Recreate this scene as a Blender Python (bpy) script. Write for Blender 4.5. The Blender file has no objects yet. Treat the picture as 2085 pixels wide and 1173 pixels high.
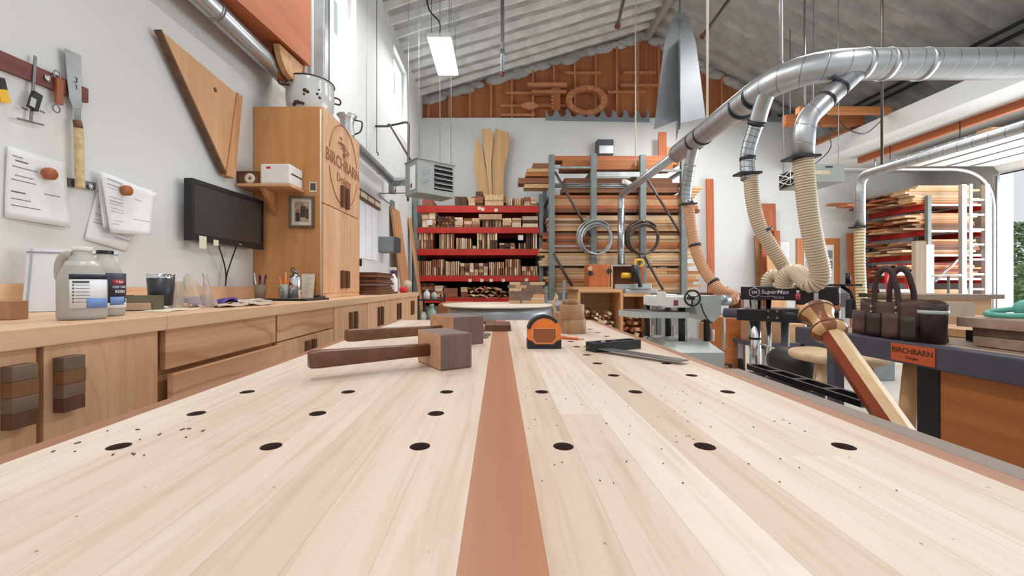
import bpy, bmesh, math, random
from mathutils import Vector, Matrix
random.seed(7)
C = bpy.context.scene.collection
F, CX, CY, CZ = 840.0, 1017.0, 580.0, 1.05      # focal length in px, vanishing point, camera height
def at(x, y, Y): return Vector(((x-CX)*Y/F, Y, CZ+(CY-y)*Y/F))
def onX(x, y, X): return at(x, y, X*F/(x-CX))
def onZ(x, y, Z): return at(x, y, (CZ-Z)*F/(y-CY))
def sX(x, Y): return (x-CX)*Y/F
def sZ(y, Y): return CZ+(CY-y)*Y/F
WM = {}
def T(loc, rz=0.0, rx=0.0, ry=0.0):
    return Matrix.Translation(Vector(loc)) @ Matrix.Rotation(rz,4,'Z') @ Matrix.Rotation(ry,4,'Y') @ Matrix.Rotation(rx,4,'X')
def props(o, label=None, cat=None, group=None, kind=None):
    if label: o['label'] = label
    if cat: o['category'] = cat
    if group: o['group'] = group
    if kind: o['kind'] = kind
    return o
def thing(name, label, cat, loc=(0,0,0), rz=0.0, group=None):
    o = bpy.data.objects.new(name, None); C.objects.link(o)
    o.empty_display_size = 0.05
    o.location = loc; o.rotation_euler = (0,0,rz)
    WM[o] = T(loc, rz)
    return props(o, label, cat, group)
def bezier_path(pts, n=8):
    """Catmull-Rom through the points"""
    P = [Vector(p) for p in pts]
    P = [P[0]*2-P[1]] + P + [P[-1]*2-P[-2]]
    out = []
    for i in range(1, len(P)-2):
        for k in range(n):
            t = k/n
            a,b,c,d = P[i-1],P[i],P[i+1],P[i+2]
            out.append(0.5*((2*b)+(c-a)*t+(2*a-5*b+4*c-d)*t*t+(3*b-a-3*c+d)*t**3))
    out.append(P[-2]); return out
def round_path(pts, r, n=7):
    """polyline with rounded corners"""
    P = [Vector(p) for p in pts]; out = [P[0]]
    for i in range(1, len(P)-1):
        a = (P[i-1]-P[i]); b = (P[i+1]-P[i])
        q = min(r, a.length*.48, b.length*.48)
        A = P[i]+a.normalized()*q; B = P[i]+b.normalized()*q
        for k in range(n+1):
            t = k/n; out.append(A*(1-t)**2+P[i]*2*t*(1-t)+B*t*t)
    out.append(P[-1]); return out
def resample(pts, step):
    P = [Vector(p) for p in pts]; out = [P[0].copy()]; acc = 0.0; 
    for a, b in zip(P, P[1:]):
        L = (b-a).length
        if L < 1e-9: continue
        t = step-acc
        while t <= L:
            out.append(a.lerp(b, t/L)); t += step
        acc = L-(t-step)
    if (out[-1]-P[-1]).length > 1e-4: out.append(P[-1].copy())
    return out
class MB:
    def __init__(s, M=None):
        s.bm = bmesh.new(); s.M = M or Matrix(); s.uv = s.bm.loops.layers.uv.new('UVMap'); s.mi = 0; s.smooth = False
    def v(s, p): return s.bm.verts.new(s.M @ Vector(p))
    def face(s, vs):
        try:
            f = s.bm.faces.new(vs); f.material_index = s.mi; f.smooth = s.smooth; return f
        except ValueError: return None
    def box(s, c, d, R=None, bev=0.0):
        """box with centre c, full dimensions d, optional rotation matrix R, optional bevel"""
        R = R or Matrix(); c = Vector(c); h = Vector(d)/2
        n0 = len(s.bm.verts)
        V = [s.v(c + (R @ Vector((x*h.x,y*h.y,z*h.z)))) for x in (-1,1) for y in (-1,1) for z in (-1,1)]
        fs = [s.face([V[i] for i in q]) for q in ((0,1,3,2),(4,6,7,5),(0,4,5,1),(2,3,7,6),(0,2,6,4),(1,5,7,3))]
        if bev > 0:
            es = list({e for f in fs for e in f.edges})
            bmesh.ops.bevel(s.bm, geom=es, offset=bev, segments=2, profile=0.5, affect='EDGES', material=-1)
        return s
    def b2(s, lo, hi, bev=0.0):
        lo = Vector(lo); hi = Vector(hi); return s.box((lo+hi)/2, hi-lo, None, bev)
    def tube(s, pts, r, seg=12, caps=True, smooth=True, flat=None):
        P = [Vector(p) for p in pts]; n = len(P)
        rr = r if isinstance(r, (list, tuple)) else [r]*n
        tg = []
        for i in range(n):
            d = (P[min(i+1,n-1)]-P[max(i-1,0)]); 
            tg.append(d.normalized() if d.length > 1e-9 else (tg[-1] if tg else Vector((0,0,1))))
        u = tg[0].orthogonal().normalized(); rings = []; dist = 0; ds = []
        for i in range(n):
            if i: dist += (P[i]-P[i-1]).length
            ds.append(dist)
            u = (u - tg[i]*u.dot(tg[i])); u = u.normalized() if u.length > 1e-6 else tg[i].orthogonal().normalized()
            w = tg[i].cross(u)
            rings.append([s.v(P[i]+(u*math.cos(2*math.pi*k/seg)+w*math.sin(2*math.pi*k/seg))*rr[i]) for k in range(seg)])
        sm = s.smooth; s.smooth = smooth
        for i in range(n-1):
            for k in range(seg):
                f = s.face([rings[i][k], rings[i][(k+1)%seg], rings[i+1][(k+1)%seg], rings[i+1][k]])
                if f:
                    for l, (a, b) in zip(f.loops, ((k/seg,ds[i]),((k+1)/seg,ds[i]),((k+1)/seg,ds[i+1]),(k/seg,ds[i+1]))): l[s.uv].uv = (a, b)
        s.smooth = False
        if caps:
            s.face(list(reversed(rings[0]))); s.face(rings[-1])
        s.smooth = sm
        return s
    def cyl(s, p0, p1, r0, r1=None, seg=20, smooth=True):
        return s.tube([p0, p1], [r0, r0 if r1 is None else r1], seg, True, smooth)
    def lathe(s, prof, seg=24, M=None, smooth=True, caps=True, alt=None, sx=1.0, sy=1.0):
        """profile [(r,z)...] revolved about local z of M"""
        M = M or Matrix(); rings = []
        for r, z in prof:
            rings.append([s.v(M @ Vector((sx*r*math.cos(2*math.pi*k/seg), sy*r*math.sin(2*math.pi*k/seg), z))) for k in range(seg)])
        s.smooth = smooth; m0 = s.mi
        for i in range(len(prof)-1):
            for k in range(seg):
                if alt: s.mi = alt(k)
                s.face([rings[i][k], rings[i][(k+1)%seg], rings[i+1][(k+1)%seg], rings[i+1][k]])
        s.smooth = False; s.mi = m0
        if caps:
            if prof[0][0] > 1e-5: s.face(list(reversed(rings[0])))
            if prof[-1][0] > 1e-5: s.face(rings[-1])
        return s
    def prism(s, poly, ext, smooth=False):
        """polygon (3-D points) extruded by vector ext"""
        ext = Vector(ext); A = [s.v(p) for p in poly]; B = [s.v(Vector(p)+ext) for p in poly]
        s.face(list(reversed(A))); s.face(B); n = len(A)
        s.smooth = smooth
        for i in range(n): s.face([A[i], A[(i+1)%n], B[(i+1)%n], B[i]])
        s.smooth = False
        return s
    def sphere(s, c, r, seg=16, sc=(1,1,1), R=None):
        c = Vector(c); R = R or Matrix()
        prof = [(math.sin(math.pi*i/10)*r, -math.cos(math.pi*i/10)*r) for i in range(11)]
        prof[0] = (1e-6, -r); prof[-1] = (1e-6, r)
        return s.lathe(prof, seg, Matrix.Translation(c) @ R @ Matrix.Diagonal((*sc,1)), True, False)
    def grid(s, f, nu, nv, thick=None):
        """surface f(u,v) -> point, u,v in 0..1"""
        V = [[s.v(f(i/nu, j/nv)) for j in range(nv+1)] for i in range(nu+1)]
        s.smooth = True
        for i in range(nu):
            for j in range(nv):
                fc = s.face([V[i][j], V[i+1][j], V[i+1][j+1], V[i][j+1]])
                if fc:
                    for l,(a,b) in zip(fc.loops, ((i,j),(i+1,j),(i+1,j+1),(i,j+1))): l[s.uv].uv = (a/nu, b/nv)
        s.smooth = False
        return s
    def text(s, body, size, M, ext=0.001, align='CENTER', bold=False):
        cu = bpy.data.curves.new('t', 'FONT'); cu.body = body; cu.size = size; cu.extrude = ext
        cu.align_x = align; cu.align_y = 'CENTER'; cu.offset = 0.012*size if bold else 0; cu.resolution_u = 3
        o = bpy.data.objects.new('t', cu); C.objects.link(o)
        dg = bpy.context.evaluated_depsgraph_get(); me = bpy.data.meshes.new_from_object(o.evaluated_get(dg))
        n0 = len(s.bm.verts); s.bm.from_mesh(me); s.bm.verts.ensure_lookup_table()
        MM = s.M @ M
        for v in s.bm.verts[n0:]: v.co = MM @ v.co
        for f in s.bm.faces:
            if f.verts[0].index >= n0 or f.verts[0].index == -1: pass
        bpy.data.objects.remove(o); bpy.data.curves.remove(cu); bpy.data.meshes.remove(me)
        return s
    def build(s, name, mat, parent=None, label=None, kind=None, origin=None, thick=None):
        bm = s.bm
        if s.fixn: bmesh.ops.recalc_face_normals(bm, faces=bm.faces[:])
        me = bpy.data.meshes.new(name)
        if parent is not None:
            W = WM[parent]
        else:
            if origin is None:
                xs=[v.co.x for v in bm.verts]; ys=[v.co.y for v in bm.verts]; zs=[v.co.z for v in bm.verts]
                origin = ((min(xs)+max(xs))/2,(min(ys)+max(ys))/2,min(zs))
            W = Matrix.Translation(Vector(origin))
        bm.transform(W.inverted()); bm.to_mesh(me); bm.free()
        for m in (mat if isinstance(mat, (list, tuple)) else [mat]): me.materials.append(m)
        o = bpy.data.objects.new(name, me); C.objects.link(o)
        if parent is not None: o.parent = parent; WM[o] = W
        else: o.location = W.translation; WM[o] = W
        if label: o['label'] = label
        if kind: o['kind'] = kind
        if thick:
            md = o.modifiers.new('Solidify', 'SOLIDIFY'); md.thickness = thick; md.offset = 0
        return o
    fixn = True
    def solo(s, name, mat, label, cat, group=None, kind=None, origin=None, thick=None):
        return props(s.build(name, mat, None, label, kind, origin, thick), label, cat, group)
def struct(mb, name, mat, parent=None):
    o = mb.build(name, mat, parent)
    if parent is None: o['kind'] = 'structure'
    return o
def clone(root, loc, rz=None, label=None, group=None):
    r = root.copy(); C.objects.link(r); r.location = loc
    if rz is not None: r.rotation_euler = (0,0,rz)
    if label: r['label'] = label
    if group: r['group'] = group
    for ch in list(root.children):
        c = ch.copy(); C.objects.link(c); c.parent = r
        for g in ch.children:
            d = g.copy(); C.objects.link(d); d.parent = c
    return r
# ------------------------------------------------------------------ materials
def lin(h):
    h = h.lstrip('#'); out = []
    for i in (0,2,4):
        c = int(h[i:i+2],16)/255
        out.append(c/12.92 if c <= .04045 else ((c+.055)/1.055)**2.4)
    return (*out, 1.0)
def newmat(name):
    m = bpy.data.materials.new(name); m.use_nodes = True
    nt = m.node_tree; b = nt.nodes['Principled BSDF']; return m, nt, b
def N(nt, t, **kw):
    n = nt.nodes.new(t)
    for k, v in kw.items(): setattr(n, k, v)
    return n
def noise(nt, vec, scale, detail=3, rough=.5, dist=0.0):
    n = N(nt,'ShaderNodeTexNoise'); n.inputs['Scale'].default_value = scale; n.inputs['Detail'].default_value = detail
    n.inputs['Roughness'].default_value = rough; n.inputs['Distortion'].default_value = dist
    if vec is not None: nt.links.new(vec, n.inputs['Vector'])
    return n
def ramp(nt, fac, stops):
    r = N(nt,'ShaderNodeValToRGB'); e = r.color_ramp.elements
    while len(e) < len(stops): e.new(.5)
    for el, (p, c) in zip(e, stops): el.position = p; el.color = c
    nt.links.new(fac, r.inputs['Fac']); return r
def mth(nt, op, a, b=None):
    n = N(nt,'ShaderNodeMath', operation=op)
    for i, x in enumerate((a, b)):
        if x is None: continue
        if isinstance(x, (int,float)): n.inputs[i].default_value = x
        else: nt.links.new(x, n.inputs[i])
    return n.outputs[0]
def mixc(nt, fac, a, b, bt='MIX'):
    n = N(nt,'ShaderNodeMix', data_type='RGBA', blend_type=bt)
    for i, x in ((0,fac),(6,a),(7,b)):
        if isinstance(x, (int,float)): n.inputs[i].default_value = x
        elif isinstance(x, tuple): n.inputs[i].default_value = x
        else: nt.links.new(x, n.inputs[i])
    return n.outputs[2]
def objcoord(nt, scale=(1,1,1), shift=True):
    tc = N(nt,'ShaderNodeTexCoord'); mp = N(nt,'ShaderNodeMapping'); mp.inputs['Scale'].default_value = scale
    nt.links.new(tc.outputs['Object'], mp.inputs['Vector'])
    if not shift: return mp.outputs[0]
    oi = N(nt,'ShaderNodeObjectInfo'); sc = mth(nt,'MULTIPLY', oi.outputs['Random'], 37.0)
    va = N(nt,'ShaderNodeVectorMath', operation='ADD'); nt.links.new(mp.outputs[0], va.inputs[0]); nt.links.new(sc, va.inputs[1])
    return va.outputs[0]
def bump(nt, b, h, strength=.2, dist=.01):
    n = N(nt,'ShaderNodeBump'); n.inputs['Strength'].default_value = strength; n.inputs['Distance'].default_value = dist
    nt.links.new(h, n.inputs['Height']); nt.links.new(n.outputs[0], b.inputs['Normal'])
def plain(name, col, rough=.5, metal=0.0, var=.06, sc=12.0, bmp=0.0, spec=None, coat=0.0, randv=0.0):
    m, nt, b = newmat(name); c = lin(col); vec = objcoord(nt)
    nz = noise(nt, vec, sc, 4)
    d = tuple(x*(1-var*2) for x in c[:3])+(1,); l = tuple(min(1,x*(1+var)) for x in c[:3])+(1,)
    r = ramp(nt, nz.outputs['Fac'], ((.3,d),(.7,l))); col_out = r.outputs[0]
    if randv:
        oi = N(nt,'ShaderNodeObjectInfo'); hs = N(nt,'ShaderNodeHueSaturation')
        nt.links.new(mth(nt,'ADD', mth(nt,'MULTIPLY', oi.outputs['Random'], randv), 1-randv/2), hs.inputs['Value'])
        nt.links.new(col_out, hs.inputs['Color']); col_out = hs.outputs[0]
    nt.links.new(col_out, b.inputs['Base Color'])
    b.inputs['Roughness'].default_value = rough; b.inputs['Metallic'].default_value = metal
    if spec is not None: b.inputs['Specular IOR Level'].default_value = spec
    if coat: b.inputs['Coat Weight'].default_value = coat
    if bmp: bump(nt, b, nz.outputs['Fac'], bmp)
    return m
def wood(name, light, dark, axis='y', sc=9.0, rough=.5, randv=.25, fig=0.0, contrast=1.0, stretch=14.0):
    """grain along one local axis; optional flat-sawn figure"""
    m, nt, b = newmat(name); s = [sc*stretch/4]*3; s['xyz'.index(axis)] = sc/stretch
    vec = objcoord(nt, tuple(s)); L, D = lin(light), lin(dark)
    nz = noise(nt, vec, 1.0, 6, .62, .6)
    r = ramp(nt, nz.outputs['Fac'], ((.5-.28/contrast, D),(.5+.22/contrast, L))); col = r.outputs[0]
    if fig:
        s2 = [sc*1.1]*3; s2['xyz'.index(axis)] = sc*.28
        v2 = objcoord(nt, tuple(s2)); n2 = noise(nt, v2, .9, 2, .5, .3)
        w = mth(nt,'FRACT', mth(nt,'MULTIPLY', n2.outputs['Fac'], 9.0))
        rr = ramp(nt, w, ((0,(1,1,1,1)),(.62,(1,1,1,1)),(.86,(.0,.0,.0,1)),(1,(1,1,1,1))))
        col = mixc(nt, mth(nt,'MULTIPLY', mth(nt,'SUBTRACT',1.0, rr.outputs[0]), fig), col, D)
    if randv:
        oi = N(nt,'ShaderNodeObjectInfo'); hs = N(nt,'ShaderNodeHueSaturation')
        nt.links.new(mth(nt,'ADD', mth(nt,'MULTIPLY', oi.outputs['Random'], randv), 1-randv*.6), hs.inputs['Value'])
        nt.links.new(mth(nt,'ADD', mth(nt,'MULTIPLY', mth(nt,'FRACT', mth(nt,'MULTIPLY',oi.outputs['Random'],7.3)), randv*.06), .5-randv*.03), hs.inputs['Hue'])
        nt.links.new(col, hs.inputs['Color']); col = hs.outputs[0]
    nt.links.new(col, b.inputs['Base Color']); b.inputs['Roughness'].default_value = rough
    bump(nt, b, nz.outputs['Fac'], .08, .002)
    return m
def emit(name, col, st):
    m, nt, b = newmat(name); b.inputs['Base Color'].default_value = lin(col)
    b.inputs['Emission Color'].default_value = lin(col); b.inputs['Emission Strength'].default_value = st; return m
def glassy(name, col, rough=.1, ior=1.45, trans=1.0, alpha=1.0):
    m, nt, b = newmat(name); b.inputs['Base Color'].default_value = lin(col); b.inputs['Roughness'].default_value = rough
    b.inputs['IOR'].default_value = ior; b.inputs['Transmission Weight'].default_value = trans; b.inputs['Alpha'].default_value = alpha
    return m
def spiral(name, col, pitch, line=.07, rough=.3, dark='#2c2c2c', slant=1.0):
    """sheet-metal pipe with a helical seam, from the tube's own UV"""
    m, nt, b = newmat(name); tc = N(nt,'ShaderNodeTexCoord'); sp = N(nt,'ShaderNodeSeparateXYZ'); nt.links.new(tc.outputs['UV'], sp.inputs[0])
    w = mth(nt,'FRACT', mth(nt,'ADD', mth(nt,'DIVIDE', sp.outputs[1], pitch), mth(nt,'MULTIPLY', sp.outputs[0], slant)))
    nz = noise(nt, objcoord(nt), 6, 3)
    base = ramp(nt, nz.outputs['Fac'], ((.3, tuple(x*.86 for x in lin(col)[:3])+(1,)),(.7, lin(col))))
    seam = ramp(nt, w, ((0,(1,1,1,1)),(line,(1,1,1,1)),(line+.02,(0,0,0,1))))
    nt.links.new(mixc(nt, mth(nt,'MULTIPLY',seam.outputs[0],.75), base.outputs[0], lin(dark)), b.inputs['Base Color'])
    b.inputs['Metallic'].default_value = .85; b.inputs['Roughness'].default_value = rough
    bump(nt, b, mth(nt,'SUBTRACT',1.0,seam.outputs[0]), .35, .004)
    return m
m_wall = plain('white_paint', '#dcdedd', .75, var=.02, sc=2.0, bmp=.03)
m_white = plain('white_enamel', '#e9e9e6', .45, var=.02)
m_foam = plain('sprayed_foam', '#b4b2ae', .9, var=.16, sc=3.2, bmp=.9)
m_rib = plain('painted_rafter', '#dfdeda', .8, var=.10, sc=5, bmp=.4)
m_ribd = plain('grey_rafter', '#b0aeaa', .85, var=.10, sc=5, bmp=.5)
m_floor = plain('concrete', '#c3bfb8', .45, var=.07, sc=1.6, bmp=.05)
m_gable = wood('cedar_sheathing', '#b9754a', '#96582f', 'z', 5, .7, 0)
m_gbat = wood('cedar_batten', '#cf8f62', '#a86b42', 'z', 7, .7, .2)
m_alum = plain('aluminium', '#c8cacb', .35, .8, .03)
m_galv = plain('galvanised_steel', '#a9adb0', .38, .75, .10, 9)
m_steelg = plain('grey_steel_paint', '#7d8584', .5, .2, .08, 8)
m_chrome = plain('chrome', '#d6d8da', .12, 1.0, .01)
m_black = plain('black_enamel', '#17161a', .35, 0, .05)
m_blackp = plain('black_plastic', '#1d1c1c', .5, 0, .05)
m_rubber = plain('black_rubber', '#222020', .7, 0, .05)
m_dgrey = plain('charcoal_paint', '#4a4955', .55, .1, .06, 20)
m_greyp = plain('pale_grey_enamel', '#b9c0bc', .4, .1, .04)
m_duct = spiral('spiral_duct', '#c6cacd', .115, .035, .36, '#6a6d70')
m_flexm = spiral('ribbed_flex_duct', '#b4babf', .05, .1, .22, '#3f4245')
m_ductp = plain('smooth_duct', '#b9bdc0', .3, .8, .06, 5)
def hosemat(name, col, dark, pitch):
    m, nt, b = newmat(name); tc = N(nt,'ShaderNodeTexCoord'); sp = N(nt,'ShaderNodeSeparateXYZ'); nt.links.new(tc.outputs['UV'], sp.inputs[0])
    w = mth(nt,'FRACT', mth(nt,'DIVIDE', sp.outputs[1], pitch)); r = ramp(nt, w, ((0,lin(col)),(.5,lin(col)),(.72,lin(dark)),(.86,lin(dark)),(1,lin(col))))
    nt.links.new(r.outputs[0], b.inputs['Base Color']); b.inputs['Roughness'].default_value = .45; return m
m_hose = hosemat('tan_hose', '#d9c6aa', '#8d7658', .018)
m_red = plain('red_rack_paint', '#c4261a', .5, 0, .08, 6)
m_redb = plain('bright_red_plastic', '#d01f2b', .4, 0, .04)
m_orange = plain('orange_plastic', '#f0802c', .4, 0, .04)
m_yellow = plain('yellow_plastic', '#e9b52c', .4, 0, .05)
m_teal = plain('teal_plastic', '#62b3a2', .45, 0, .05)
m_paper = plain('paper', '#e6e7e9', .8, 0, .03, 6)
m_ink = plain('ink', '#5a5c63', .8, 0, .05)
m_inkl = plain('pale_ink', '#a9adb8', .8, 0, .05)
m_lamp = emit('led_diffuser', '#ffffff', 26.0)
m_ply = wood('birch_plywood_face', '#ecc19b', '#cc986e', 'z', 5.0, .5, .10, .45)
m_plyd = wood('flat_sawn_plywood', '#e9bd96', '#bf875d', 'y', 4.2, .5, .10, .85)
m_plys = wood('cabinet_side_plywood', '#d39a63', '#b57846', 'z', 3.2, .5, .05, .25)
m_counter = wood('worktop_birch', '#ecc8a3', '#d0a077', 'y', 6, .45, .1, .15)
m_cab = wood('cabinet_carcass', '#c9946a', '#a06d45', 'y', 6, .55, .1)
m_walnut = wood('walnut', '#7a5138', '#4b2e1f', 'z', 10, .5, .25)
m_walnuty = wood('walnut_long', '#7d5439', '#4d3020', 'y', 10, .5, .25)
m_walnutx = wood('walnut_cross', '#7a5038', '#4f3021', 'x', 10, .5, .25)
m_grain = wood('greyed_endgrain', '#8a6f5c', '#6a5346', 'z', 9, .6, .3)
m_mallet = wood('mallet_lit_face', '#d2a47c', '#ab7f5b', 'y', 9, .5, .15)  # pale tone paints in the light on the head's left face
m_malletf = wood('mallet_worn_face', '#7d6560', '#665049', 'z', 14, .45, .15)
m_handle = wood('mallet_handle', '#7e5236', '#55341f', 'x', 12, .38, .2)
m_pine = wood('pine', '#dcb184', '#b98556', 'x', 6, .6, .25)
m_piney = wood('pine_deep', '#dcb184', '#b98556', 'y', 6, .6, .25)
m_pinez = wood('pine_upright', '#d9a878', '#b27c4e', 'z', 6, .6, .25)
m_cedar = wood('cedar', '#c67a48', '#96532c', 'x', 6, .6, .3)
m_cedarz = wood('cedar_upright', '#c2703f', '#934c28', 'z', 6, .6, .25)
m_cedary = wood('cedar_deep', '#c9733e', '#a3562c', 'y', 5, .55, .1)
m_brownx = wood('brown_board', '#94613f', '#69412a', 'x', 6, .6, .35)
m_palex = wood('pale_board', '#e3c6a2', '#c39f78', 'x', 6, .6, .25)
m_end = [wood('board_end_%s'%n, a, b, 'y', 6, .65, .4) for n, a, b in (('tan','#e6c29c','#bd9068'),('red','#b06d4c','#7a4630'),('dark','#6d4631','#3f261a'),('pale','#f4e0c6','#d8b994'))]
m_strip = wood('cherry_inlay', '#bb815f', '#a3694a', 'y', 8, .42, 0)
m_edge = wood('cherry_edging', '#ab7858', '#8a5a40', 'y', 8, .5, 0)
m_jaw = wood('weathered_jaw', '#938478', '#6c5c51', 'y', 9, .6, 0)
m_cardb = plain('cardboard', '#b08361', .8, 0, .05)
m_leather = plain('brown_canvas', '#5b4139', .7, 0, .15, 25, .25)
m_leatherd = plain('dark_leather', '#3c2b27', .55, 0, .12, 25, .15)
m_ropes = plain('rattan_wrap', '#d5bc8e', .6, 0, .12, 60)
m_blade = plain('saw_steel', '#8d9293', .3, .85, .07, 15)
m_tool = plain('tool_steel', '#84868a', .35, .85, .08, 15)
m_iron = plain('black_cast_iron', '#38383d', .4, .5, .1, 20)
m_screen = plain('screen_off', '#3a3634', .28, 0, .03, 2)
m_glass = glassy('window_glass', '#eaf4f4', .02, 1.1)
m_jug = glassy('frosted_plastic', '#e2e1dd', .42, 1.2, .55)
m_liq = plain('resin_inside', '#c2beb8', .3, 0, .02)
m_label = plain('label_white', '#eef0f4', .5, 0, .01)
m_blue = plain('label_blue', '#6f94cf', .5, 0, .03)
m_navy = plain('label_navy', '#26263c', .5, 0, .03)
m_purple = plain('purple_glove', '#4a2f86', .6, 0, .12, 25, .2)
m_beige = plain('beige_paper', '#c7b49f', .8, 0, .08)
m_olive = plain('olive_carton', '#5f5742', .6, 0, .05)
m_cream = plain('cream_card', '#e2d9c4', .7, 0, .04)
m_tumbler = plain('tumbler_coat', '#35363f', .4, .2, .04)
m_baggie = glassy('clear_poly_bag', '#efe9e0', .25, 1.15, .75)
m_enamel = plain('enamelware', '#cdd3d2', .18, 0, .02, coat=.5)
m_rust = plain('chipped_rust', '#4a3128', .8, 0, .15, 30)
m_leaf = plain('leaf', '#8fb07a', .6, 0, .22, 4, randv=.4)
m_bark = plain('bark', '#6a5646', .9, 0, .2, 20)
m_ground = plain('pale_gravel', '#d9d4cb', .9, 0, .08, 8)
m_beigeh = plain('heater_enamel', '#949a95', .45, .15, .03)
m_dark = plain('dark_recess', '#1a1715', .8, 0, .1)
m_copper = plain('brown_iron_pipe', '#5c534c', .5, .5, .1)
m_redbd = wood('red_painted_board','#b0393c','#83282c','x',6,.6,.2)
m_signtext = plain('sign_ink', '#4f2414', .7)
m_text = plain('silver_lettering', '#c9c9d2', .4, .2, .01)
m_burn = plain('burnt_carving', '#9c633c', .8, 0, .1)
m_orangeplate = plain('orange_plate', '#c0562f', .5, 0, .05)
def maple():
    m, nt, b = newmat('maple_planks'); tc = N(nt,'ShaderNodeTexCoord'); sp = N(nt,'ShaderNodeSeparateXYZ'); nt.links.new(tc.outputs['Object'], sp.inputs[0])
    xs = mth(nt,'DIVIDE', mth(nt,'ADD', sp.outputs[0], 3.012), .046)
    idx = mth(nt,'FLOOR', xs); fr = mth(nt,'FRACT', xs)
    wn = N(nt,'ShaderNodeTexWhiteNoise', noise_dimensions='1D'); nt.links.new(idx, wn.inputs['W'])
    yy = mth(nt,'FLOOR', mth(nt,'ADD', mth(nt,'DIVIDE', sp.outputs[1], 1.9), mth(nt,'MULTIPLY', wn.outputs['Value'], 9.0)))
    cb = N(nt,'ShaderNodeCombineXYZ'); nt.links.new(idx, cb.inputs[0]); nt.links.new(yy, cb.inputs[1])
    w2 = N(nt,'ShaderNodeTexWhiteNoise', noise_dimensions='2D'); nt.links.new(cb.outputs[0], w2.inputs['Vector'])
    base = ramp(nt, w2.outputs['Value'], ((0, lin('#d5c1ae')),(.25, lin('#dcc9b8')),(.8, lin('#e3d2c4')),(1, lin('#e9dbcf'))))
    off = N(nt,'ShaderNodeVectorMath', operation='MULTIPLY_ADD'); nt.links.new(tc.outputs['Object'], off.inputs[0]); off.inputs[1].default_value=(95,4.5,10)
    nt.links.new(w2.outputs['Color'], off.inputs[2])
    g = noise(nt, off.outputs[0], 1.0, 6, .6, .5)
    gr = ramp(nt, g.outputs['Fac'], ((.28, (.80,.70,.60,1)),(.5,(.97,.95,.93,1)),(.72,(1,1,1,1))))
    col = mixc(nt, .75, base.outputs[0], gr.outputs[0], 'MULTIPLY')
    st = noise(nt, objcoord(nt,(9,3,1),False), 1.0, 4, .6, .8)
    sr = ramp(nt, st.outputs['Fac'], ((.60,(0,0,0,1)),(.76,(1,1,1,1))))
    col = mixc(nt, mth(nt,'MULTIPLY', sr.outputs[0], .32), col, lin('#b98a60'))
    sm = noise(nt, objcoord(nt,(5,5,1),False), 1.3, 5, .7, 1.2)
    s2 = ramp(nt, sm.outputs['Fac'], ((.58,(0,0,0,1)),(.72,(1,1,1,1))))
    col = mixc(nt, mth(nt,'MULTIPLY', s2.outputs[0], .16), col, lin('#9c8a7c'))
    fl = noise(nt, objcoord(nt,(170,110,1),False), 1.0, 2, .4)
    f2 = ramp(nt, fl.outputs['Fac'], ((.765,(0,0,0,1)),(.79,(1,1,1,1))))
    col = mixc(nt, mth(nt,'MULTIPLY', f2.outputs[0], .7), col, lin('#5d4130'))
    jl = mth(nt,'LESS_THAN', mth(nt,'ABSOLUTE', mth(nt,'SUBTRACT', fr, .5)), .488)
    col = mixc(nt, mth(nt,'MULTIPLY', mth(nt,'SUBTRACT',1.0,jl), .28), col, lin('#a98f76'))
    nt.links.new(col, b.inputs['Base Color']); b.inputs['Roughness'].default_value = .42
    b.inputs['Specular IOR Level'].default_value = .35
    bump(nt, b, g.outputs['Fac'], .05, .002)
    return m
m_maple = maple()
# ------------------------------------------------------------------ the setting
XL, XR, YB, YN = -1.55, 8.5, 8.2, -1.6
ZW = sZ(240, YB)                                       # top of the white back wall
RX, RZ, EZ = 2.96, 6.15, 4.82
def roofL(x): return EZ+(x-XL)*(RZ-EZ)/(RX-XL)
def roofR(x): return RZ-(x-RX)*.55
struct(MB().b2((XL-.2,YN,-.1),(XR,YB+.2,0)), 'floor', m_floor)
wins = [(1.05,1.95),(3.62,4.46),(6.05,6.90)]; WZ0, WZ1 = 3.40, 4.58  # first window is out of view, added to let in daylight
wl = MB(); y0 = YN
for a, b in wins:
    wl.b2((XL-.2,y0,0),(XL,a,EZ+.02)); wl.b2((XL-.2,a,0),(XL,b,WZ0)); wl.b2((XL-.2,a,WZ1),(XL,b,EZ+.02)); y0 = b
wl.b2((XL-.2,y0,0),(XL,YB+.2,EZ+.02))
struct(wl, 'wall_left', m_wall)
for i, (a, b) in enumerate(wins):
    fr = MB(); xg = XL-.13; w = .045
    for lo, hi in (((xg,a,WZ0),(xg+.05,a+w,WZ1)),((xg,b-w,WZ0),(xg+.05,b,WZ1)),((xg,a+w,WZ0),(xg+.05,b-w,WZ0+w)),((xg,a+w,WZ1-w),(xg+.05,b-w,WZ1)),
                   ((xg,a+w,WZ0+.56),(xg+.05,b-w,WZ0+.60)),((xg+.01,(a+b)/2-.012,WZ0+w),(xg+.04,(a+b)/2+.012,WZ0+.56))):
        fr.b2(lo, hi)
    f = struct(fr, 'window_%d'%(i+1), m_white)
    MB().b2((xg+.02,a+w,WZ0+w),(xg+.026,b-w,WZ1-w)).build('pane', m_glass, f)
    MB().b2((XL-.085,a,WZ0-.0),(XL-.002,b,WZ0+.02)).build('sill', m_white, f)
struct(MB().b2((XL,YB,0),(XR+.2,YB+.2,ZW)), 'wall_back', m_wall)
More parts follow.
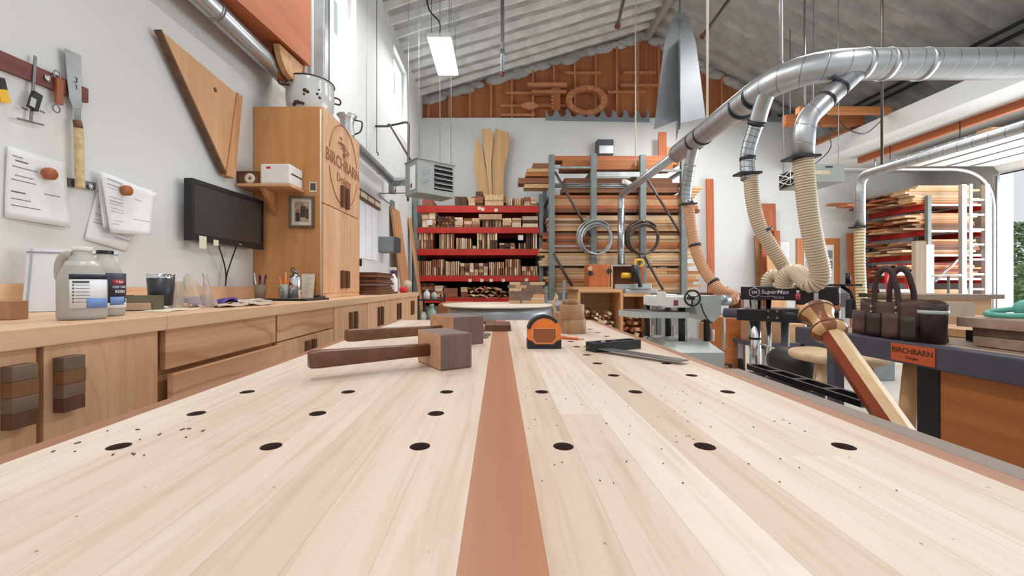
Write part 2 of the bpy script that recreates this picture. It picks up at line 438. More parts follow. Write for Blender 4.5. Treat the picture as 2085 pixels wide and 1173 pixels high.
# gable of cedar sheathing with framing, above the white wall
g = MB(); zr = lambda x: roofL(x) if x < RX else roofR(x)
xs = [XL, RX, 6.2]
g.prism([(XL,YB+.12,ZW),(6.2,YB+.12,ZW),(6.2,YB+.12,roofR(6.2)),(RX,YB+.12,RZ),(XL,YB+.12,EZ)], (0,.08,0))
gab = struct(g, 'wall_gable', m_gable)
gb = MB()
for i in range(18):
    x = XL+.12+i*.42
    if zr(x)-ZW > .12: gb.b2((x-.02,YB+.05,ZW),(x+.02,YB+.12,zr(x)-.06))
gb.b2((XL,YB+.06,ZW),(5.9,YB+.12,ZW+.03))
for x0, x1, y in ((1018,1160,214),(1020,1090,233),(1030,1098,188),(1238,1315,186),(1150,1225,147),(1270,1338,146),(1265,1345,172)):
    gb.b2((sX(x0,YB),YB+.03,sZ(y,YB)-.02),(sX(x1,YB),YB+.12,sZ(y,YB)+.03))
gb.build('framing', m_gbat, gab)
fo = MB(); rf = random.Random(12); x = XL+.1
while x < 6.0:                                         # lumpy edge where the sprayed foam meets the gable
    for _ in range(2): fo.sphere((x+rf.uniform(-.1,.1),YB+.09,zr(x)-.05-rf.uniform(0,.07)), rf.uniform(.10,.17), 10, (1.25,.45,.62))
    x += .21
# roof
rl = MB(); thick = .12
rl.prism([(XL-.2,YN,roofL(XL-.2)),(RX,YN,RZ),(RX,YN,RZ+thick),(XL-.2,YN,roofL(XL-.2)+thick)], (0,YB+.2-YN,0))
ceil = struct(rl, 'ceiling_left', m_foam)
fo.build('foam_edge', m_foam, ceil)
rr = MB(); XE = 7.35
rr.prism([(RX,YN,RZ),(XE,YN,roofR(XE)),(XE,YN,roofR(XE)+thick),(RX,YN,RZ+thick)], (0,YB+.2-YN,0))
ceilr = struct(rr, 'ceiling_right', m_foam)
def rafters(f, x0, x1, step, w, d, m, par, name):
    mb = MB(); y = 1.2; rnd = random.Random(3)
    while y < YB:
        k = 10; top=[]; bot=[]
        for i in range(k+1):
            x = x0+(x1-x0)*i/k
            top.append((x, y+rnd.uniform(-.01,.01), f(x)+.02)); bot.append(f(x)-d+rnd.uniform(-.012,.012))
        for i in range(k):
            a, b = top[i], top[i+1]
            V = [mb.v(p) for p in ((a[0],a[1]-w*1.5,a[2]),(a[0],a[1]+w*1.5,a[2]),(a[0],a[1]+w/2,bot[i]),(a[0],a[1]-w/2,bot[i]),
                                   (b[0],b[1]-w*1.5,b[2]),(b[0],b[1]+w*1.5,b[2]),(b[0],b[1]+w/2,bot[i+1]),(b[0],b[1]-w/2,bot[i+1]))]
            for q in ((0,3,7,4),(3,2,6,7),(1,5,6,2)): mb.face([V[j] for j in q])
        y += step
    return mb.build(name, m, par)
rafters(roofL, XL, RX, .31, .035, .085, m_rib, ceil, 'rafters')
rafters(roofR, RX, XE, .36, .06, .10, m_ribd, ceilr, 'rafters')
struct(MB().b2((RX-.05,YN,RZ-.18),(RX+.05,YB+.2,RZ-.02)), 'trim_1', m_ribd)
# lower white ceiling on the garage side, its fascia and the right wall
XF = 5.7; ZC = CZ+.39*XF; ZT = CZ+.439*XF
struct(MB().b2((XF,YN,ZC),(XR+.2,YB,ZT)), 'ceiling_low', m_wall)
DY = 7.1
struct(MB().b2((XR,DY,0),(XR+.2,YB+.2,ZC)).b2((XR,YN,2.95),(XR+.2,DY,ZC)).b2((XR,YN,0),(XR+.2,1.4,2.95)), 'wall_right', m_wall)
struct(MB().b2((XR-.02,DY-.10,0),(XR+.22,DY,2.95)), 'trim_2', m_white)
# back door with cedar casing
dx0, dx1, dz = sX(1634,YB), sX(1694,YB), sZ(499,YB)
dr = struct(MB().b2((dx0,YB-.045,.01),(dx1,YB-.005,dz)), 'door_1', m_white)
zc0, zc1 = sZ(548,YB), sZ(510,YB)
pn = MB()
for x0, x1 in ((1634,1646),(1648,1655),(1677,1689)):
    for ya, yb in ((510,527),(531,548)): pn.b2((sX(x0,YB)+.02,YB-.05,sZ(yb,YB)),(sX(x1,YB)+.02,YB-.046,sZ(ya,YB)))
pn.build('pane', plain('door_pane','#8c8d92',.2,0,.05), dr)
cs = MB(); w = .13
cs.b2((dx0-w,YB-.03,0),(dx0,YB-.002,dz+w)).b2((dx1,YB-.03,0),(dx1+w,YB-.002,dz+w)).b2((dx0,YB-.03,dz),(dx1,YB-.002,dz+w))
struct(cs, 'trim_3', wood('cedar_casing','#cf8546','#b06a33','z',6,.5,0))
# world, lights, camera
W = bpy.data.worlds.new('World'); bpy.context.scene.world = W; W.use_nodes = True
bg = W.node_tree.nodes['Background']; bg.inputs[0].default_value = (.93,.97,1,1); bg.inputs[1].default_value = .8
def area(name, loc, rot, sx, sy, power, col=(1,1,1)):
    l = bpy.data.lights.new(name,'AREA'); l.shape='RECTANGLE'; l.size=sx; l.size_y=sy; l.energy=power; l.color=col
    o = bpy.data.objects.new(name,l); C.objects.link(o); o.location=loc; o.rotation_euler=rot; return o
for i,(x,y,e) in enumerate(((-.8,.9,26),(-.8,3.4,46),(3.2,1.2,36),(3.2,3.8,60),(3.2,6.4,70),(-.3,-.9,20))):
    area('overhead_fill', (x,y,4.25), (0,0,0), .3, 1.0, e, (1,.99,.975))  # unseen overhead lamps, added to brighten the shop
area('daylight', (XR+.35,4.2,1.5), (0,math.radians(90),0), 2.7, 5.0, 300, (.96,.98,1))
for a,b in wins: area('window_daylight', (XL-.25,(a+b)/2,(WZ0+WZ1)/2), (0,math.radians(-90),0), 1.1, .85, 20, (.95,.98,1))  # the first of these shines through the added window
cam = bpy.data.cameras.new('Camera'); co = bpy.data.objects.new('Camera', cam); C.objects.link(co)
co.location = (0,0,CZ); co.rotation_euler = (math.radians(90),0,0)
cam.sensor_width = 36; cam.lens = 36*F/2085; cam.shift_x = (1042.5-CX)/2085; cam.shift_y = (CY-586.5)/2085; cam.clip_start = .02
S = bpy.context.scene; S.camera = co
S.view_settings.view_transform = 'Standard'; S.view_settings.look = 'None'; S.view_settings.gamma = 1; S.view_settings.exposure = 0.0
S.view_settings.use_curve_mapping = False
# ------------------------------------------------------------------ the workbench
BT = .90; BE = 1.75; BN = -.35
bench = thing('workbench', 'long pale maple workbench filling the foreground, with rows of dog holes and a cherry stripe', 'workbench', (0,.7,0))
holes = []
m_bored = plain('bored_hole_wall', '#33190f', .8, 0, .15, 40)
col = (-.3534,-.212,-.0739,.0593,.1906,.3196)
for x in col: holes += [(x,.383),(x,.578)]
for x in col[:3]: holes.append((x,.481))
holes += [(.189,.683),(.318,.683),(.187,.7875),(.318,.7875),(.305,.8836),(.187,.8836),(.187,1.0),(.309,1.091),(.188,1.091),(.311,1.2),(.186,1.2),(.308,1.292),(.3056,1.395),
          (-.3534,.2),(-.212,.2),(-.0739,.2),(.0593,.2),(.1906,.2),(.3196,.2)]
holes = [h for h in holes if h[1] > .3]
def slab(x0, x1, name, m):
    o = MB().b2((x0,BN,BT-.07),(x1,BE,BT)).build(name, m, bench)
    hs = [h for h in holes if x0+.01 < h[0] < x1-.01]
    if hs:
        cu = MB()
        for x, y in hs: cu.cyl((x,y,BT-.09),(x,y,BT+.02), .0095, seg=28)
        k = cu.build('cutter', m, bench); md = o.modifiers.new('b','BOOLEAN'); md.object = k; md.operation='DIFFERENCE'; md.solver='EXACT'
        bpy.context.view_layer.update(); dg = bpy.context.evaluated_depsgraph_get(); dg.update()
        me = bpy.data.meshes.new_from_object(o.evaluated_get(dg)); o.modifiers.clear(); o.data = me
        bpy.data.objects.remove(k)
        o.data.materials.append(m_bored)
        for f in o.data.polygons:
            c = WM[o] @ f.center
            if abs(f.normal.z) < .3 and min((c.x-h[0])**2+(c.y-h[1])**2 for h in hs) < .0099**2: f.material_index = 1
    return o
slab(-.4165,-.0223,'benchtop_slab', m_maple); slab(.0258,.3805,'benchtop_slab', m_maple)
MB().b2((-.0222,BN,BT-.07),(.0257,BE,BT)).build('inlay_strip', m_strip, bench, 'red-brown cherry inlay strip running down the middle')
MB().b2((-.4365,BN,BT-.09),(-.4166,BE+.02,BT)).build('edging', m_edge, bench, 'cherry edging on the cabinet side')
MB().b2((.3806,BN,BT-.09),(.4015,BE+.02,BT)).build('edging', m_edge, bench, 'cherry edging on the machine side')
MB().b2((-.4166,BE,BT-.09),(.3806,BE+.02,BT)).build('end_strip', m_edge, bench)
MB().b2((.4035,BN,BT-.13),(.4335,.745,BT-.001), .002).build('vise_jaw', m_jaw, bench, 'grey weathered vise jaw plank')
for y in (BN+.1, BE-.13): MB().b2((-.39,y,BT-.22),(.36,y+.03,BT-.0705)).build('apron', m_cab, bench)
rb = MB()                                             # black slotted rail along the outside of the bench
rb.b2((.600,.685,.846),(.606,1.0,.857)).b2((.632,.685,.846),(.640,1.0,.857)); y=.685
while y < 1.0: rb.b2((.606,y,.846),(.632,y+.012,.857)); y += .0785
rb.b2((.39,.76,.80),(.60,.79,.8458)).b2((.39,.94,.80),(.60,.97,.8458))
rb.build('slotted_rail', m_black, bench, 'black slotted metal rail along the machine side')
for x in (-.34,.31):
    for y in (BN+.15, BE-.15): MB().b2((x-.045,y-.045,0),(x+.045,y+.045,BT-.09)).build('leg', m_cab, bench)
# wooden screw hub and turned handle of the vise, hanging outside the jaw
vh = thing('vise_handle', 'two-tone octagonal wooden vise handle with turned striped knob, leaning outside the bench edge', 'handle', (.535,.55,.855))
P0, P1 = Vector((.5345,.535,.835)), Vector((.5625,.735,1.003))
ax = (P1-P0).normalized(); L = (P1-P0).length
zq = ax.to_track_quat('Z','Y').to_matrix().to_4x4(); VM = Matrix.Translation(P0) @ zq
# work out which local direction faces up and right so the pale half lies there
loc = zq.inverted() @ Vector((.75,-.25,.75)); ang = math.atan2(loc.y, loc.x)
def half(a0, name, m, lab):
    mb = MB(VM); r = .0165
    pts = [a0-math.pi/2, a0-math.pi/4, a0, a0+math.pi/4, a0+math.pi/2]
    mb.prism([(r*math.cos(a)/.95, r*math.sin(a)/.95, 0) for a in pts], (0,0,L-.06))
    return mb.build(name, m, vh, lab)
half(ang,'shaft_half', wood('maple_half','#e6c69c','#c9a378','z',9,.35,0), 'pale maple half of the shaft')
half(ang+math.pi,'shaft_half', wood('padauk_half','#9c4522','#6f2c14','z',9,.35,0), 'dark red-brown half of the shaft')
KS = .80; KM_ = VM @ Matrix.Translation((0,0,L-.06)) @ Matrix.Scale(KS,4)
kn = MB(KM_)
kn.lathe([(.012,0),(.024,.001),(.031,.006),(.033,.012),(.0325,.017),(.027,.023),(.0235,.032),(.023,.042),(.026,.054),(.032,.063),(.0345,.068),(.0345,.0745),(.032,.078),(.012,.079)], 32, alt=lambda k: (k//4)%2)
kn.build('knob', [wood('knob_light','#e0b583','#b98552','z',9,.3,0), wood('knob_dark','#9d6038','#70401f','z',9,.3,0)], vh)
for z in (.0185, .0665):
    r = .0328 if z < .05 else .0342
    MB(KM_ @ Matrix.Translation((0,0,z))).lathe([(r-.004,-.0014),(r+.0006,-.0012),(r+.0006,.0012),(r-.004,.0014)],32,caps=False).build('dark_line', m_walnut, vh)
MB().cyl((.4336,.545,.842),(.53,.545,.842),.016,seg=20).build('screw', m_pinez, vh)
# ------------------------------------------------------------------ mallets
def mallet(A, B, Cc, h, end, hr, name_l):
    A,B,Cc = [Vector((*p,BT)) for p in (A,B,Cc)]
    t = thing('wooden_mallet', name_l, 'mallet', ((B+Cc)/2))
    u = (B-A); v = (Cc-A)
    # squared up head
    v = v - u*(v.dot(u)/u.dot(u))
    R = Matrix((( *u.normalized(),0),(*v.normalized(),0),(0,0,1,0),(0,0,0,1))).transposed()
    mb = MB(); c = A+u/2+v/2+Vector((0,0,h/2+.0005)); mb.box(c,(u.length,v.length,h),R,.0025)
    mb.mi = 0; o = mb.build('head', [m_mallet, m_malletf], t)
    for f in o.data.polygons:
        n = f.normal
        if n.dot(-v.normalized()) > .6 or n.z > .6: f.material_index = 1
    # handle leaving the face A-C, tapering with rounded edges
    s = A+v/2+Vector((0,0,h*.49)); e = Vector(end); d = (e-s); Lh = d.length
    hb = MB(); q = d.to_track_quat('X','Z').to_matrix().to_4x4(); n=10
    prof = [(0,.82),(.3,.86),(.7,.97),(.93,1.04),(.985,1.0),(1.0,.86)]
    rings = []
    for tt, k in prof:
        ww, hh = hr[0]*k, hr[1]*k; rg = []
        for a in range(16):
            th = 2*math.pi*a/16; cx = math.copysign(abs(math.cos(th))**.35, math.cos(th)); sy = math.copysign(abs(math.sin(th))**.35, math.sin(th))
            rg.append(hb.v(s + d*tt + (q @ Vector((0,cx*ww,sy*hh)))))
        rings.append(rg)
    hb.smooth = True
    for i in range(len(rings)-1):
        for a in range(16): hb.face([rings[i][a],rings[i][(a+1)%16],rings[i+1][(a+1)%16],rings[i+1][a]])
    hb.smooth = False
    hb.face(list(reversed(rings[0]))); hb.face(rings[-1])
    hb.build('handle', m_handle, t)
    return t
mallet((-.1025,.715),(-.0497,.748),(-.174,.80),.0625,(-.302,.652,BT+.0315),(.0125,.0135),'nearest wooden mallet, worn square head, red-brown handle pointing left over its shadow')
mallet((-.113,1.005),(-.040,1.053),(-.19,1.12),.0705,(-.345,.925,BT+.036),(.0125,.0135),'farther wooden mallet lying behind the near one, chipped grey face')
# ------------------------------------------------------------------ tape measure, pencil, square
tm = thing('tape_measure', 'orange and black tape measure standing on the maple bench', 'tape measure', (.1052,.985,BT))
TM = T((.1052,.985,BT), math.radians(0))
def tp(s, y0, y1):
    pts = []
    return pts
w, hh = .0395, .077
out = []
for k in range(25):
    a = math.pi*k/24; out.append((-w*.98*math.cos(a), .0, .038+.039*math.sin(a)**.9))
body = MB(TM).prism([(-w*.97,-.019,.008)]+[(x,-.019,z) for x,_,z in out]+[(w*.97,-.019,.008)], (0,.038,0))
body.build('case', m_orange, tm)
base = MB(TM).prism([(-w,-.0205,0),(-w,-.0205,.022),(-w*.72,-.0205,.018),(-w*.55,-.0205,.0105),(w*.55,-.0205,.0105),(w*.72,-.0205,.018),(w,-.0205,.022),(w,-.0205,0)], (0,.041,0))
base.build('foot', m_blackp, tm, 'black rubber foot')
hood = MB(TM)
def ringseg(mb, r0, r1, a0, a1, y, dy, cz=.0385, n=14):
    P = [(-r1*math.cos(a0+(a1-a0)*k/n), y, cz+r1*math.sin(a0+(a1-a0)*k/n)) for k in range(n+1)]
    Q = [(-r0*math.cos(a0+(a1-a0)*k/n), y, cz+r0*math.sin(a0+(a1-a0)*k/n)) for k in range(n,-1,-1)]
    for k in range(n): mb.prism([P[k],P[k+1],Q[n-k-1],Q[n-k]], (0,dy,0))
ringseg(hood,.0335,.0402,math.radians(12),math.radians(142),-.0205,.041)
hood.build('grip', m_blackp, tm, 'black rubber grip over the top')
win = MB(TM).prism([(-.0275,-.0199,.048),(-.0275,-.0199,.026),(-.024,-.0199,.019),(-.017,-.0199,.0135),(.017,-.0199,.0135),(.024,-.0199,.019),(.0275,-.0199,.026),(.0275,-.0199,.048)], (0,.0012,0))
win.build('label_plate', wood('tape_label','#a8602a','#7d4218','x',5,.4,0), tm, 'brown label plate on the face')
rim = MB(TM); q=[(-.0275,.048),(-.0275,.026),(-.024,.019),(-.017,.0135),(.017,.0135),(.024,.019),(.0275,.026),(.0275,.048),(-.0275,.048)]
for a,b in zip(q,q[1:]): rim.tube([(a[0],-.0198,a[1]),(b[0],-.0198,b[1])],.0011,6)
rim.build('rim', plain('peach_rim','#f8ac72',.4,0,.03), tm)
pc = thing('pencil', 'orange carpenter pencil lying between the tape measure and the square', 'pencil', (.185,1.14,BT))
a, b = Vector((.120,1.178,BT+.0038)), Vector((.2135,1.118,BT+.0038)); d=(b-a).normalized()
MB().tube([a,b],.0038,6,smooth=False).build('shaft', plain('pencil_paint','#d8622f',.45,0,.03), pc)
MB().tube([b,b+d*.012],[.0037,.0014],6,smooth=False).build('sharpened_cone', m_pine, pc); MB().tube([b+d*.012,b+d*.0165],[.0014,.0004],6).build('lead', m_iron, pc)
sq = thing('try_square', 'black cast try square with steel blade lying flat on the right half of the bench', 'square', (.25,.9,BT))
p0, p1 = Vector((.196,.94,BT)), Vector((.318,1.0,BT)); u=(p1-p0).normalized(); v=Vector((u.y,-u.x,0)); Ls=(p1-p0).length
R = Matrix(((*u,0),(*(-v),0),(0,0,1,0),(0,0,0,1))).transposed()
st = MB(); wd=.034
SM = Matrix.Translation(p0) @ R
st = MB(SM)
# hollow cast handle: outer outline with two slots, as bars
for lo,hi in (((0,-wd,.0),(Ls,-wd+.008,.021)),((0,-.007,.0),(Ls,0,.021)),((0,-wd+.008,0),(.012,-.007,.021)),((Ls-.010,-wd+.008,0),(Ls,-.007,.021)),((.062,-wd+.008,0),(.072,-.007,.021)),((.012,-wd+.008,.002),(Ls-.010,-.007,.009))):
    st.b2(lo,hi,.0012)
st.build('cast_handle', m_iron, sq)
bl = MB(); q0, q1 = Vector((.199,.934,BT+.0075)), Vector((.336,.770,BT+.0055)); du=(q1-q0).normalized(); dv=Vector((-du.y,du.x,0))
wv=.029
bl.prism([q0-du*.01, q1, q1+dv*wv+du*.004, q0+dv*wv-du*.01], (0,0,.0022)); bl.build('blade', m_tool, sq, 'long steel blade')
MB().cyl((.236,.941,BT+.004),(.236,.941,BT+.0235),.006,seg=12).build('locking_screw', m_tool, sq)
# ------------------------------------------------------------------ turned rounds, boards and scraper at the far end
def round_(x, y, z, r, h, lab, hole=False, grp=None):
    t = thing('turned_round', lab, 'wooden round', (x,y,z))
    MB(T((x,y,z))).lathe([(.001,0),(r-.001,0),(r,.001),(r,h-.001),(r-.001,h),(.001,h)],32).build('body', m_handpine, t)
    return t
m_handpine = wood('turned_beech','#b68a68','#8f6a4c','z',12,.45,.2)
def roundthing(x,y,z,r,h,lab):
    MB(T((x,y,z))).lathe([(.001,0),(r-.001,0),(r,.001),(r,h-.001),(r-.001,h),(.001,h)],32).solo('turned_round', m_handpine, lab, 'wooden round')
yr=1.286
roundthing(sX(1167.5,yr),yr,BT,.0385,.0445,'lower turned wooden round of the stack beside the tape measure')
roundthing(sX(1164.5,yr),yr,BT+.0447,.0382,.0445,'upper turned wooden round stacked right of the tape measure')
roundthing(sX(1161,yr),yr,BT+.0895,.0255,.0145,'small wooden disc topping the stack of rounds')
roundthing(sX(1147,1.40),1.40,BT,.034,.058,'darker wooden round half hidden behind the stack of rounds')
MB().b2((-.0476,1.333,BT),(.0365,1.47,BT+.0195),.0008).solo('small_board', m_walnuty, 'small board with dark front end lying across the cherry stripe', 'board')
MB().b2((-.085,1.56,BT),(-.012,1.64,BT+.011),.0008).solo('small_board', m_walnuty, 'thin dark board behind the far mallet near the end of the bench', 'board')
sc = thing('scraper', 'bright steel scraper blade poking out behind the far mallet head', 'scraper', (-.04,1.2,BT))
MB().prism([(-.052,1.15,BT+.001),(-.0345,1.15,BT+.001),(-.0255,1.245,BT+.001),(-.052,1.26,BT+.001)],(0,0,.002)).build('blade', m_blade, sc)
MB().b2((-.066,1.262,BT),(-.05,1.36,BT+.016),.002).build('handle', m_walnuty, sc)
# crumbs: shavings lying around the nearest left dog hole
rnd = random.Random(5); sh = MB()
for (x,y) in [(-.352+rnd.uniform(-.05,.05), .383+rnd.uniform(-.03,.05)) for _ in range(16)]:
    if min((x-h[0])**2+(y-h[1])**2 for h in holes) < .013**2: continue
    a=rnd.uniform(0,6.28); l=rnd.uniform(.001,.005); sh.box((x,y,BT+.0006),(l,.0012,.0008),Matrix.Rotation(a,4,'Z'))
for _ in range(60):
    x,y=rnd.uniform(.03,.32),rnd.uniform(.3,.62)
    if min((x-h[0])**2+(y-h[1])**2 for h in holes) < .013**2: continue
    sh.box((x,y,BT+.0004),(rnd.uniform(.0006,.0018),.0008,.0006),Matrix.Rotation(rnd.uniform(0,3),4,'Z'))
sh.solo('wood_shavings', m_walnut, 'dark wood crumbs scattered around the dog holes', 'shavings', kind='stuff')
# ------------------------------------------------------------------ base cabinets and worktop along the left wall
XC = -.95; WT = .965; DT = CZ-.1355*.95                # front plane, worktop height, top of the doors
def yc(x): return .95*F/(CX-x)
wt = MB(); yj = yc(328); Yend = yc(850)
wt.b2((XL+.002,YN+.4,WT-.042),(XC+.018,yj-.0006,WT),.003).b2((XL+.002,yj+.0006,WT-.042),(XC+.018,Yend,WT),.003)
props(wt.build('worktop', m_counter), 'long birch worktop running along the left wall over the base cabinets', 'worktop')
ylist = [.55, yc(82), yc(329.5), yc(563), yc(680), yc(748), yc(794.7), yc(826), yc(850)]
labs = ['base cabinet nearest the camera with a laminated block handle, cut by the left edge','base cabinet second from the camera with one laminated block handle','base cabinet of two wide drawers, the lower one pulled out a little',
        'base cabinet with one drawer above a pair of doors, left of the mallet handles','double-door base cabinet below the end of the tall cabinet','double-door base cabinet below the stack of walnut boards',
        'next to last double-door base cabinet toward the red rack','last double-door base cabinet at the far end of the worktop']
def door(c, y0, y1, z0, z1, m, dx=0.0, hpos=(), hz=None, hh=.12, hw=.030, name='door', block=False):
    o = MB().b2((XC-.018+dx,y0,z0),(XC+dx,y1,z1),.0012).build(name, m, c)
    for hy in hpos:
        z = (z1-.035-hh) if hz is None else hz
        if block:
            for k in range(4):
                zz=z+hh*k/4; mb=MB().b2((XC+dx+.0002,hy-hw/2,zz+.0002),(XC+dx+.024,hy+hw/2+(k%3)*.0008,zz+hh/4-.0002),.001)
                mb.build('handle_block', (m_walnut,m_handleg,m_walnutt,m_handleg)[k], o)
        else:
            MB().b2((XC+dx+.0002,hy-hw/2,z),(XC+dx+.017,hy+hw/2,z+hh),.0012).build('handle', m_walnut, o, 'dark walnut pull')
    return o
m_handleg = wood('handle_grey','#8b7462','#66523f','y',9,.5,.2); m_walnutt = wood('handle_tan','#94683f','#6a472b','y',9,.5,.2)
for i,(a,b) in enumerate(zip(ylist,ylist[1:])):
    c = thing('base_cabinet', labs[i], 'cabinet', ((XL+XC)/2,(a+b)/2,0), group='base cabinets along the left wall')
    g = .0035; b0=a+g/2; b1=b-g/2
    MB().b2((XL+.003,b0,.08),(XC-.022,b1,WT-.0425)).b2((XL+.003,b0,0),(XC-.08,b1,.08)).build('carcass', m_cab, c)
    MB().b2((XC-.021,b0,DT+.006),(XC-.0005,b1,WT-.0425)).build('top_rail', m_cab, c)
    gp=.005; lo,hi=.10,DT
    if i==0: door(c,b0+gp,b1-gp,lo,hi,m_ply,0,(b1-.045,),.772,.122,.044,block=True)
    elif i==1: door(c,b0+gp,b1-.012,lo,hi,m_ply,0,(.900,),.777,.118,.046,block=True)
    elif i==2:
        door(c,b0+.012,b1-gp,.808,hi,m_plyd,0,name='drawer'); door(c,b0+.012,b1-gp,.50,.795,m_plyd,.022,name='drawer'); door(c,b0+.012,b1-gp,lo,.49,m_plyd,name='drawer')
    elif i==3:
        door(c,b0+gp,b1-gp,.806,hi,m_plyd,0,name='drawer'); m=(b0+b1)/2
        door(c,b0+gp,m-.0015,lo,.80,m_ply,0,(m-.035,),.645,.13); door(c,m+.0015,b1-gp,lo,.80,m_ply,0,(m+.035,),.645,.13)
    else:
        m=(b0+b1)/2
        door(c,b0+gp,m-.0015,lo,hi,m_ply,0,(m-.045,),hi-.045-.15,.15,.034); door(c,m+.0015,b1-gp,lo,hi,m_ply,0,(m+.045,),hi-.045-.15,.15,.034)
# backsplash boards on the worktop against the wall
MB().b2((XL+.004,1.62,WT+.001),(XL+.022,2.585,WT+.075)).solo('backsplash_board', m_counter, 'low birch backsplash strip on the worktop below the monitor', 'board')
MB().b2((XL+.004,.95,WT+.001),(XL+.03,1.36,WT+.088)).solo('backsplash_board', m_counter, 'low reddish wood strip at the wall behind the jugs, left edge', 'board')
# ------------------------------------------------------------------ tall cabinet on the worktop
Y0, Y1, XK = 2.594, 3.27, -1.109; KT = sZ(217,Y0); KM = sZ(416,Y0)-.0; 
tc = thing('tall_cabinet', 'tall birch plywood cabinet with carved upper doors standing on the worktop', 'cabinet', ((XL+XK)/2,(Y0+Y1)/2,WT))
MB().b2((XL+.003,Y0,WT+.0005),(XK-.022,Y1,KT),.002).build('carcass', m_plys, tc)
ym=(Y0+Y1)/2+.01; KM=CZ+(CY-413)*Y0/F
g=.003
def kdoor(y0,y1,z0,z1,hy,hz,hh):
    o=MB().b2((XK-.020,y0,z0),(XK,y1,z1),.0012).build('door', m_ply, tc)
    MB().b2((XK+.0002,hy-.02,hz),(XK+.022,hy+.02,hz+hh),.0015).build('handle', m_walnut, o, 'dark walnut pull'); return o
kdoor(Y0+.006,ym-g,WT+.03,KM-g,ym-.045,WT+.06,.125); kdoor(ym+g,Y1-.004,WT+.03,KM-g,ym+.045,WT+.06,.125)
MB().b2((XK-.0205,Y0+.006,WT+.001),(XK-.002,Y1-.004,WT+.028)).build('plinth', m_ply, tc)
ul=kdoor(Y0+.006,ym-g/4,KM+g,KT,ym-.045,KM+.03,.15); ur=kdoor(ym+g/4,Y1-.004,KM+g,KT,ym+.045,KM+.03,.15)
# carved round crest with lettering across both upper doors
cz=(KM+KT)/2+.02; cy=(Y0+Y1)/2+.01; DM = Matrix(((0,0,1,XK+.0006),(1,0,0,cy),(0,1,0,cz),(0,0,0,1)))
def arc(a0,a1,r,n=26): return [DM @ Vector((r*math.cos(a0+(a1-a0)*k/n), r*1.08*math.sin(a0+(a1-a0)*k/n),0)) for k in range(n+1)]
cv=MB(); 
for a0,a1 in ((.22,math.pi-.22),(math.pi+.22,2*math.pi-.22)): cv.tube(arc(a0,a1,.262),.0042,6); 
cv.text('BIRCHBARN',.115,DM @ Matrix.Translation((0,.005,0)),.0018,bold=True)
cv.build('carved_crest', m_burn, ul, 'carved crest lettering')
c2=MB(); c2.text('Designs',.085,DM @ Matrix.Translation((0,-.10,0)),.0015); c2.build('carved_script', m_burn, ur); c2=MB()
# carved tree above the name
rn=random.Random(2)
for k in range(26):
    a=rn.uniform(0,6.28); r=rn.uniform(.01,.085); x,y=r*math.cos(a)*1.1,.135+r*math.sin(a)*.75
    c2.tube([DM @ Vector((x+dx*.02,y+dy*.015,0)) for dx,dy in ((-1,0),(-.3,.8),(.5,.6),(1,-.2))],.0024,5)
for x in (-.02,.015): c2.tube([DM @ Vector((x,.05,0)),DM @ Vector((x*.6,.13,0))],.003,5)
c2.build('carved_tree', m_burn, ur)
# ------------------------------------------------------------------ on the left wall
def wy(x, X=XL): return (X)*F/(x-CX)
def wp(x, y, off=.0): return onX(x, y, XL+off)
rail = MB(); ya, yb = wy(-40), wy(172)
rail.prism([(XL+.001,ya,sZ(89,wy(-40))),(XL+.001,yb,sZ(181,yb)),(XL+.001,yb,sZ(210,yb)),(XL+.001,ya,sZ(128,wy(-40)))],(.014,0,0))
rail.solo('tool_rail', wood('purpleheart','#7a4038','#562a26','y',8,.5,0), 'dark red-brown magnetic tool rail on the left wall', 'tool rail')
X1 = XL+.016
def wq(x,y,X): return onX(x,y,X)
# japanese pull saw
sw = thing('pull_saw', 'Japanese pull saw with rattan-wrapped handle hanging from the tool rail', 'saw', wq(155,380,X1+.004))
P=[wq(131,98,X1+.004),wq(165,113,X1+.004),wq(166,222,X1+.004),wq(161,223,X1+.004),wq(148,218,X1+.004),wq(140,200,X1+.004)]
MB().prism(P,(.0012,0,0)).build('blade', m_blade, sw)
P=[wq(147,218,X1+.004),wq(163,222,X1+.004),wq(163,248,X1+.004),wq(150,246,X1+.004)]
MB().prism(P,(.004,0,0)).build('neck', m_chrome, sw)
p0,p1=wq(157,245,X1+.014),wq(160,262,X1+.014); MB().tube([p0,p1],.0125,12).build('ferrule', m_walnut, sw)
p2=wq(163,383,X1+.014); hb=MB(); pts=[p1.lerp(p2,k/60) for k in range(61)]
hb.tube(pts,[.0135*(1+.035*math.cos(k*math.pi)) for k in range(61)],14); hb.build('wrapped_handle', m_ropes, sw, 'pale rattan-wrapped handle')
MB().text('鋸',.02,Matrix(((0,0,1,X1+.0065),(1,0,0,wq(150,165,X1).y),(0,1,0,wq(150,165,X1).z),(0,0,0,1))),.0002).build('maker_mark', m_iron, sw) if False else None
mk=MB(); c=wq(152,165,X1)
for k,(dy,dz,w,h) in enumerate(((0,.012,.012,.003),(.002,.004,.004,.016),(-.003,-.006,.010,.003),(0,-.016,.008,.0025),(.001,-.024,.003,.012))): mk.box((X1+.0056,c.y+dy,c.z+dz),(.0006,w,h))
mk.build('stamp', m_iron, sw)
